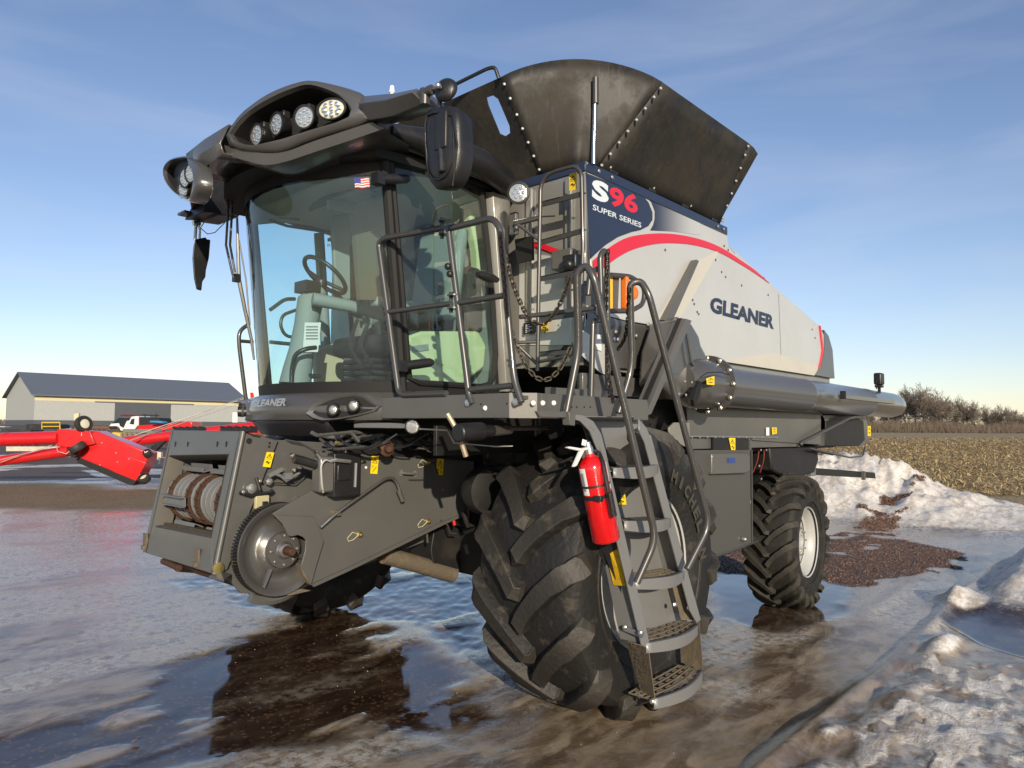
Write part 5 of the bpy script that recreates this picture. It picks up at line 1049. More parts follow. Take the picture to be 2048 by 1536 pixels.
# tank ladder in front of the tank wall
tl = empt('tank_ladder', CH); XL = XT+.22
def Tl(u, v, dx=0): return P(u, v, x=XL+dx)
rail('ladder_hoop', [Tl(1075, 742), Tl(1077, 590), Tl(1081, 372), Tl(1092, 352), Tl(1110, 343), Tl(1150, 332), Tl(1163, 345), Tl(1166, 500), Tl(1162, 590), Tl(1160, 700)], .015, tl, .08, graph_tube)
for (a, c) in (((1080, 404), (1164, 382)), ((1080, 480), (1164, 456)), ((1078, 553), (1163, 536)), ((1076, 634), (1160, 622)), ((1074, 704), (1152, 696))):
    q = MB(); A, Cc = Tl(*a), Tl(*c); q.prism([A, Cc, Cc+Vector((0, 0, -.035)), A+Vector((0, 0, -.035))], (-.015, 0, 0)); q.prism([A, Cc, Cc+Vector((-.05, 0, 0)), A+Vector((-.05, 0, 0))], (0, 0, -.006)); q.build('rung', graph_tube, tl)
rail('bottom_rung', [Tl(1075, 724), Tl(1140, 712), Tl(1150, 700)], .012, tl)
rail('lower_brace', [P(1035, 690, x=XL+.1), Tl(1074, 728)], .012, tl); rail('lower_brace', [P(1030, 685, x=XL+.1), Tl(1074, 684)], .012, tl)
rail('upper_brace', [P(1032, 446, x=XL+.08), Tl(1078, 480)], .012, tl); rail('upper_brace', [P(1030, 448, x=XL+.08), Tl(1078, 436)], .018, tl); rail('gas_strut', [P(1028, 442, x=XL+.1), Tl(1065, 434), Tl(1110, 432)], .006, tl)
q = MB(); q.box(P(1028, 448, x=XL+.04), (.04, .07, .17)); q.build('pivot_box', graphite, tl, bevel=.01)
bolts([P(1033, 441, x=XL+.08), P(1033, 455, x=XL+.08), Tl(1070, 432), Tl(1061, 436)], (1, 0, .2), .014, 'pivot_bolts', tl)
sticker([Tl(1139, 348, -.05), Tl(1154, 345, -.05), Tl(1154, 379, -.05), Tl(1139, 382, -.05)], tl, 0, Vector((1, 0, 0)), mat('amber sticker', (.75, .5, .02), .45))
sticker([P(1083, 638, x=XT+.05), P(1097, 636, x=XT+.05), P(1097, 662, x=XT+.05), P(1083, 665, x=XT+.05)], front, 0, Vector((1, 0, 0)), mat('amber sticker', (.75, .5, .02), .45))
q = MB(); q.prism([P(1047, 647, x=XT+.04), P(1074, 642, x=XT+.04), P(1074, 664, x=XT+.04), P(1047, 669, x=XT+.04)], (.003, 0, 0)); q.build('black_plate_label', blackm, front)
q = MB()
for k in range(5): q.prism([P(1051, 650+k*3.5, x=XT+.045), P(1060+4*(k % 2), 648.5+k*3.5, x=XT+.045), P(1060+4*(k % 2), 649.8+k*3.5, x=XT+.045), P(1051, 651.3+k*3.5, x=XT+.045)], (.001, 0, 0))
q.build('label_print', white_p, front, kind='stuff')
# work lamp on the rear pillar, camera
q = MB(); lc = P(1037, 386, x=-3.72); q.lathe(lc, (.85, .5, -.05), [(-.08, .045), (-.05, .070), (.0, .082), (.012, .082), (.014, .066), (.004, .064)], 28); wl = q.build('rear_work_light', blackp, CH, smooth=50); q = MB(); q.lathe(lc, (.85, .5, -.05), [(.006, .066), (.01, .04), (.011, .001)], 24); q.build('lens', lens, wl)
q = MB(); uu, ww, dd = basis((.85, .5, -.05))
for k in range(7):
    a = 2*math.pi*k/6; q.lathe(lc+(uu*math.cos(a)+ww*math.sin(a))*(.036 if k < 6 else 0)+dd*.012, dd, [(0, .011), (.003, .008), (.004, .001)], 8)
q.build('led_cells', ledm, wl, kind='stuff')
q = MB(); q.box(P(1146, 525, x=XT+.16), (.10, .12, .10)); q.lathe(P(1140, 530, x=XT+.2), (1, 0, -.3), [(0, .045), (.04, .04), (.05, .02)], 12); q.build('camera_lamp', blackp, CH, bevel=.012)
q = MB(); q.prism([P(1125, 505, x=XT+.1), P(1165, 500, x=XT+.1), P(1166, 528, x=XT+.1), P(1135, 528, x=XT+.1)], (.01, 0, 0)); q.build('lamp_shield', graphite, CH)
# chains
lk = [None]
def chain(name, pts, r=.004, ln=.034):
    ch_ = empt(name, CH); pts = [Vector(p) for p in pts]; fine = bend(pts, .2, 10)
    d = [0]
    for i in range(1, len(fine)): d.append(d[-1]+(fine[i]-fine[i-1]).length)
    step = ln*.72; n = int(d[-1]/step)
    for k in range(n):
        s = k*step; i = next(j for j in range(1, len(d)) if d[j] >= s); t = (s-d[i-1])/(d[i]-d[i-1]+1e-9); p = lerp(fine[i-1], fine[i], t); dr = (fine[i]-fine[i-1]).normalized()
        if lk[0] is None:
            q = MB(); hl = ln/2-.008; pp = [Vector((.009*math.cos(a), 0, hl*(1 if math.sin(a) > 0 else -1)*1+.009*math.sin(a))) for a in np.linspace(.1, 2*math.pi-.1, 12)]
            q.tube(pp, r, 5, closed=True); o = q.build('chain_link', mat('dark chain steel', (.05, .04, .03), .45, .7), ch_); lk[0] = o.data; bpy.data.objects.remove(o)
        m4 = Matrix.Translation(p) @ dr.to_track_quat('Z', 'Y').to_matrix().to_4x4() @ Matrix.Rotation(math.pi/2*(k % 2), 4, 'Z') @ Matrix.Scale(1.05, 4)
        inst(lk[0], 'chain_link', ch_, m4)
def cat_(A, B2, sag, n=8): return [lerp(A, B2, t/n)-Vector((0, 0, sag*4*(t/n)*(1-t/n))) for t in range(n+1)]
chain('safety_chain', cat_(Wx(998, 462), P(1145, 542, y=-2.3), .40))
chain('safety_chain', cat_(Wx(1016, 640), P(1148, 680, y=-2.3), .27))
chain('safety_chain', [Wx(1001, 470, .03), Wx(1008, 540, .03), Wx(1015, 640, .03)])
chain('safety_chain', [P(1216, 505, y=-2.45), P(1213, 560, y=-2.45), P(1212, 640, y=-2.45), P(1215, 740, y=-2.45), P(1228, 810, y=-2.45)])
chain('safety_chain', [P(1258, 580, y=-2.28), P(1256, 640, y=-2.35), P(1250, 680, y=-2.4), P(1232, 703, y=-2.5)])
# ---------------------------------------------------------------- under-walkway gear
q = MB(); A = P(915, 866, y=-2.75); B2 = P(965, 862, y=-2.75); q.cyl(A, B2, .05, 16); q.cyl(B2, P(985, 862, y=-2.75), .035, 12); q.build('accumulator', blackp, CH, bevel=.01)
q = MB(); q.cyl(P(985, 862, y=-2.75), P(1020, 858, y=-2.75), .03, 10); q.cyl(P(1020, 857, y=-2.75), P(1098, 855, y=-2.75), .014, 10); q.build('ladder_ram', steel, CH)
q = MB(); q.tube([P(895, 828, y=-2.85), P(915, 862, y=-2.8), P(932, 913, y=-2.78)], .015, 8); q.build('drain_pipe', mat('worn pipe', (.35, .28, .2), .5, .4, dirt=.6, dscale=20), CH)
q = MB(); q.tube([P(840, 858, y=-2.95), P(895, 861, y=-2.95), P(908, 886, y=-2.95), P(990, 893, y=-2.95), P(1025, 892, y=-2.9)], .005, 5); q.build('thin_line', zinc, CH)
q = MB(); q.box(P(975, 880, y=-3.2), (.9, .03, .18)); q.build('mounting_plate', dark, CH, bevel=.004)
q = MB(); q.box(P(765, 851, y=-3.75), (.05, .48, .035), Matrix.Rotation(.15, 3, 'Z')); q.build('light_bar', galv, CH, bevel=.005)
q = MB(); lc = P(825, 853, y=-3.45); q.lathe(lc, (.8, .55, -.15), [(-.08, .03), (-.05, .042), (.0, .048), (.008, .047), (.009, .040), (.003, .040)], 24); wl = q.build('low_work_light', blackp, CH, smooth=50); q = MB(); q.lathe(lc, (.8, .55, -.15), [(.004, .040), (.007, .025), (.008, .001)], 24); q.build('lens', lens, wl)
rnd3 = random.Random(8)
for k in range(22):
    u0 = rnd3.uniform(590, 1000); v0 = rnd3.uniform(862, 900); yy = rnd3.uniform(-4.0, -3.55); q = MB(); q.tube(bend([P(u0, v0, y=yy), P(u0+rnd3.uniform(10, 40), v0+rnd3.uniform(-8, 14), y=yy), P(u0+rnd3.uniform(45, 90), v0+rnd3.uniform(-12, 10), y=yy-.1), P(u0+rnd3.uniform(90, 120), v0+rnd3.uniform(-15, 20), y=yy-.1)], .08), rnd3.choice([.004, .006, .009, .012]), 6); q.build('hydraulic_hose', rnd3.choice([blackp, blackp, graphite]), CH)
    if k % 2:
        q = MB(); q.cyl(P(u0+20, v0+3, y=yy+.02), P(u0+27, v0+5, y=yy+.02), .013, 8); q.build('hose_fitting', rnd3.choice([zinc, brass, galv]), CH)
for k in range(14):
    u0 = rnd3.uniform(830, 1030); v0 = rnd3.uniform(900, 1120); q = MB(); q.cyl(P(u0, v0, y=-3.75), P(u0+rnd3.uniform(-12, 12), v0+rnd3.uniform(-30, 30), y=-3.75), rnd3.choice([.006, .01, .016]), 8); q.build('axle_line', rnd3.choice([dark, graphite, muddy]), CH)
rnd2 = random.Random(5)
for k in range(9):
    u0 = 640+k*32; q = MB(); q.tube(bend([P(u0, 870+rnd2.uniform(0, 12), y=-3.9), P(u0+25, 885+rnd2.uniform(0, 20), y=-3.8), P(u0+60, 880+rnd2.uniform(0, 20), y=-3.7), P(u0+90, 865+rnd2.uniform(0, 30), y=-3.6)], .1), rnd2.uniform(.004, .012), 6); q.build('hydraulic_hose', rnd2.choice([blackp, blackm, graph_tube]), CH)
q = MB(); q.lathe(P(772, 898, y=-3.75), (.3, 1, 0), [(0, .02), (.02, .05), (.03, .03), (.06, .02)], 10); q.build('rusty_fitting', rust, CH)
q = MB(); q.box(P(830, 905, y=-3.92), (1.2, .04, .09)); q.build('side_rail_beam', dark, CH, bevel=.01)
q = MB(); q.lathe(P(965, 980, y=-3.55), (.2, 1, 0), [(-.1, .12), (0, .17), (.1, .16), (.12, .08)], 24); q.build('final_drive', dark, CH, smooth=50)

# ================================================================== AUGER
au = empt('unloading_auger', CH); YA = -2.78
ringc = P(1418, 770, y=YA); Rr = .20
tA = Vector((ringc.x, YA, ringc.z)); tB = P(1792, 812, y=YA-.12)
ax = (tB-tA).normalized()
q = MB(); Lh = (tB-tA).length; q.lathe(tA, ax, [(0, .178), (Lh*.34, .178), (Lh*.342, .182), (Lh*.352, .182), (Lh*.354, .178), (Lh*.72, .178), (Lh*.722, .182), (Lh*.728, .182), (Lh*.73, .178), (Lh-.35, .178), (Lh-.05, .15), (Lh, .10)], 48); q.build('auger_tube', tubemat, au, smooth=40)
q = MB(); q.lathe(tA, ax, [(-.03, .20), (-.03, .245), (-.005, .245), (-.005, .20)], 48); q.lathe(tA, ax, [(.01, .19), (.01, .235), (.035, .235), (.035, .185)], 48); q.build('joint_flange', graph_gl, au)
uu, ww, dd = basis(ax)
bolts([tA-dd*.03+(uu*math.cos(a)+ww*math.sin(a))*.225 for a in np.linspace(0, 6.28, 13)[:-1]], -dd, .020, 'flange_bolts', au)
bolts([tA+dd*.035+(uu*math.cos(a)+ww*math.sin(a))*.215 for a in np.linspace(0.2, 6.48, 13)[:-1]], dd, .016, 'flange_bolts', au)
# elbow body in front of the ring
q = MB(); q.lathe(tA-dd*.03, -dd, [(0, .205), (.28, .205), (.36, .19), (.48, .13), (.5, .001)], 40); q.build('elbow_barrel', graph_gl, au, smooth=40)
el_px = [(1349, 640), (1380, 640), (1390, 655), (1400, 672), (1404, 690), (1412, 705), (1416, 715), (1418, 735), (1400, 770), (1358, 800), (1325, 770), (1330, 700)]
q = MB(); q.prism([P(u, v, y=YA+.07) for u, v in el_px], (0, -.22, 0)); q.build('elbow_housing', graph_gl, au, bevel=.03, smooth=50)
q = MB(); q.tube([P(1374, 668, y=YA+.10), P(1382, 720, y=YA+.10), P(1398, 752, y=YA+.12)], .012, 6); q.tube([P(1404, 722, y=YA+.10), P(1414, 740, y=YA+.13)], .010, 6); q.build('elbow_rib', graph_gl, au, smooth=70)
q = MB(); q.prism([P(1372, 637, y=YA+.14), P(1384, 641, y=YA+.14), P(1303, 828, y=YA+.14), P(1292, 833, y=YA+.14), P(1300, 812, y=YA+.14)], (0, -.12, 0)); q.build('swing_strap', graphite, au, bevel=.004)
q = MB(); q.prism([P(1362, 636, y=YA+.10), P(1370, 638, y=YA+.10), P(1290, 822, y=YA+.10), P(1282, 824, y=YA+.10)], (0, -.03, 0)); q.build('swing_strap', dark, au)
q = MB(); q.prism([P(1392, 812, y=YA+.225)-Vector((0,.01,0)), P(1400, 790, y=YA+.225), P(1404, 765, y=YA+.225), P(1400, 762, y=YA+.225), P(1391, 780, y=YA+.225), P(1387, 800, y=YA+.225)], (0, -.03, 0)); q.build('inspection_slot', blackm, au)
sticker([P(1412, 757, y=YA+.23), P(1428, 752, y=YA+.23), P(1428, 770, y=YA+.23), P(1413, 769, y=YA+.23)], au, 0)
q = MB(); q.tube([P(1400, 755, y=YA+.23), P(1415, 745, y=YA+.26), P(1440, 744, y=YA+.26), P(1458, 749, y=YA+.26)], .004, 5); q.build('cable_tie', blackm, au)
bolts([P(u, v, y=YA+.215) for u, v in [(1369, 763), (1383, 765), (1357, 788), (1371, 790)]], (0, 1, 0), .012, 'elbow_bolts', au)
# sloping underside of the tank (funnel) in grey
q = MB(); pts1 = [S(1184, 628), S(1260, 646), S(1335, 658), S(1330, 720)]; 
q.prism([S(1165, 622), S(1190, 627), S(1260, 645), S(1335, 658), S(1345, 700), S(1320, 740), S(1210, 735), S(1170, 700)], (0, -.03, 0)); fun = q.build('funnel_side', graph_gl, CH, bevel=.003)
q = MB(); q.prism([S(1165, 660, YT+.01), S(1212, 690, YT+.01), S(1212, 750, YT+.01), S(1200, 745, YT+.01), S(1165, 712, YT+.01)], (0, -.006, 0)); q.build('pale_gusset', silver, CH)
q = MB(); q.prism([P(1190, 668, y=YT+.02), P(1203, 670, y=YT+.02), P(1203, 702, y=YT+.02), P(1189, 698, y=YT+.02)], (0, -.003, 0)); q.build('white_label', white_p, CH)
q = MB(); q.prism([S(1318, 640, YT+.06), S(1372, 637, YT+.06), S(1360, 690, YT+.06), S(1330, 760, YT+.06), S(1300, 740, YT+.06), S(1318, 700, YT+.06)], (0, -.10, 0)); q.build('dark_linkage_housing', dark, CH, bevel=.01)
q = MB(); q.ball(S(1352, 646, YT+.09), .05, 14); q.build('pivot_ball', steel, CH)
q = MB(); q.prism([S(1288, 698, YT+.03), S(1300, 692, YT+.03), S(1312, 693, YT+.03), S(1308, 702, YT+.03), S(1292, 706, YT+.03)], (0, -.01, 0)); q.build('oval_opening', blackm, CH)
q = MB(); q.prism([S(1336, 678, YT+.10), S(1344, 676, YT+.10), S(1342, 691, YT+.10), S(1335, 690, YT+.10)], (0, -.003, 0)); q.build('paper_tag', mat('cream tag', (.75, .68, .4), .6), CH)
bolts([S(1351, 670, YT+.07), S(1345, 686, YT+.07), S(1231, 664, YT+.01), S(1296, 650, YT+.01), S(1228, 678, YT+.01), S(1235, 679, YT+.01), S(1272, 672, YT+.01)], (0, 1, 0), .018, 'funnel_bolts', CH)
q = MB(); q.bb(-5.3, XT+.02, YT-.06, YT-.005, 2.09, 2.24); q.build('side_beam', graphite, CH, bevel=.006)
q = MB(); q.prism([P(1292, 757, y=YT), P(1309, 757, y=YT), P(1309, 780, y=YT), P(1292, 780, y=YT)], (0, .01, 0)); q.build('beam_clip', galv, CH)
bolts([P(1293, 760, y=YT+.01), P(1293, 775, y=YT+.01), P(1313, 764, y=YT+.01), P(1310, 776, y=YT+.01)], (0, 1, 0), .018, 'beam_bolts', CH)
text('GLEANER', P(1085, 812, y=YW-.3), P(1136, 806, y=YW-.3), P(1086, 803, y=YW-.3), ink, 'beam_lettering', CH, off=.03, lift=.0)
q = MB(); q.bb(-4.0, -3.4, YW-.36, YW-.315, 1.97, 2.10); q.build('name_beam', graphite, CH)
# ---------------------------------------------------------------- lower body side
YB = -2.97
def Bd(u, v, dy=0): return P(u, v, y=YB+dy)
bs = empt('body_side', CH)
q = MB(); q.prism([Bd(*p) for p in [(1372, 806), (1640, 820), (1650, 840), (1650, 890), (1380, 873), (1378, 860)]], (0, -.04, 0)); q.build('upper_side_panel', graphite, bs, bevel=.004)
q = MB(); q.prism([Bd(*p) for p in [(1335, 855), (1345, 845), (1376, 845), (1378, 893), (1366, 893), (1344, 880), (1335, 865)]], (0, .015, 0)); q.build('end_bracket', silver_d, bs, bevel=.003)
q = MB(); q.prism([Bd(*p, .012) for p in [(1378, 871), (1554, 873), (1554, 876), (1378, 874)]], (0, -.02, 0)); q.build('hinge_strip', galv, bs)
bolts([Bd(1384+i*15.5, 874.5+.05*i, .012) for i in range(12)], (0, 1, 0), .009, 'hinge_bolts', bs)
q = MB(); q.prism([Bd(*p, -.02) for p in [(1380, 876), (1600, 880), (1600, 893), (1380, 898)]], (0, -.03, 0)); q.build('lower_side_panel', graphite, bs)
q = MB(); q.prism([Bd(*p, .01) for p in [(1427, 874), (1497, 875), (1497, 906), (1427, 907)]], (0, -.02, 0)); q.build('dark_side_plate', dark, bs)
sticker([Bd(1457, 876, .015), Bd(1470, 876, .015), Bd(1470, 906, .015), Bd(1462, 900, .015)], bs, 0)
q = MB(); q.prism([Bd(*p, .012) for p in [(1532, 855), (1538, 855), (1538, 871), (1532, 871)]], (0, .003, 0)); q.build('white_label', white_p, bs)
sticker([Bd(1543, 855, .01), Bd(1553, 855, .01), Bd(1553, 867, .01), Bd(1544, 869, .01)], bs, 0)
# box and mesh guard
q = MB(); q.prism([Bd(*p, .06) for p in [(1424, 907), (1494, 906), (1500, 912), (1500, 942), (1492, 947), (1424, 949)]], (0, -.14, 0)); q.build('control_box', graphite, bs, bevel=.01)
q = MB(); q.prism([Bd(*p, .065) for p in [(1456, 916), (1470, 915), (1470, 925), (1456, 926)]], (0, .002, 0)); q.build('blue_sticker', blue_st, bs)
q = MB(); q.prism([Bd(*p, .0) for p in [(1500, 876), (1503, 876), (1503, 948), (1500, 948)]], (0, -.02, 0)); q.build('edge_strip', graphite, bs)
mesh_px = [(1388, 900), (1500, 900), (1502, 1090), (1475, 1098), (1425, 1115), (1392, 1010)]
gm = bpy.data.materials.new('perforated screen'); gm.use_nodes = True; n = gm.node_tree.nodes; l = gm.node_tree.links; n.clear()
o_ = n.new('ShaderNodeOutputMaterial'); tcn = n.new('ShaderNodeTexCoord'); mpn = n.new('ShaderNodeMapping'); mpn.inputs['Scale'].default_value = (90, 90, 90); l.new(tcn.outputs['Object'], mpn.inputs[0])
vo = n.new('ShaderNodeTexVoronoi'); vo.inputs['Randomness'].default_value = 0; vo.inputs['Scale'].default_value = 1; l.new(mpn.outputs[0], vo.inputs[0]); ma = n.new('ShaderNodeMath'); ma.operation = 'LESS_THAN'; ma.inputs[1].default_value = .41; l.new(vo.outputs['Distance'], ma.inputs[0])
pb = n.new('ShaderNodeBsdfPrincipled'); pb.inputs['Base Color'].default_value = (.07, .068, .06, 1); pb.inputs['Roughness'].default_value = .5; tb = n.new('ShaderNodeBsdfTransparent'); ms = n.new('ShaderNodeMixShader')
l.new(ma.outputs[0], ms.inputs[0]); l.new(pb.outputs[0], ms.inputs[1]); l.new(tb.outputs[0], ms.inputs[2]); l.new(ms.outputs[0], o_.inputs[0])
q = MB(); q.add([Bd(*p, .02) for p in mesh_px], [tuple(range(6))]); q.build('mesh_guard', gm, bs, smooth=0)
q = MB(); q.tube([Bd(1425, 1115, .02), Bd(1475, 1098, .02), Bd(1515, 1082, .02)], .012, 6); q.tube([Bd(1503, 900, .02), Bd(1504, 1085, .02)], .01, 6); q.build('guard_frame', graph_tube, bs)
q = MB(); q.prism([Bd(*p, -.5) for p in [(1400, 900), (1560, 900), (1560, 960), (1470, 1000), (1400, 1010)]], (0, -.02, 0)); q.build('inner_shield', dark, bs)
q = MB(); q.lathe(Bd(1485, 1078, .03), (0, 1, 0), [(0, .022), (.03, .02), (.04, .01)], 10); q.build('guard_bolt', zinc, bs)
# rear end
re_ = empt('rear_chopper_housing', CH)
q = MB(); q.prism([Bd(*p, .0) for p in [(1640, 826), (1722, 826), (1735, 838), (1740, 880), (1728, 893), (1640, 893)]], (0, -3.2, 0)); q.build('rear_shell', graphite, re_, bevel=.03)
q = MB(); q.prism([Bd(*p, .012) for p in [(1652, 843), (1665, 838), (1715, 836), (1727, 842), (1730, 880), (1718, 892), (1652, 892)]], (0, -.02, 0)); q.build('dark_door', dark, re_, bevel=.006)
sticker([P(1735, 852, y=YB+.0), P(1741, 852, y=YB+.0), P(1741, 872, y=YB+.0), P(1735, 872, y=YB+.0)], re_, 0, Vector((-.0, 1, 0)))
rail('tube_rest', [Bd(1600, 890, .03), Bd(1606, 883, .05), Bd(1700, 835, .10), Bd(1730, 830, .10)], .022, re_, .08)
rail('tube_rest_foot', [Bd(1620, 897, .03), Bd(1700, 915, .03), Bd(1725, 912, .03), Bd(1730, 895, .03)], .012, re_, .04)
rail('lower_stay', [Bd(1628, 900, .0), Bd(1665, 908, .0)], .02, re_)
q = MB(); q.prism([Bd(*p, -.05) for p in [(1540, 895), (1635, 893), (1638, 920), (1630, 945), (1600, 955), (1560, 950), (1545, 940)]], (0, -2.6, 0)); q.build('lower_chute', dark, re_, bevel=.02)
q = MB(); q.prism([P(u, v, y=-3.1) for u, v in [(1632, 936), (1750, 945), (1752, 957), (1632, 950)]], (0, -.1, 0)); q.build('rear_hitch_beam', dark, re_, bevel=.005)
q = MB(); q.box(P(1622, 942, y=-3.08), (.14, .06, .12)); q.build('beam_end', galv, re_, bevel=.004)
q = MB(); q.box(P(1727, 951, y=-3.08), (.06, .04, .12)); q.build('beam_clamp', graphite, re_)
for k in (0, 1):
    q = MB(); q.tube(bend([Bd(1518+10*k, 898, -.1), Bd(1516+12*k, 920, -.1), Bd(1506+14*k, 945, -.15)], .1), .006, 6); q.build('red_hose', mat('red hose', (.2, .03, .03), .5), re_)
bolts([Bd(1521, 900, -.08), Bd(1532, 900, -.08), Bd(1518, 932, -.1), Bd(1522, 958, -.1)], (0, 1, 0), .015, 'hose_bolts', re_)
# tube end fittings and lamp
q = MB(); q.prism([P(1686, 788, y=YA+.14), P(1790, 800, y=YA+.10), P(1790, 808, y=YA+.10), P(1686, 797, y=YA+.14)], (0, -.03, 0)); q.build('tube_side_rail', tubemat, au, bevel=.004)
q = MB(); q.box(P(1686, 790, y=YA+.17), (.05, .05, .09)); q.build('rail_stop', blackm, au)
q = MB(); A = P(1758, 758, y=YA); q.box(A, (.16, .10, .16)); q.build('tube_lamp', blackp, au, bevel=.02)
q = MB(); q.tube([A+Vector((0, 0, -.08)), A+Vector((0, 0, -.24))], .02, 6); q.tube([A+Vector((.08, 0, 0)), A+Vector((.16, 0, -.05)), A+Vector((.12, 0, -.14))], .008, 5); q.box(A+Vector((0, 0, -.10)), (.12, .08, .03)); q.build('lamp_stand', dark, au)

# ================================================================== FIRE EXTINGUISHER (strapped to the ladder)
ebase = P(1213, 1082, y=-2.30); etop = P(1180, 912, y=-2.34)
ex = thing('fire_extinguisher', 'red fire extinguisher with white handle strapped beside the access ladder', 'fire extinguisher', ebase)
axd = (etop-ebase).normalized(); Le = (etop-ebase).length; Re = .079
q = MB(); q.lathe(ebase, axd, [(0, Re*.86), (.012, Re), (Le*.86, Re), (Le*.92, Re*.93), (Le*.97, Re*.65), (Le, Re*.34), (Le+.02, Re*.30)], 40); cyl_ = q.build('cylinder', redpaint, ex, smooth=50)
q = MB(); q.lathe(ebase, axd, [(Le+.015, .026), (Le+.05, .024), (Le+.06, .018), (Le+.08, .016)], 16); q.build('valve', zinc, ex)
q = MB(); t0 = etop+axd*.06
q.prism([P(1135, 895, y=-2.32), P(1140, 893, y=-2.32), P(1165, 897, y=-2.32), P(1180, 893, y=-2.32), P(1180, 900, y=-2.32), P(1160, 902, y=-2.32), P(1137, 897, y=-2.32)], (0, -.022, 0)); q.prism([P(1163, 900, y=-2.32), P(1170, 900, y=-2.32), P(1154, 932, y=-2.32), P(1148, 934, y=-2.32)], (0, -.02, 0)); q.prism([P(1166, 878, y=-2.32), P(1175, 881, y=-2.32), P(1172, 893, y=-2.32), P(1164, 890, y=-2.32)], (0, -.006, 0)); q.build('lever', mat('white plastic', (.7, .7, .68), .4), ex, bevel=.003, kind='stuff')
q = MB(); q.tube(bend([etop+axd*.03, P(1198, 903, y=-2.30), P(1206, 925, y=-2.25), P(1215, 975, y=-2.22), P(1226, 1030, y=-2.2)], .04), .011, 8); q.cyl(P(1219, 985, y=-2.21), P(1228, 1032, y=-2.2), .017, 10); q.build('hose', blackp, ex)
uu, ww, dd = basis(axd)
tocam = (Vector((0, 0, CAMH))-ebase); tocam = (tocam-axd*tocam.dot(axd)).normalized(); sidev = axd.cross(tocam)
def band(h, w, a0, a1, m, nm, r=Re+.0015, n=16):
    q = MB(); q.grid([[ebase+axd*hh+(tocam*math.cos(a)+sidev*math.sin(a))*r for a in np.linspace(a0, a1, n)] for hh in (h, h+w)]); return q.build(nm, m, ex, smooth=60)
band(Le*.52, .022, -3.1, 3.1, blackp, 'strap', Re+.004, 40); band(Le*.66, .012, -3.1, 3.1, blackp, 'strap', Re+.004, 40)
lb = band(Le*.60, .15, 1.25, 1.75, white_p, 'label'); lb2 = band(Le*.58, .15, -1.1, -.55, white_p, 'label'); 
lb3 = band(Le*.63, .10, -1.0, -.75, mat('grey print', (.25, .25, .27), .7), 'label_print', Re+.003, 6); lb4 = band(Le*.68, .03, 1.35, 1.65, mat('grey print', (.25, .25, .27), .7), 'label_print', Re+.003, 6)
q = MB(); c = ebase+axd*Le*.54+tocam*(Re+.008); q.box(c, (.03, .05, .03)); q.build('buckle', blackp, ex, bevel=.004)
q = MB(); q.prism([ebase+axd*Le*.50-tocam*Re*.9, ebase+axd*Le*.60-tocam*Re*.9, ebase+axd*Le*.60-tocam*(Re+.05)+Vector((.0, -.06, 0)), ebase+axd*Le*.50-tocam*(Re+.05)+Vector((0, -.06, 0))], sidev*.03); q.build('bracket', blackp, ex)

# ================================================================== GROUND
FW = Vector((-.738, -.672, 0)); fwd_az = math.atan2(FW.y, FW.x)
def ss(a, b, x): t = np.clip((x-a)/(b-a), 0, 1); return t*t*(3-2*t)
def poly_mask(x, y, pts, soft):          # ~1 inside, 0 outside, soft edge in metres
    n = len(pts); inside = np.zeros(x.shape, bool); d = np.full(x.shape, 1e9)
    for i in range(n):
        x0, y0 = pts[i]; x1, y1 = pts[(i+1) % n]
        c = ((y0 > y) != (y1 > y)) & (x < (x1-x0)*(y-y0)/((y1-y0) if abs(y1-y0) > 1e-9 else 1e-9)+x0); inside ^= c
        t = np.clip(((x-x0)*(x1-x0)+(y-y0)*(y1-y0))/((x1-x0)**2+(y1-y0)**2), 0, 1); d = np.minimum(d, np.hypot(x-x0-t*(x1-x0), y-y0-t*(y1-y0)))
    return ss(-1, 1, np.where(inside, d, -d)/soft)
def gpts(px): return [tuple(P(u, v, z=0)[:2]) for u, v in px]
pud1 = gpts([(-200, 1440), (60, 1455), (170, 1400), (300, 1345), (430, 1300), (560, 1225), (700, 1215), (810, 1250), (905, 1345), (1000, 1420), (900, 1455), (760, 1465), (620, 1480), (500, 1500), (300, 1560), (-200, 1600)])
pud2 = gpts([(480, 1130), (620, 1100), (960, 1080), (980, 1180), (960, 1300), (900, 1320), (820, 1240), (560, 1225), (400, 1190), (330, 1160)])
pud3 = gpts([(1880, 1245), (1960, 1195), (2100, 1175), (2300, 1190), (2300, 1320), (2080, 1325), (1960, 1290)])
pud4 = gpts([(1420, 1150), (1500, 1120), (1720, 1170), (1700, 1230), (1560, 1260), (1430, 1240)])
grv1 = gpts([(1400, 1095), (1500, 1090), (1660, 1070), (1800, 1078), (1955, 1110), (1930, 1135), (1800, 1170), (1700, 1165), (1640, 1150), (1420, 1140)])
grv2 = gpts([(1640, 1072), (1760, 1045), (1870, 1060), (1900, 1066), (1800, 1072)])
rough1 = gpts([(1690, 1560), (1715, 1440), (1790, 1370), (1850, 1320), (2000, 1330), (2300, 1330), (2500, 1600), (1750, 1640)])
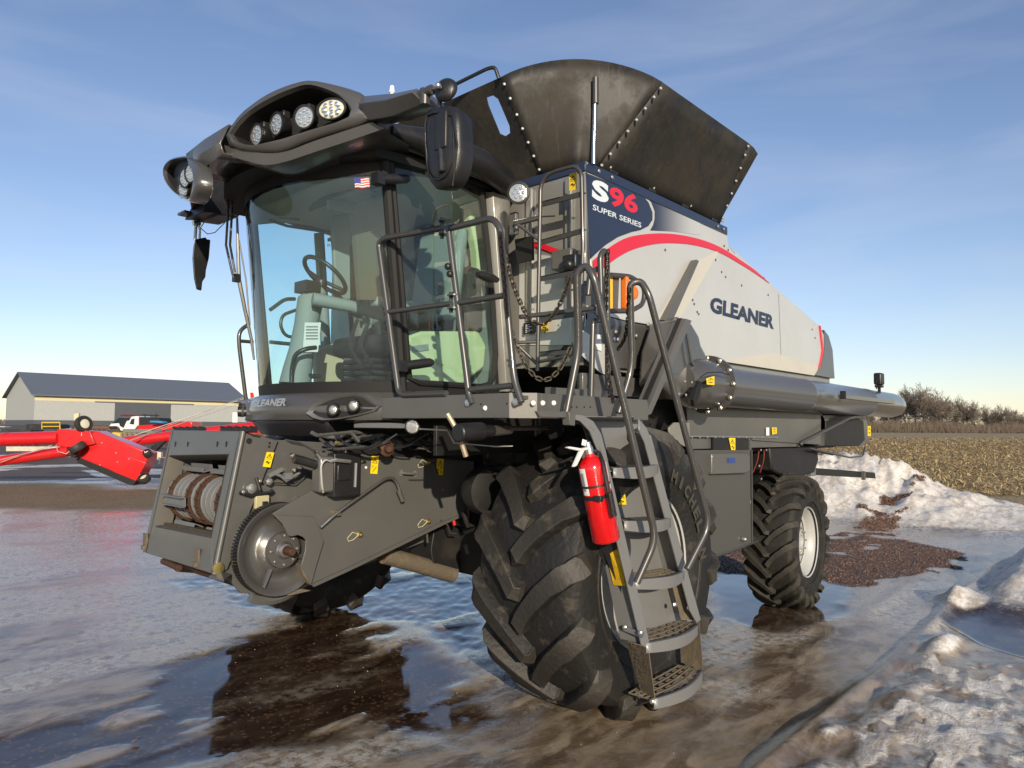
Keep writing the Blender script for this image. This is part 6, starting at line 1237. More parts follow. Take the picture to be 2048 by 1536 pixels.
def height(x, y, full=False):
    dist = -(.738*x+.672*y); lat = -.672*x*-1*0+(-.674*x+.738*y)
    n1 = fbm(x, y, 1.6, 4, 1); n2 = fbm(x, y, .35, 4, 9); n3 = fbm(x*1.0, y*3.2, .5, 3, 21)
    p1 = poly_mask(x+.3*(n1-.5), y+.35*(n2-.5), pud1, .28); p2 = poly_mask(x+.5*(n1-.5), y+.4*(n2-.5), pud2, .25); p3 = poly_mask(x+.3*(n2-.5), y+.2*(n2-.5), pud3, .08); p4 = poly_mask(x+.4*(n2-.5), y+.3*(n2-.5), pud4, .2)
    nb_ = fbm(x*1.0, y*2.2, .9, 5, 200); p1 = p1*ss(.30, .52, nb_+.08); p2 = p2*ss(.34, .52, fbm(x, y*1.6, .8, 5, 210)+.05); pud = np.maximum(np.maximum(p1, p2*.9), np.maximum(p3, p4*.8))
    z = (n1-.5)*.035+(n2-.5)*.022+(n3-.5)*.010
    z = z*(1-pud)+(-.018)*pud
    z = z+p2*(fbm(x*1.5, y*2.5, .16, 3, 55)-.5)*.018
    # tyre lane ridge on the right, running along the machine
    lane = np.exp(-((y+1.62+.03*np.sin(x*1.3)+.12*(n1-.5))/.07)**2)*ss(-13, -10, x)*ss(-3.0, -4.0, x)
    z = z+lane*.05; lane2 = np.exp(-((y+2.25+.15*(n1-.5))/.10)**2)*ss(-13, -10, x)*ss(-5, -6.5, x); z = z+lane2*.02
    # snow ridges right foreground
    ri = np.exp(-((y+1.40+.18*(n1-.5)*2+(x+5.5)*.015)/.11)**2)*ss(-7.6, -6.9, x)*ss(-3.6, -4.2, x)*ss(.38, .62, fbm(x, y, .9, 3, 77)); z = z+ri*.13*(.5+.9*n2)
    rg = poly_mask(x+.2*(n2-.5), y, rough1, .12); z = z+rg*(.035+.055*(fbm(x*1.0, y*1.8, .22, 3, 31))-.02)
    mnd = np.exp(-(((x+11.0)/1.7)**2+((y+1.15)/.42)**2)); z = z+mnd*(.34*(.65+.7*n2)); mnd2 = np.exp(-(((x+8.9)/.35)**2+((y+1.62)/.22)**2)); z = z+mnd2*.12*(.4+n2*1.2)
    rt_ = ss(-1.55, -1.2, y)*ss(-14, -12.5, x)*ss(-8, -9.5, x); z = z+rt_*.12*n1
    # snow bank
    hy = .24+.66*ss(-1.6, -5.6, y); fo = -14.5-.5*(n1-.5)*2+.25*np.sin(y*1.1); t = (x-fo)/(-17.9-fo)
    prof_ = np.where(x > -18.1, ss(0, 1, t)**.8, ss(-20.6, -18.1, x)); bank = prof_*hy*ss(-22, -12, y)*ss(9, 3, y)
    lum = (fbm(x, y, 1.5, 5, 41)-.5)*.8+(np.abs(fbm(x, y, .7, 4, 44)-.5)*-2+.4)*.55+(fbm(x, y, .16, 3, 47)-.5)*.18
    z = z+bank*(1+lum*1.1)
    # gentle rise of the far yard on the left, almost none on the right
    az = np.arctan2(-.674*x+.738*y, np.maximum(dist, .1)); lf = ss(.05, -.25, az)
    z = z+ss(32, 120, dist)*(1.72*lf+.75*(1-lf))
    z = np.where(dist > 140, z*1.0, z)
    if not full: return z
    snow = np.clip(bank*6, 0, 1)*ss(.33, .5, fbm(x, y, 1.3, 4, 60)+.18)
    snow = np.maximum(snow, np.clip(ri*.9, 0, .75)); snow = np.maximum(snow, rg*.58*ss(.38, .62, fbm(x, y*1.6, .3, 3, 31)+.06)); snow = np.maximum(snow, np.clip(mnd*2, 0, 1)*.9); snow = np.maximum(snow, np.clip(mnd2*1.5, 0, 1)*.9); snow = np.maximum(snow, lane*.25); snow = np.maximum(snow, rt_*.7)
    g = poly_mask(x+.7*(n1-.5), y+.9*(n2-.5), grv1, .30)*ss(.30, .5, fbm(x, y*1.4, .8, 4, 70)+.14); g = np.maximum(g, poly_mask(x, y+.4*(n2-.5), grv2, .3)*ss(.4, .55, fbm(x, y, .5, 4, 75)))
    gb = np.exp(-(((x+15.7)/1.0)**2+((y+4.15)/.50)**2))*1.5*(.4+1.1*fbm(x, y, .5, 3, 66))+np.exp(-(((x+17.6)/1.0)**2+((y+3.9)/.22)**2))*1.2*n2; gb = np.clip((gb*1.6-.55)*ss(.30, .50, fbm(x, y, .7, 4, 67)+.08), 0, 1); g = np.maximum(g, gb); snow = snow*(1-gb)
    # bands of the left yard by distance
    wob = (fbm(x, y, 9, 4, 90)-.5)*5+(n1-.5)*1.5; dd_ = dist+wob
    left = ss(.12, -.05, az); st_ = ss(16.6, 17.6, dd_)*ss(21.5, 20.5, dd_)*left
    far = ss(21, 23, dd_)*left; gf = far*ss(.40, .52, fbm(x*.6, y*.6, 2.2, 4, 101)+.1*ss(30, 40, dist))
    g = np.maximum(g, np.maximum(gf*.95, st_*.5)); straw = st_*.9
    sn2 = far*(1-gf)*ss(.45, .58, fbm(x*.5, y*.5, 1.7, 4, 111)); snow = np.maximum(snow, sn2*.75)
    field = ss(-19.6, -20.6, x)*ss(-.02, .06, az)*1.0; field = np.maximum(field, ss(45, 60, dist)*ss(-.2, 0, az)); snow = snow*(1-field)
    frost = ss(.46, .62, fbm(x*.8, y*1.9, 1.3, 5, 120)+.10*ss(-1, -6, y))*(1-pud)
    return z, snow, g, pud, field, straw, frost
ang = np.concatenate([np.linspace(-math.pi, R_(-50), 24, endpoint=False), np.linspace(R_(-50), R_(50), 860), np.linspace(R_(50), math.pi, 26)[1:-1]])
rad_ = np.concatenate([1.0*1.0083**np.arange(0, 465), 47*1.055**np.arange(0, 85)])
A2, R2 = np.meshgrid(ang+fwd_az, rad_); gx = R2*np.cos(A2); gy = R2*np.sin(A2)
gz, mS, mG, mP, mF, mW, mFr = height(gx, gy, True)
nr, na = gx.shape
vv = np.stack([gx, gy, gz], -1).reshape(-1, 3); vv = np.vstack([vv, [[0, 0, 0.0]]])
ii = np.arange((nr-1)*na).reshape(nr-1, na); jj = np.roll(ii, -1, axis=1)
quads = np.stack([ii, ii+na, jj+na, jj], -1).reshape(-1, 4)
me = bpy.data.meshes.new('ground'); nq = len(quads); tri = np.stack([np.full(na, nr*na), np.arange(na), np.roll(np.arange(na), -1)], -1)
me.vertices.add(len(vv)); me.vertices.foreach_set('co', vv.astype(np.float32).ravel())
me.loops.add(nq*4+na*3); me.loops.foreach_set('vertex_index', np.concatenate([quads.ravel(), tri.ravel()]).astype(np.int32))
me.polygons.add(nq+na); me.polygons.foreach_set('loop_start', np.concatenate([np.arange(nq)*4, nq*4+np.arange(na)*3]).astype(np.int32))
me.update(calc_edges=True); me.validate(); me.polygons.foreach_set('use_smooth', np.ones(nq+na, bool))
def attr(name, a, b_, c_):
    at = me.attributes.new(name, 'FLOAT_COLOR', 'POINT'); z_ = np.ones((len(vv), 4), np.float32)
    for k, q in enumerate((a, b_, c_)): z_[:-1, k] = q.ravel(); z_[-1, k] = 0
    at.data.foreach_set('color', z_.ravel())
attr('mask_a', mS, mG, mP); attr('mask_b', mF, mW, mFr)
gm_ = bpy.data.materials.new('ice gravel and snow'); gm_.use_nodes = True; n = gm_.node_tree.nodes; l = gm_.node_tree.links; bs_ = n['Principled BSDF']
def nd(t, **k):
    x = n.new(t)
    for a, b_ in k.items():
        if a.startswith('i'): x.inputs[int(a[1:])].default_value = b_
        else: setattr(x, a, b_)
    return x
def lk_(a, b_): l.new(a, b_)
tcg = nd('ShaderNodeTexCoord'); OC = tcg.outputs['Object']
aa = nd('ShaderNodeAttribute', attribute_name='mask_a'); ab = nd('ShaderNodeAttribute', attribute_name='mask_b')
sa = nd('ShaderNodeSeparateColor'); lk_(aa.outputs['Color'], sa.inputs[0]); sb = nd('ShaderNodeSeparateColor'); lk_(ab.outputs['Color'], sb.inputs[0])
def noise(sc, det=6, rough=.6, map_=None, dist=0):
    x = nd('ShaderNodeTexNoise'); x.inputs['Scale'].default_value = sc; x.inputs['Detail'].default_value = det; x.inputs['Roughness'].default_value = rough; x.inputs['Distortion'].default_value = dist
    if map_: m_ = nd('ShaderNodeMapping'); m_.inputs['Scale'].default_value = map_; lk_(OC, m_.inputs[0]); lk_(m_.outputs[0], x.inputs[0])
    else: lk_(OC, x.inputs[0])
    return x.outputs[0]
def mr(src, a, b_, c_=0, d=1):
    x = nd('ShaderNodeMapRange'); x.interpolation_type = 'SMOOTHSTEP'
    for i, q in enumerate((a, b_, c_, d)): x.inputs[i+1].default_value = q
    lk_(src, x.inputs[0]); return x.outputs[0]
def mixc(f, a, b_):
    x = nd('ShaderNodeMixRGB')
    for s_, q in ((0, f), (1, a), (2, b_)):
        if isinstance(q, tuple): x.inputs[s_].default_value = (*q, 1)
        elif isinstance(q, (int, float)): x.inputs[s_].default_value = q
        else: lk_(q, x.inputs[s_])
    return x.outputs[0]
def math_(op, a, b_):
    x = nd('ShaderNodeMath', operation=op); x.use_clamp = True
    for s_, q in ((0, a), (1, b_)):
        if isinstance(q, (int, float)): x.inputs[s_].default_value = q
        else: lk_(q, x.inputs[s_])
    return x.outputs[0]
nA = noise(2.2, 8, .62, (1, 2.4, 1), .6); nB = noise(14, 7, .65); nC = noise(60, 5, .6); nD = noise(.7, 6, .6, (1, 2, 1))
ice = mixc(mr(nA, .40, .60), (.115, .078, .048), (.31, .245, .17)); ice = mixc(mr(nD, .50, .62, 0, .6), ice, (.20, .152, .10))
ice = mixc(mr(nB, .48, .78, 0, .4), ice, (.36, .32, .26))
fr = math_('MULTIPLY', sb.outputs[2], mr(nB, .38, .58)); ice = mixc(math_('MULTIPLY', fr, .8), ice, (.50, .475, .43))
vo = nd('ShaderNodeTexVoronoi'); vo.inputs['Scale'].default_value = 45; lk_(OC, vo.inputs[0]); vsep = nd('ShaderNodeSeparateColor'); lk_(vo.outputs['Color'], vsep.inputs[0])
vo2 = nd('ShaderNodeTexVoronoi'); vo2.inputs['Scale'].default_value = 17; lk_(OC, vo2.inputs[0]); vs2 = nd('ShaderNodeSeparateColor'); lk_(vo2.outputs['Color'], vs2.inputs[0])
grav = mixc(vsep.outputs[0], (.055, .030, .018), (.19, .105, .066)); grav = mixc(mr(vs2.outputs[1], .6, .95, 0, .5), grav, (.23, .15, .10)); grav = mixc(mr(nB, .42, .62, 0, .75), grav, (.05, .036, .022)); grav = mixc(mr(nA, .55, .68, 0, .6), grav, (.075, .062, .03))
wet = mixc(mr(nA, .35, .7), (.022, .012, .008), (.065, .042, .027)); wet = mixc(mr(vsep.outputs[1], .86, .93, 0, .55), wet, (.16, .09, .055)); wet = mixc(math_('MULTIPLY', mr(nD, .52, .66), mr(nB, .35, .6)), wet, (.18, .155, .12))
nT = noise(5, 9, .72, None, 1.2); sno = mixc(mr(nB, .35, .75), (.62, .58, .52), (.84, .82, .78)); sno = mixc(mr(nT, .50, .66, 0, .7), sno, (.30, .235, .17)); sno = mixc(mr(nA, .47, .66, 0, .65), sno, (.38, .31, .235)); sno = mixc(mr(nC, .64, .74, 0, .6), sno, (.12, .09, .06))
soil = mixc(mr(nB, .4, .6), (.045, .032, .022), (.10, .075, .045)); nS = noise(6, 8, .7, (1, 1, 1)); nL = noise(38, 6, .7, (1, .35, 1))
fld = mixc(mr(nL, .42, .58), soil, (.46, .34, .16)); fld = mixc(mr(nD, .55, .7, 0, .3), fld, (.14, .10, .055))
strw = mixc(mr(nL, .4, .65), (.09, .055, .03), (.36, .25, .10))
col_ = mixc(math_('MULTIPLY', mr(math_('ADD', sa.outputs[2], math_('MULTIPLY', math_('SUBTRACT', nB, .5), .7)), .12, .95), 1.0), ice, wet)
gk = mr(math_('ADD', sa.outputs[1], math_('MULTIPLY', math_('SUBTRACT', nB, .5), .5)), .35, .62); col_ = mixc(gk, col_, grav); col_ = mixc(math_('MULTIPLY', sb.outputs[1], .8), col_, strw)
sk = mr(math_('ADD', sa.outputs[0], math_('MULTIPLY', math_('SUBTRACT', nB, .5), .6)), .28, .6); col_ = mixc(sk, col_, sno); col_ = mixc(sb.outputs[0], col_, fld); lk_(col_, bs_.inputs['Base Color'])
ro = mixc(mr(nB, .35, .7), (.08, .08, .08), (.26, .26, .26)); ro = mixc(mr(nA, .42, .58), (.05, .05, .05), ro); ro = mixc(math_('MULTIPLY', fr, .6), ro, (.5, .5, .5)); ro = mixc(mr(sa.outputs[2], .08, .7), ro, (.035, .035, .035)); ro = mixc(gk, ro, (.6, .6, .6)); ro = mixc(sk, ro, (.62, .62, .62)); ro = mixc(math_('MAXIMUM', sb.outputs[0], sb.outputs[1]), ro, (.95, .95, .95))
lk_(ro, bs_.inputs['Roughness']); bs_.inputs['Specular IOR Level'].default_value = .5
hh = math_('ADD', math_('MULTIPLY', nB, .5), math_('MULTIPLY', nC, .22)); inv = math_('MULTIPLY', math_('SUBTRACT', 1, mr(sa.outputs[2], .3, .75)), .38)
rip = noise(9, 3, .5, (1, 2.8, 1)); hh = math_('MULTIPLY', hh, math_('ADD', inv, .02)); hh = math_('ADD', hh, math_('MULTIPLY', vo.outputs['Distance'], math_('MULTIPLY', gk, .8))); hh = math_('ADD', hh, math_('MULTIPLY', math_('ADD', math_('MULTIPLY', nT, .9), math_('MULTIPLY', nC, .5)), sk)); hh.node.use_clamp = False
bu = nd('ShaderNodeBump'); bu.inputs['Strength'].default_value = .7; bu.inputs['Distance'].default_value = .03; lk_(hh, bu.inputs['Height']); lk_(bu.outputs[0], bs_.inputs['Normal'])
me.materials.append(gm_); go = bpy.data.objects.new('ground', me); COL.objects.link(go); go['kind'] = 'structure'
def gh(x, y): return float(height(np.array([[x]]), np.array([[y]]))[0, 0])

# ---- loose stuff on the ground
def joined(name, verts, faces, m, kind='stuff', label=None, cat=None):
    me_ = bpy.data.meshes.new(name); nf = len(faces); k = faces.shape[1]
    me_.vertices.add(len(verts)); me_.vertices.foreach_set('co', verts.astype(np.float32).ravel()); me_.loops.add(nf*k); me_.loops.foreach_set('vertex_index', faces.astype(np.int32).ravel())
    me_.polygons.add(nf); me_.polygons.foreach_set('loop_start', (np.arange(nf)*k).astype(np.int32)); me_.update(calc_edges=True); me_.validate(); me_.materials.append(m)
    o = bpy.data.objects.new(name, me_); COL.objects.link(o); o['kind'] = kind
    if label: o['label'] = label
    if cat: o['category'] = cat
    return o
def islandmat(name, c1, c2, c3, rough=.8):
    m = bpy.data.materials.new(name); m.use_nodes = True; n_ = m.node_tree.nodes; l_ = m.node_tree.links
    g = n_.new('ShaderNodeNewGeometry'); r = n_.new('ShaderNodeValToRGB'); r.color_ramp.elements[0].color = (*c1, 1); r.color_ramp.elements[1].color = (*c3, 1); e = r.color_ramp.elements.new(.5); e.color = (*c2, 1)
    l_.new(g.outputs['Random Per Island'], r.inputs[0]); l_.new(r.outputs[0], n_['Principled BSDF'].inputs['Base Color']); n_['Principled BSDF'].inputs['Roughness'].default_value = rough; return m
def scatter_stones(name, cx, n, smin, smax, m, label, cat):
    x, y = cx[:, 0], cx[:, 1]; z = height(x[None], y[None])[0]; s = rnd.uniform(smin, smax, n)**1
    base = np.array([(1, 0, 0), (0, 1, 0), (-1, 0, 0), (0, -1, 0), (0, 0, .7), (0, 0, -.7)], float)
    V = base[None]*rnd.uniform(.55, 1.2, (n, 6, 3)); a = rnd.uniform(0, 6.28, n); ca, sa_ = np.cos(a)[:, None], np.sin(a)[:, None]
    X = V[..., 0]*ca-V[..., 1]*sa_; Y = V[..., 0]*sa_+V[..., 1]*ca; V = np.stack([X, Y, V[..., 2]], -1)*s[:, None, None]+np.stack([x, y, z+s*.2], -1)[:, None]
    F = np.array([(0, 1, 4), (1, 2, 4), (2, 3, 4), (3, 0, 4), (1, 0, 5), (2, 1, 5), (3, 2, 5), (0, 3, 5)])
    return joined(name, V.reshape(-1, 3), (F[None]+(np.arange(n)*6)[:, None, None]).reshape(-1, 3), m, 'stuff', label, cat)
def in_mask(n, x0, x1, y0, y1, idx, thr):
    out = []
    while len(out) < n:
        x = rnd.uniform(x0, x1, n*3); y = rnd.uniform(y0, y1, n*3); r = height(x[None], y[None], True)[idx][0]; k = r > thr; out += list(zip(x[k], y[k]))
        if not k.any(): break
    return np.array(out[:n])
redstone = islandmat('red gravel stones', (.03, .018, .012), (.13, .062, .040), (.30, .20, .15))
cx = in_mask(11000, -15, -7.2, -6.6, -1.6, 2, .5); scatter_stones('red_gravel', cx, len(cx), .005, .015, redstone, 'loose reddish gravel spread behind the rear wheel', 'gravel')
cx = in_mask(3500, -18.8, -14.2, -6, -3, 2, .45); scatter_stones('red_gravel', cx, len(cx), .008, .022, redstone, 'reddish gravel heap breaking through the dirty snow bank', 'gravel')
cx = np.stack([rnd.uniform(-6, -2.2, 260), rnd.uniform(-6.5, -2.0, 260)], -1); scatter_stones('ice_grit', cx, 260, .003, .007, islandmat('pale grit', (.05, .03, .02), (.14, .08, .05), (.5, .47, .42)), 'scattered pale grit on the wet ice in front of the machine', 'grit')
# stubble field litter
n_ = 85000; dd = 20+85*rnd.beta(1.0, 1.6, n_); la = rnd.uniform(.02, .80, n_); fx = FW.x*dd+(-.674)*dd*la; fy = FW.y*dd+.738*dd*la
kf = height(fx[None], fy[None], True)[4][0] > .5; fx, fy, dd = fx[kf], fy[kf], dd[kf]; n_ = len(fx); fz = height(fx[None], fy[None])[0]
Ls = rnd.uniform(.06, .24, n_)*(1+dd/90); a = rnd.uniform(0, 6.28, n_); el = np.abs(rnd.normal(.12, .28, n_)); w_s = rnd.uniform(.004, .011, n_)*(1+dd/40)
dx, dy, dz = np.cos(a)*np.cos(el), np.sin(a)*np.cos(el), np.sin(el); px_, py_ = -np.sin(a), np.cos(a)
p0 = np.stack([fx, fy, fz+rnd.uniform(0, .05, n_)], -1); p1 = p0+np.stack([dx, dy, dz], -1)*Ls[:, None]; mid_ = (p0+p1)/2+np.array([0, 0, 1])*(Ls*.10)[:, None]; sd = np.stack([px_, py_, rnd.uniform(-.6, .6, n_)], -1)*w_s[:, None]
V = np.stack([p0-sd, p0+sd, mid_-sd, mid_+sd, p1-sd*.4, p1+sd*.4], 1); F = np.array([(0, 1, 3, 2), (2, 3, 5, 4)])
rowx = np.round(fx/.76)*.76; st_k = rnd.uniform(0, 1, n_) < .07; sx_ = np.where(st_k, rowx+rnd.normal(0, .05, n_)-fx, 0); V[:, :, 0] += sx_[:, None]
up_ = np.stack([rnd.normal(0, .04, n_), rnd.normal(0, .04, n_), rnd.uniform(.06, .16, n_)], -1)[st_k]; b0 = V[st_k][:, 0]; sdd = sd[st_k]*np.array([1, 1, .1])*.9
V[st_k] = np.stack([b0-sdd, b0+sdd, b0+up_*.5-sdd, b0+up_*.5+sdd, b0+up_-sdd*.8, b0+up_+sdd*.8], 1)
joined('corn_stubble', V.reshape(-1, 3), (F[None]+(np.arange(n_)*6)[:, None, None]).reshape(-1, 4), islandmat('dry corn litter', (.09, .06, .03), (.34, .24, .11), (.60, .46, .24)), 'stuff', 'dry corn stubble and leaf litter covering the harvested field', 'stubble')
q = MB(); lp_ = P(281, 1478, z=.004); q.grid([[lp_+Vector((0, 0, .004)), lp_+Vector((.03, .02, .015))], [lp_+Vector((.03, -.02, .002)), lp_+Vector((.055, .01, .004))]]); lf_ = q.build('dead_leaf', mat('dead leaf', (.35, .15, .05), .6), None, thick=.001); lf_['label'] = 'small dead brown leaf on the puddle ice'; lf_['category'] = 'leaf'
# straw mound behind the feeder
def DP(u, v, D): return Vector((0, 0, CAMH))+ray(u, v)/FOC*D
n_ = 9000; c = DP(545, 885, 34); aang = rnd.uniform(0, 6.28, n_); rr = 2.6*np.sqrt(rnd.uniform(0, 1, n_)); hx = c.x+rr*np.cos(aang); hy_ = c.y+rr*np.sin(aang); hz = gh(c.x, c.y)+1.7*np.exp(-(rr/1.7)**2)+rnd.uniform(-.05, .08, n_)
V0 = np.stack([hx, hy_, hz], -1); d1 = rnd.normal(0, .10, (n_, 3)); d2 = rnd.normal(0, .02, (n_, 3)); V = np.stack([V0-d1, V0+d2, V0+d1, V0-d2], 1)
joined('straw_heap', V.reshape(-1, 3), (np.arange(n_)*4)[:, None]+np.arange(4)[None], islandmat('straw heap litter', (.10, .055, .03), (.30, .17, .08), (.48, .33, .17)), 'stuff', 'brown straw heap behind the feeder house', 'straw')

# ================================================================== BACKGROUND, LEFT
barn = thing('storage_barn', 'long grey metal storage barn with dark roof and sliding door', 'barn', (-54, -152, 1.7))
ribw = bpy.data.materials.new('ribbed siding'); 
def ribmat(name, col, axis, sc=3.2):
    m = mat(name, col, .55, .1, var=.04); n_ = m.node_tree.nodes; l_ = m.node_tree.links
    t = n_.new('ShaderNodeTexCoord'); w = n_.new('ShaderNodeTexWave'); w.bands_direction = axis; w.inputs['Scale'].default_value = sc; l_.new(t.outputs['Object'], w.inputs[0]); b_ = n_.new('ShaderNodeBump'); b_.inputs['Strength'].default_value = .3; b_.inputs['Distance'].default_value = .03; l_.new(w.outputs[0], b_.inputs['Height']); l_.new(b_.outputs[0], n_['Principled BSDF'].inputs['Normal']); return m
sid = ribmat('grey siding x', (.40, .41, .39), 'X', 1.1); sidy = ribmat('grey siding y', (.40, .41, .39), 'Y', 1.1); dsid = ribmat('dark siding x', (.085, .093, .105), 'X', 1.1); rfm = ribmat('dark roof sheet', (.13, .15, .18), 'X', 1.1); crm = mat('cream siding', (.62, .56, .34), .6)
BX0, BX1, BY0, BY1, BZ = -73.1, -34.9, -161.3, -142.7, 1.6; EV = 6.9; RZ = 11.1; BYm = (BY0+BY1)/2
b = MB(); b.bb(BX0, BX1, BY1-.2, BY1, BZ+1.0, EV-.9); b.build('long_wall', sid, barn)
b = MB(); b.bb(BX0, BX1, BY1-.2, BY1-.02, EV-.9, EV); b.build('cream_band', crm, barn)
b = MB(); b.bb(BX0, BX1, BY1-.2, BY1+.03, BZ-.3, BZ+1.0); b.build('base_panel', dsid, barn)
b = MB(); b.prism([Vector((BX1, BY1-.2, BZ+1.0)), Vector((BX1, BY0, BZ+1.0)), Vector((BX1, BY0, EV)), Vector((BX1, BYm, RZ-.05)), Vector((BX1, BY1-.2, EV))], (-.2, 0, 0)); b.build('gable_wall', sidy, barn)
b = MB(); b.bb(BX1-.2, BX1+.03, BY0, BY1-.2, BZ-.3, BZ+1.0); b.build('base_panel', dsid, barn)
b = MB(); b.prism([Vector((BX0, BY1-.2, BZ)), Vector((BX0, BY0, BZ)), Vector((BX0, BY0, EV)), Vector((BX0, BYm, RZ-.05)), Vector((BX0, BY1-.2, EV))], (.2, 0, 0)); b.build('gable_wall', sidy, barn)
b = MB(); b.bb(BX0, BX1, BY0, BY0+.2, BZ-.3, EV); b.build('rear_wall', sid, barn)
for (ya, za) in ((BY1+.7, EV-.15), (BY0-.7, EV-.15)):
    b = MB(); b.prism([Vector((BX1+.6, ya, za)), Vector((BX1+.6, BYm, RZ)), Vector((BX1+.6, BYm, RZ+.2)), Vector((BX1+.6, ya, za+.2))], (BX0-BX1-1.2, 0, 0)); b.build('roof', rfm, barn)
dA = -48.3; dB = -57.0
b = MB(); b.bb(-57.6, -47.6, BY1+.02, BY1+.14, BZ+1.02, EV-.95); b.build('sliding_door', dsid, barn)
b = MB(); b.bb(-62, -44.2, BY1+.1, BY1+.25, EV-.93, EV-.78); b.build('door_track', mat('door track', (.2, .2, .21), .5), barn)
b = MB(); b.bb(-71.3, -70.2, BY1+.01, BY1+.08, BZ+.9, BZ+3.0); b.build('walk_door', white_p, barn)

def cylpx(name, parent, a, b_, D, r, m, D2=None, n=20, **k):
    q = MB(); q.cyl(DP(*a, D), DP(*b_, D2 or D), r, n); return q.build(name, m, parent, **k)
FWv = Vector((FW.x, FW.y, 0))
ag = thing('grain_auger', 'red grain auger with boxy swing hopper tipped on its side wheels', 'grain auger', DP(210, 968, 20.5))
Da = 20.5
q = MB(); q.cyl(DP(-160, 884, Da), DP(120, 875, Da), .19, 24); 
for u in (14, 57, 73): q.cyl(DP(u, 878, Da), DP(u+1.5, 878, Da), .197, 24)
q.build('upper_tube', augred, ag)
q = MB(); q.cyl(DP(-160, 940, Da), DP(0, 922, Da), .145, 24); q.cyl(DP(0, 922, Da), DP(140, 902, Da), .145, 24, .16); q.build('lower_tube', augred, ag)
q = MB(); q.prism([DP(108, 868, Da-.1), DP(115, 858, Da-.1), DP(180, 862, Da-.1), DP(190, 888, Da-.1), DP(152, 896, Da-.1), DP(112, 893, Da-.1)], FWv*.5); q.build('gear_housing', augred, ag, bevel=.02)
hp = [(152, 919), (186, 863), (192, 862), (297, 905), (296, 918), (268, 969), (262, 968)]
q = MB(); q.prism([DP(u, v, Da) for u, v in hp], FWv*.55); hop = q.build('swing_hopper', augred, ag, bevel=.03)
q = MB(); q.prism([DP(u, v, Da-.02) for u, v in [(163, 912), (190, 888), (292, 926), (270, 965)]], FWv*.03); q.build('hopper_panel', augred, hop, bevel=.01)
q = MB(); q.prism([DP(u, v, Da-.03) for u, v in [(152, 918), (158, 915), (272, 962), (266, 971), (256, 969), (156, 926)]], FWv*.5); q.build('rubber_flap', blackm, ag)
def mini_wheel(u, v, D, r, nrm_, par, w=.09):
    c = DP(u, v, D); q = MB(); nrm_ = Vector(nrm_).normalized(); q.lathe(c, nrm_, [(-w, r*.6), (-w, r*.9), (-w*.6, r), (w*.6, r), (w, r*.9), (w, r*.6)], 24, cap=False); o = q.build('small_tyre', rubber, par); q = MB(); q.lathe(c, nrm_, [(-w*.5, .001), (-w*.5, r*.62), (w*.5, r*.62), (w*.7, r*.3), (w*.7, .001)], 20); q.build('small_rim', mat('cream rim', (.6, .56, .42), .5), par)
tcm = -FWv
mini_wheel(167, 848, Da, .24, (FW.x*-.5-.5, FW.y*-.5+.5, .2), ag); mini_wheel(155, 895, Da-.3, .22, (.5, -.2, .8), ag, .1); mini_wheel(289, 957, Da-.1, .17, (.6, .3, .7), ag); mini_wheel(295, 907, Da, .12, (.6, .3, .7), ag)
q = MB(); q.prism([DP(u, v, Da-.1) for u, v in [(160, 888), (172, 893), (158, 915), (146, 912)]], FWv*-.2); q.build('wheel_frame', blackp, ag)
q = MB(); q.prism([DP(u, v, Da+.2) for u, v in [(147, 828), (157, 826), (156, 858), (149, 858)]], FWv*.1); q.build('jack_post', mat('cream post', (.6, .54, .33), .6), ag, bevel=.01)
bolts([DP(u, v, Da-.01) for u, v in [(165, 867), (135, 880), (122, 888), (187, 878), (204, 886), (232, 906), (235, 924), (258, 918), (280, 950), (200, 930)]], tcm, .022, 'hopper_bolts', ag)
q = MB(); q.box(DP(165, 868, Da-.05), (.08, .08, .1)); q.build('white_tag', white_p, ag)
cab_m = mat('galvanised cable', (.55, .52, .45), .5, .6)
for (a, c_, D1, D2) in (((-60, 935), (107, 893), Da-.3, Da-.3), ((240, 888), (490, 793), 26, 30), ((240, 888), (492, 803), 26, 30), ((270, 870), (488, 797), 28, 30), ((0, 925), (104, 890), Da-.25, Da-.25)):
    q = MB(); q.cyl(DP(*a, D1), DP(*c_, D2), .011, 5); q.build('truss_cable', cab_m, ag)
q = MB(); q.tube([DP(112, 890, Da-.2), DP(116, 903, Da-.3), DP(132, 908, Da-.3), DP(143, 900, Da-.2)], .012, 6); q.build('loose_cable', cab_m, ag)
ag2 = thing('grain_auger', 'second red auger tube running behind the black feeder house faceplate', 'grain auger', DP(300, 905, 27))
q = MB(); q.cyl(DP(228, 894, 27), DP(252, 884, 27), .12, 20, .2); q.cyl(DP(252, 884, 27), DP(345, 872, 27), .2, 20); q.cyl(DP(345, 872, 27), DP(520, 852, 29), .2, 20); q.build('auger_tube', augred, ag2)
q = MB(); q.prism([DP(u, v, 27) for u, v in [(385, 862), (440, 856), (520, 852), (520, 868), (440, 866)]], FWv*.3); q.prism([DP(u, v, 27.2) for u, v in [(500, 785), (506, 785), (508, 795), (501, 796)]], FWv*.05); q.build('auger_bracket', augred, ag2, kind='stuff')
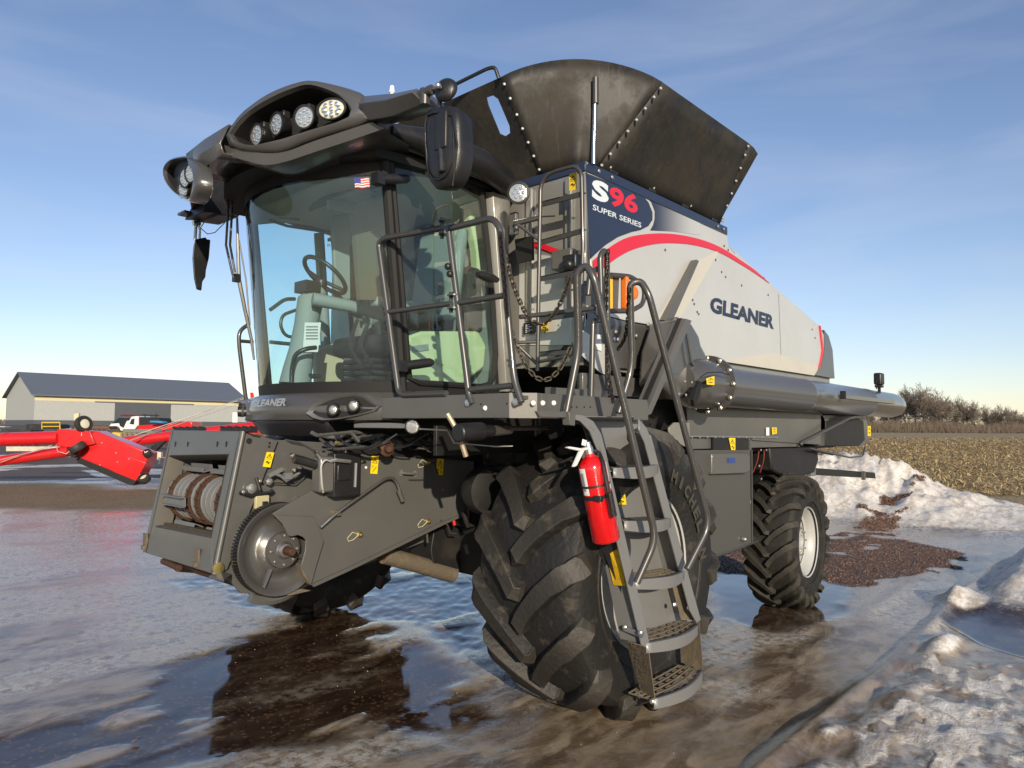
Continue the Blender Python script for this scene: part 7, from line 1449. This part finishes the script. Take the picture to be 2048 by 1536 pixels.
# pale beams lying on the ground
cream_b = mat('cream painted steel', (.56, .51, .40), .6, dirt=.4, dscale=4)
def beam(a, c_, h, D, lab, m=cream_b, dep=.15, name='steel_beam', cat='beam', D2=None):
    q = MB(); D2 = D2 or D; A, B_ = DP(*a, D), DP(*c_, D2); q.prism([A, B_, B_+Vector((0, 0, -h)), A+Vector((0, 0, -h))], FWv*dep); o = q.build(name, m, None, bevel=.01); o['label'] = lab; o['category'] = cat; return o
beam((12, 893), (128, 893), .16, 24, 'long pale beam with round holes lying behind the red auger'); beam((262, 893), (322, 905), .2, 25, 'short pale beam lying just right of the red hopper')
beam((268, 915), (316, 915), .22, 22.5, 'red and white banded beam on the ground at the hopper end'); beam((258, 886), (326, 886), .18, 28, 'upper pale beam in the pile right of the hopper')
q = MB(); q.prism([DP(u, v, 26) for u, v in [(292, 905), (312, 885), (330, 882), (300, 912)]], FWv*.2); o = q.build('scrap_frame', dark, None); o['label'] = 'dark folded frame leaning on the pale beam pile'; o['category'] = 'frame'
# truck
tr = thing('service_truck', 'white truck with black box body parked near the barn', 'truck', DP(270, 865, 62)); Dt = 62
wt = mat('white truck paint', (.68, .69, .68), .3, 0, .5); gk_ = mat('truck glass', (.02, .035, .05), .08, .2, .5)
q = MB(); q.prism([DP(u, v, Dt) for u, v in [(217, 852), (222, 847), (240, 843), (258, 841), (262, 833), (274, 832), (277, 833), (277, 858), (262, 862), (219, 862)]], FWv*2.2); tcab = q.build('truck_cab', wt, tr, bevel=.08)
q = MB(); q.prism([DP(u, v, Dt-.03) for u, v in [(224, 847), (238, 835), (248, 836), (242, 846)]], FWv*.1); q.build('windscreen', gk_, tcab)
q = MB(); q.prism([DP(u, v, Dt-.02) for u, v in [(259, 848), (263, 838), (269, 837), (268, 849)]], FWv*.05); q.build('side_window', gk_, tcab)
q = MB(); q.prism([DP(u, v, Dt-.02) for u, v in [(238, 846), (250, 836), (256, 836), (247, 856), (240, 852)]], FWv*.3); q.build('mirror_and_grille', blackp, tcab)
q = MB(); q.prism([DP(u, v, Dt) for u, v in [(278, 834), (318, 836), (322, 850), (278, 852)]], FWv*2.2); q.build('box_body', blackm, tr, bevel=.05)
q = MB(); q.tube([DP(284, 830, Dt), DP(318, 831, Dt)], .05, 5); q.tube([DP(290, 828, Dt), DP(290, 835, Dt)], .05, 5); q.tube([DP(312, 826, Dt), DP(312, 835, Dt)], .04, 5); q.build('roof_rack', blackm, tr, kind='stuff')
q = MB(); q.box(DP(262, 831, Dt+1), (1.6, .6, .14)); q.build('light_bar', mat('dark red bar', (.15, .01, .02), .4), tr)
for u in (232, 282, 296):
    q = MB(); q.lathe(DP(u, 862, Dt+.1), -FWv, [(0, .01), (0, .28), (.02, .45), (.25, .45)], 18); q.build('wheel', rubber, tr)
q = MB(); q.prism([DP(u, v, 58) for u, v in [(272, 851), (350, 846), (384, 843), (384, 858), (330, 862), (276, 864)]], FWv*2); o = q.build('red_trailer', augred, None, bevel=.08); o['label'] = 'low red trailer body beside the white truck'; o['category'] = 'trailer'
q = MB(); q.prism([DP(u, v, 57) for u, v in [(296, 845), (300, 841), (322, 842), (326, 847)]], FWv*1); o = q.build('blue_cover', mat('blue tarp', (.04, .22, .42), .6), None, bevel=.1); o['label'] = 'small bright blue cover on the red trailer'; o['category'] = 'cover'
q = MB(); q.prism([DP(u, v, 44) for u, v in [(218, 868), (226, 864), (240, 866), (241, 879), (222, 880)]], FWv*1); o = q.build('yellow_bucket', mat('machine yellow', (.6, .4, .03), .5), None, bevel=.08); o['label'] = 'yellow machine bucket in front of the white truck'; o['category'] = 'bucket'
crate_m = mat('weathered wood', (.26, .2, .12), .8, dirt=.4, dscale=8)
lb_ = ['wooden crate next to the yellow bucket', 'wooden crate in the middle of the row', 'wooden crate at the right end of the row']
for i in range(3):
    u = 243+i*10; q = MB()
    for k in range(4): q.prism([DP(u, 866+k*3.5, 43), DP(u+8, 866+k*3.5, 43), DP(u+8, 868.6+k*3.5, 43), DP(u, 868.6+k*3.5, 43)], FWv*.5)
    for du in (0, 7): q.prism([DP(u+du, 866, 42.9), DP(u+du+1.4, 866, 42.9), DP(u+du+1.4, 880, 42.9), DP(u+du, 880, 42.9)], FWv*.6)
    o = q.build('wooden_crate', crate_m, None, kind=None); o['label'] = lb_[i]; o['category'] = 'crate'; o['group'] = 'wooden crates in the yard'
q = MB(); q.prism([DP(u, v, 45) for u, v in [(245, 858), (300, 858), (305, 866), (245, 866)]], FWv*1.5); o = q.build('grey_skid', mat('dull grey steel', (.16, .15, .14), .7), None, bevel=.04); o['label'] = 'flat grey steel skid on top of the wooden crates'; o['category'] = 'skid'
for (u0, v0, u1, v1, D, c3, lab, nm) in ((0, 858, 60, 868, 40, (.02, .022, .02), 'low black flat trailer at the left edge', 'flat_trailer'), (52, 848, 85, 857, 52, (.012, .012, .014), 'black bale shaped load left of the yellow frame', 'black_load'), (86, 848, 120, 857, 52, (.015, .015, .017), 'black load inside the yellow frame', 'black_load'), (20, 858, 110, 866, 42, (.05, .05, .048), 'long dark implement frame behind the red auger', 'implement_frame'), (0, 868, 112, 874, 38, (.03, .03, .028), 'second dark implement lying low behind the auger tube', 'implement_frame'), (330, 858, 380, 868, 45, (.06, .055, .05), 'dark implement parked behind the second auger', 'implement_frame'), (440, 846, 490, 850, 60, (.05, .05, .04), 'dark stack of pallets near the barn corner', 'pallet_stack'), (180, 852, 218, 858, 55, (.12, .06, .04), 'rusty brown machine left of the white truck', 'rusty_implement')):
    q = MB(); h_ = (v1-v0)/FOC*D; A, B_ = DP(u0, v0, D), DP(u1, v0, D)
    q.prism([A+Vector((0, 0, -h_*.1)), lerp(A, B_, .2), lerp(A, B_, .8), B_+Vector((0, 0, -h_*.2)), B_+Vector((0, 0, -h_)), A+Vector((0, 0, -h_))], FWv*1.2)
    for t in (.15, .4, .65, .9): q.cyl(lerp(A, B_, t)+Vector((0, 0, -h_)), lerp(A, B_, t)+Vector((0, 0, -h_-.5)), .06, 6)
    o = q.build(nm, mat('yard %.3f %.3f' % (c3[0], c3[1]), c3, .7, dirt=.3, dscale=2), None, bevel=.03); o['label'] = lab; o['category'] = nm.replace('_', ' ')
yf = mat('machine yellow', (.6, .4, .03), .5); q = MB(); q.tube([DP(84, 862, 51), DP(84, 845, 51), DP(120, 845, 51), DP(120, 862, 51)], .05, 6); q.tube([DP(84, 853, 51), DP(120, 853, 51)], .04, 6); o = q.build('pipe_rack', yf, None); o['label'] = 'yellow pipe frame round the black load'; o['category'] = 'frame'
q = MB(); q.prism([DP(6, 847, 48), DP(14, 846, 48), DP(14, 858, 48), DP(6, 858, 48)], FWv*.5); 

# ================================================================== TREES, RIGHT
barkm = islandmat('bare winter bark', (.10, .080, .064), (.15, .122, .098), (.22, .185, .15), .85)
def tree_mesh(seed, H, spread, dens=1.0):
    r = random.Random(seed); V = []; F = []
    def seg(a, b_, ra, rb):
        ra = max(ra, .046); rb = max(rb, .038)
        k = len(V); u, w, t = basis(b_-a)
        for (p, q_) in ((a, ra), (b_, rb)):
            for j in range(3): an = 2.094*j; V.append(p+(u*math.cos(an)+w*math.sin(an))*q_)
        for j in range(3): F.append((k+j, k+(j+1) % 3, k+3+(j+1) % 3, k+3+j))
    def grow(p, d, L_, ra, lev):
        n = 4 if lev < 2 else 3; q_ = p
        for i in range(n):
            d2 = (d+Vector((r.gauss(0, .10), r.gauss(0, .10), r.gauss(.03, .05)))).normalized(); e = q_+d2*L_/n; rb = ra*(1-.22*1) if i < n-1 else ra*.62
            seg(q_, e, ra, rb); q_ = e; d = d2; ra = rb
            if lev < 4 and (i > 0 or lev > 0):
                for _ in range(2 if lev >= 1 else (1 if i < 1 else 3)):
                    if r.random() < dens*.92:
                        az_ = r.uniform(0, 6.28); u, w, t = basis(d); nd_ = (d*r.uniform(.55, 1.0)+(u*math.cos(az_)+w*math.sin(az_))*r.uniform(.45, .95)*spread).normalized()
                        if lev < 4 or r.random() < .8: grow(q_, nd_, L_*r.uniform(.50, .72), ra*.62, lev+1)
    grow(Vector((0, 0, -.5)), Vector((0, 0, 1)), H*.42, H*.019, 0)
    me_ = bpy.data.meshes.new('tree'); me_.from_pydata([tuple(v) for v in V], [], F); me_.update(); return me_
protos = []
for sd_, H_t, sp_ in ((3, 20, .8), (8, 19, .75), (15, 18, 1.0), (22, 17, .9)):
    tm = tree_mesh(sd_, H_t, sp_); nt_ = 12
    V = np.array([v.co[:] for v in tm.vertices]); polys = [tuple(p.vertices) for p in tm.polygons]
    def sub(sel, nm):
        m2 = bpy.data.meshes.new(nm); idx = sorted({i for p in sel for i in p}); mp_ = {k: i for i, k in enumerate(idx)}
        m2.from_pydata([tuple(V[i]) for i in idx], [], [tuple(mp_[i] for i in p) for p in sel]); m2.materials.append(barkm); return m2
    protos.append((sub(polys[:nt_], 'trunk'), sub(polys[nt_:], 'crown'), V[:, 2].max()))
trs = []
top = [(1800, 800), (1830, 775), (1850, 773), (1875, 785), (1905, 800), (1930, 795), (1955, 812), (1985, 812), (2015, 812), (2048, 830)]
rt2 = random.Random(11)
spec = [(1732, 812, 300), (1752, 815, 330), (1772, 800, 320), (1795, 790, 300), (1815, 782, 330), (1830, 772, 290), (1846, 771, 285), (1862, 780, 310), (1878, 782, 290), (1893, 796, 330), (1908, 797, 300), (1925, 793, 290), (1940, 803, 330), (1955, 808, 300), (1972, 812, 330), (1990, 812, 300), (2008, 811, 290), (2024, 815, 330), (2040, 826, 320), (2058, 822, 300), (2085, 815, 300), (2110, 812, 310), (1700, 818, 320), (1675, 824, 330)]
kinds = ['tall', 'slender', 'broad', 'spreading']
for i, (u, v, D) in enumerate(spec):
    tr_, cr_, hm = protos[i % 4]; base = DP(u, 862, D); base.z = gh(base.x, base.y)-.3; topz = DP(u, v, D).z; s_ = max(.3, (topz-base.z)/hm)*1.08
    o = bpy.data.objects.new('bare_tree', None); COL.objects.link(o); o.location = base; o.scale = (s_*rt2.uniform(.85, 1.05),)*2+(s_,); o.rotation_euler.z = rt2.uniform(0, 6)
    o['label'] = 'bare leafless winter tree in the grove beyond the stubble field'; o['category'] = 'tree'; o['group'] = 'bare trees beyond the stubble field'
    for nm, m_ in (('trunk', tr_), ('crown', cr_)):
        c = bpy.data.objects.new(nm, m_); COL.objects.link(c); c.parent = o
# brushy understorey
n_ = 34000; uu_ = rnd.uniform(1650, 2150, n_); Dd = rnd.uniform(275, 335, n_); hb_ = 2.5+5.5*fbm(uu_, uu_*0, 26, 3, 5)
bx = []; 
fv = np.array([[FW.x, FW.y]]); lt = np.array([-.674, .738]); la = (uu_-1024)/FOC
X = (FW.x+lt[0]*la)*Dd; Y = (FW.y+lt[1]*la)*Dd; Zb = height(X[None], Y[None])[0]; hgt = hb_*rnd.uniform(.2, 1.0, n_); ln_ = rnd.normal(0, .22, (n_, 2))*hgt[:, None]; z0 = Zb+hgt*rnd.uniform(0, .45, n_)-.3; z1 = Zb+hgt
w_ = .045; V = np.stack([np.stack([X-lt[0]*w_, Y-lt[1]*w_, z0], -1), np.stack([X+lt[0]*w_, Y+lt[1]*w_, z0], -1), np.stack([X+ln_[:, 0]+lt[0]*.02, Y+ln_[:, 1], z1], -1), np.stack([X+ln_[:, 0]-lt[0]*.02, Y+ln_[:, 1]+.03, z1], -1)], 1)
joined('underbrush', V.reshape(-1, 3), (np.arange(n_)*4)[:, None]+np.arange(4)[None], islandmat('brush twigs', (.085, .062, .045), (.13, .098, .072), (.19, .15, .115)), 'stuff', 'brown leafless underbrush at the foot of the bare trees', 'brush')
# far low tree line along the left horizon
n_ = 9000; uu_ = rnd.uniform(-700, 700, n_); Dd = rnd.uniform(520, 600, n_); la = (uu_-1024)/FOC; X = (FW.x+lt[0]*la)*Dd; Y = (FW.y+lt[1]*la)*Dd; hgt = (3+5*fbm(uu_, uu_*0, 60, 3, 8))*rnd.uniform(.4, 1, n_); w_ = .5
V = np.stack([np.stack([X-lt[0]*w_, Y-lt[1]*w_, hgt*0+1], -1), np.stack([X+lt[0]*w_, Y+lt[1]*w_, hgt*0+1], -1), np.stack([X+lt[0]*.2, Y+lt[1]*.2, hgt+1.5], -1), np.stack([X-lt[0]*.2, Y-lt[1]*.2, hgt+1.5], -1)], 1)
joined('far_tree_line', V.reshape(-1, 3), (np.arange(n_)*4)[:, None]+np.arange(4)[None], islandmat('far twigs', (.10, .08, .07), (.13, .11, .10), (.16, .14, .13)), 'stuff', 'low distant tree line along the horizon', 'tree line')
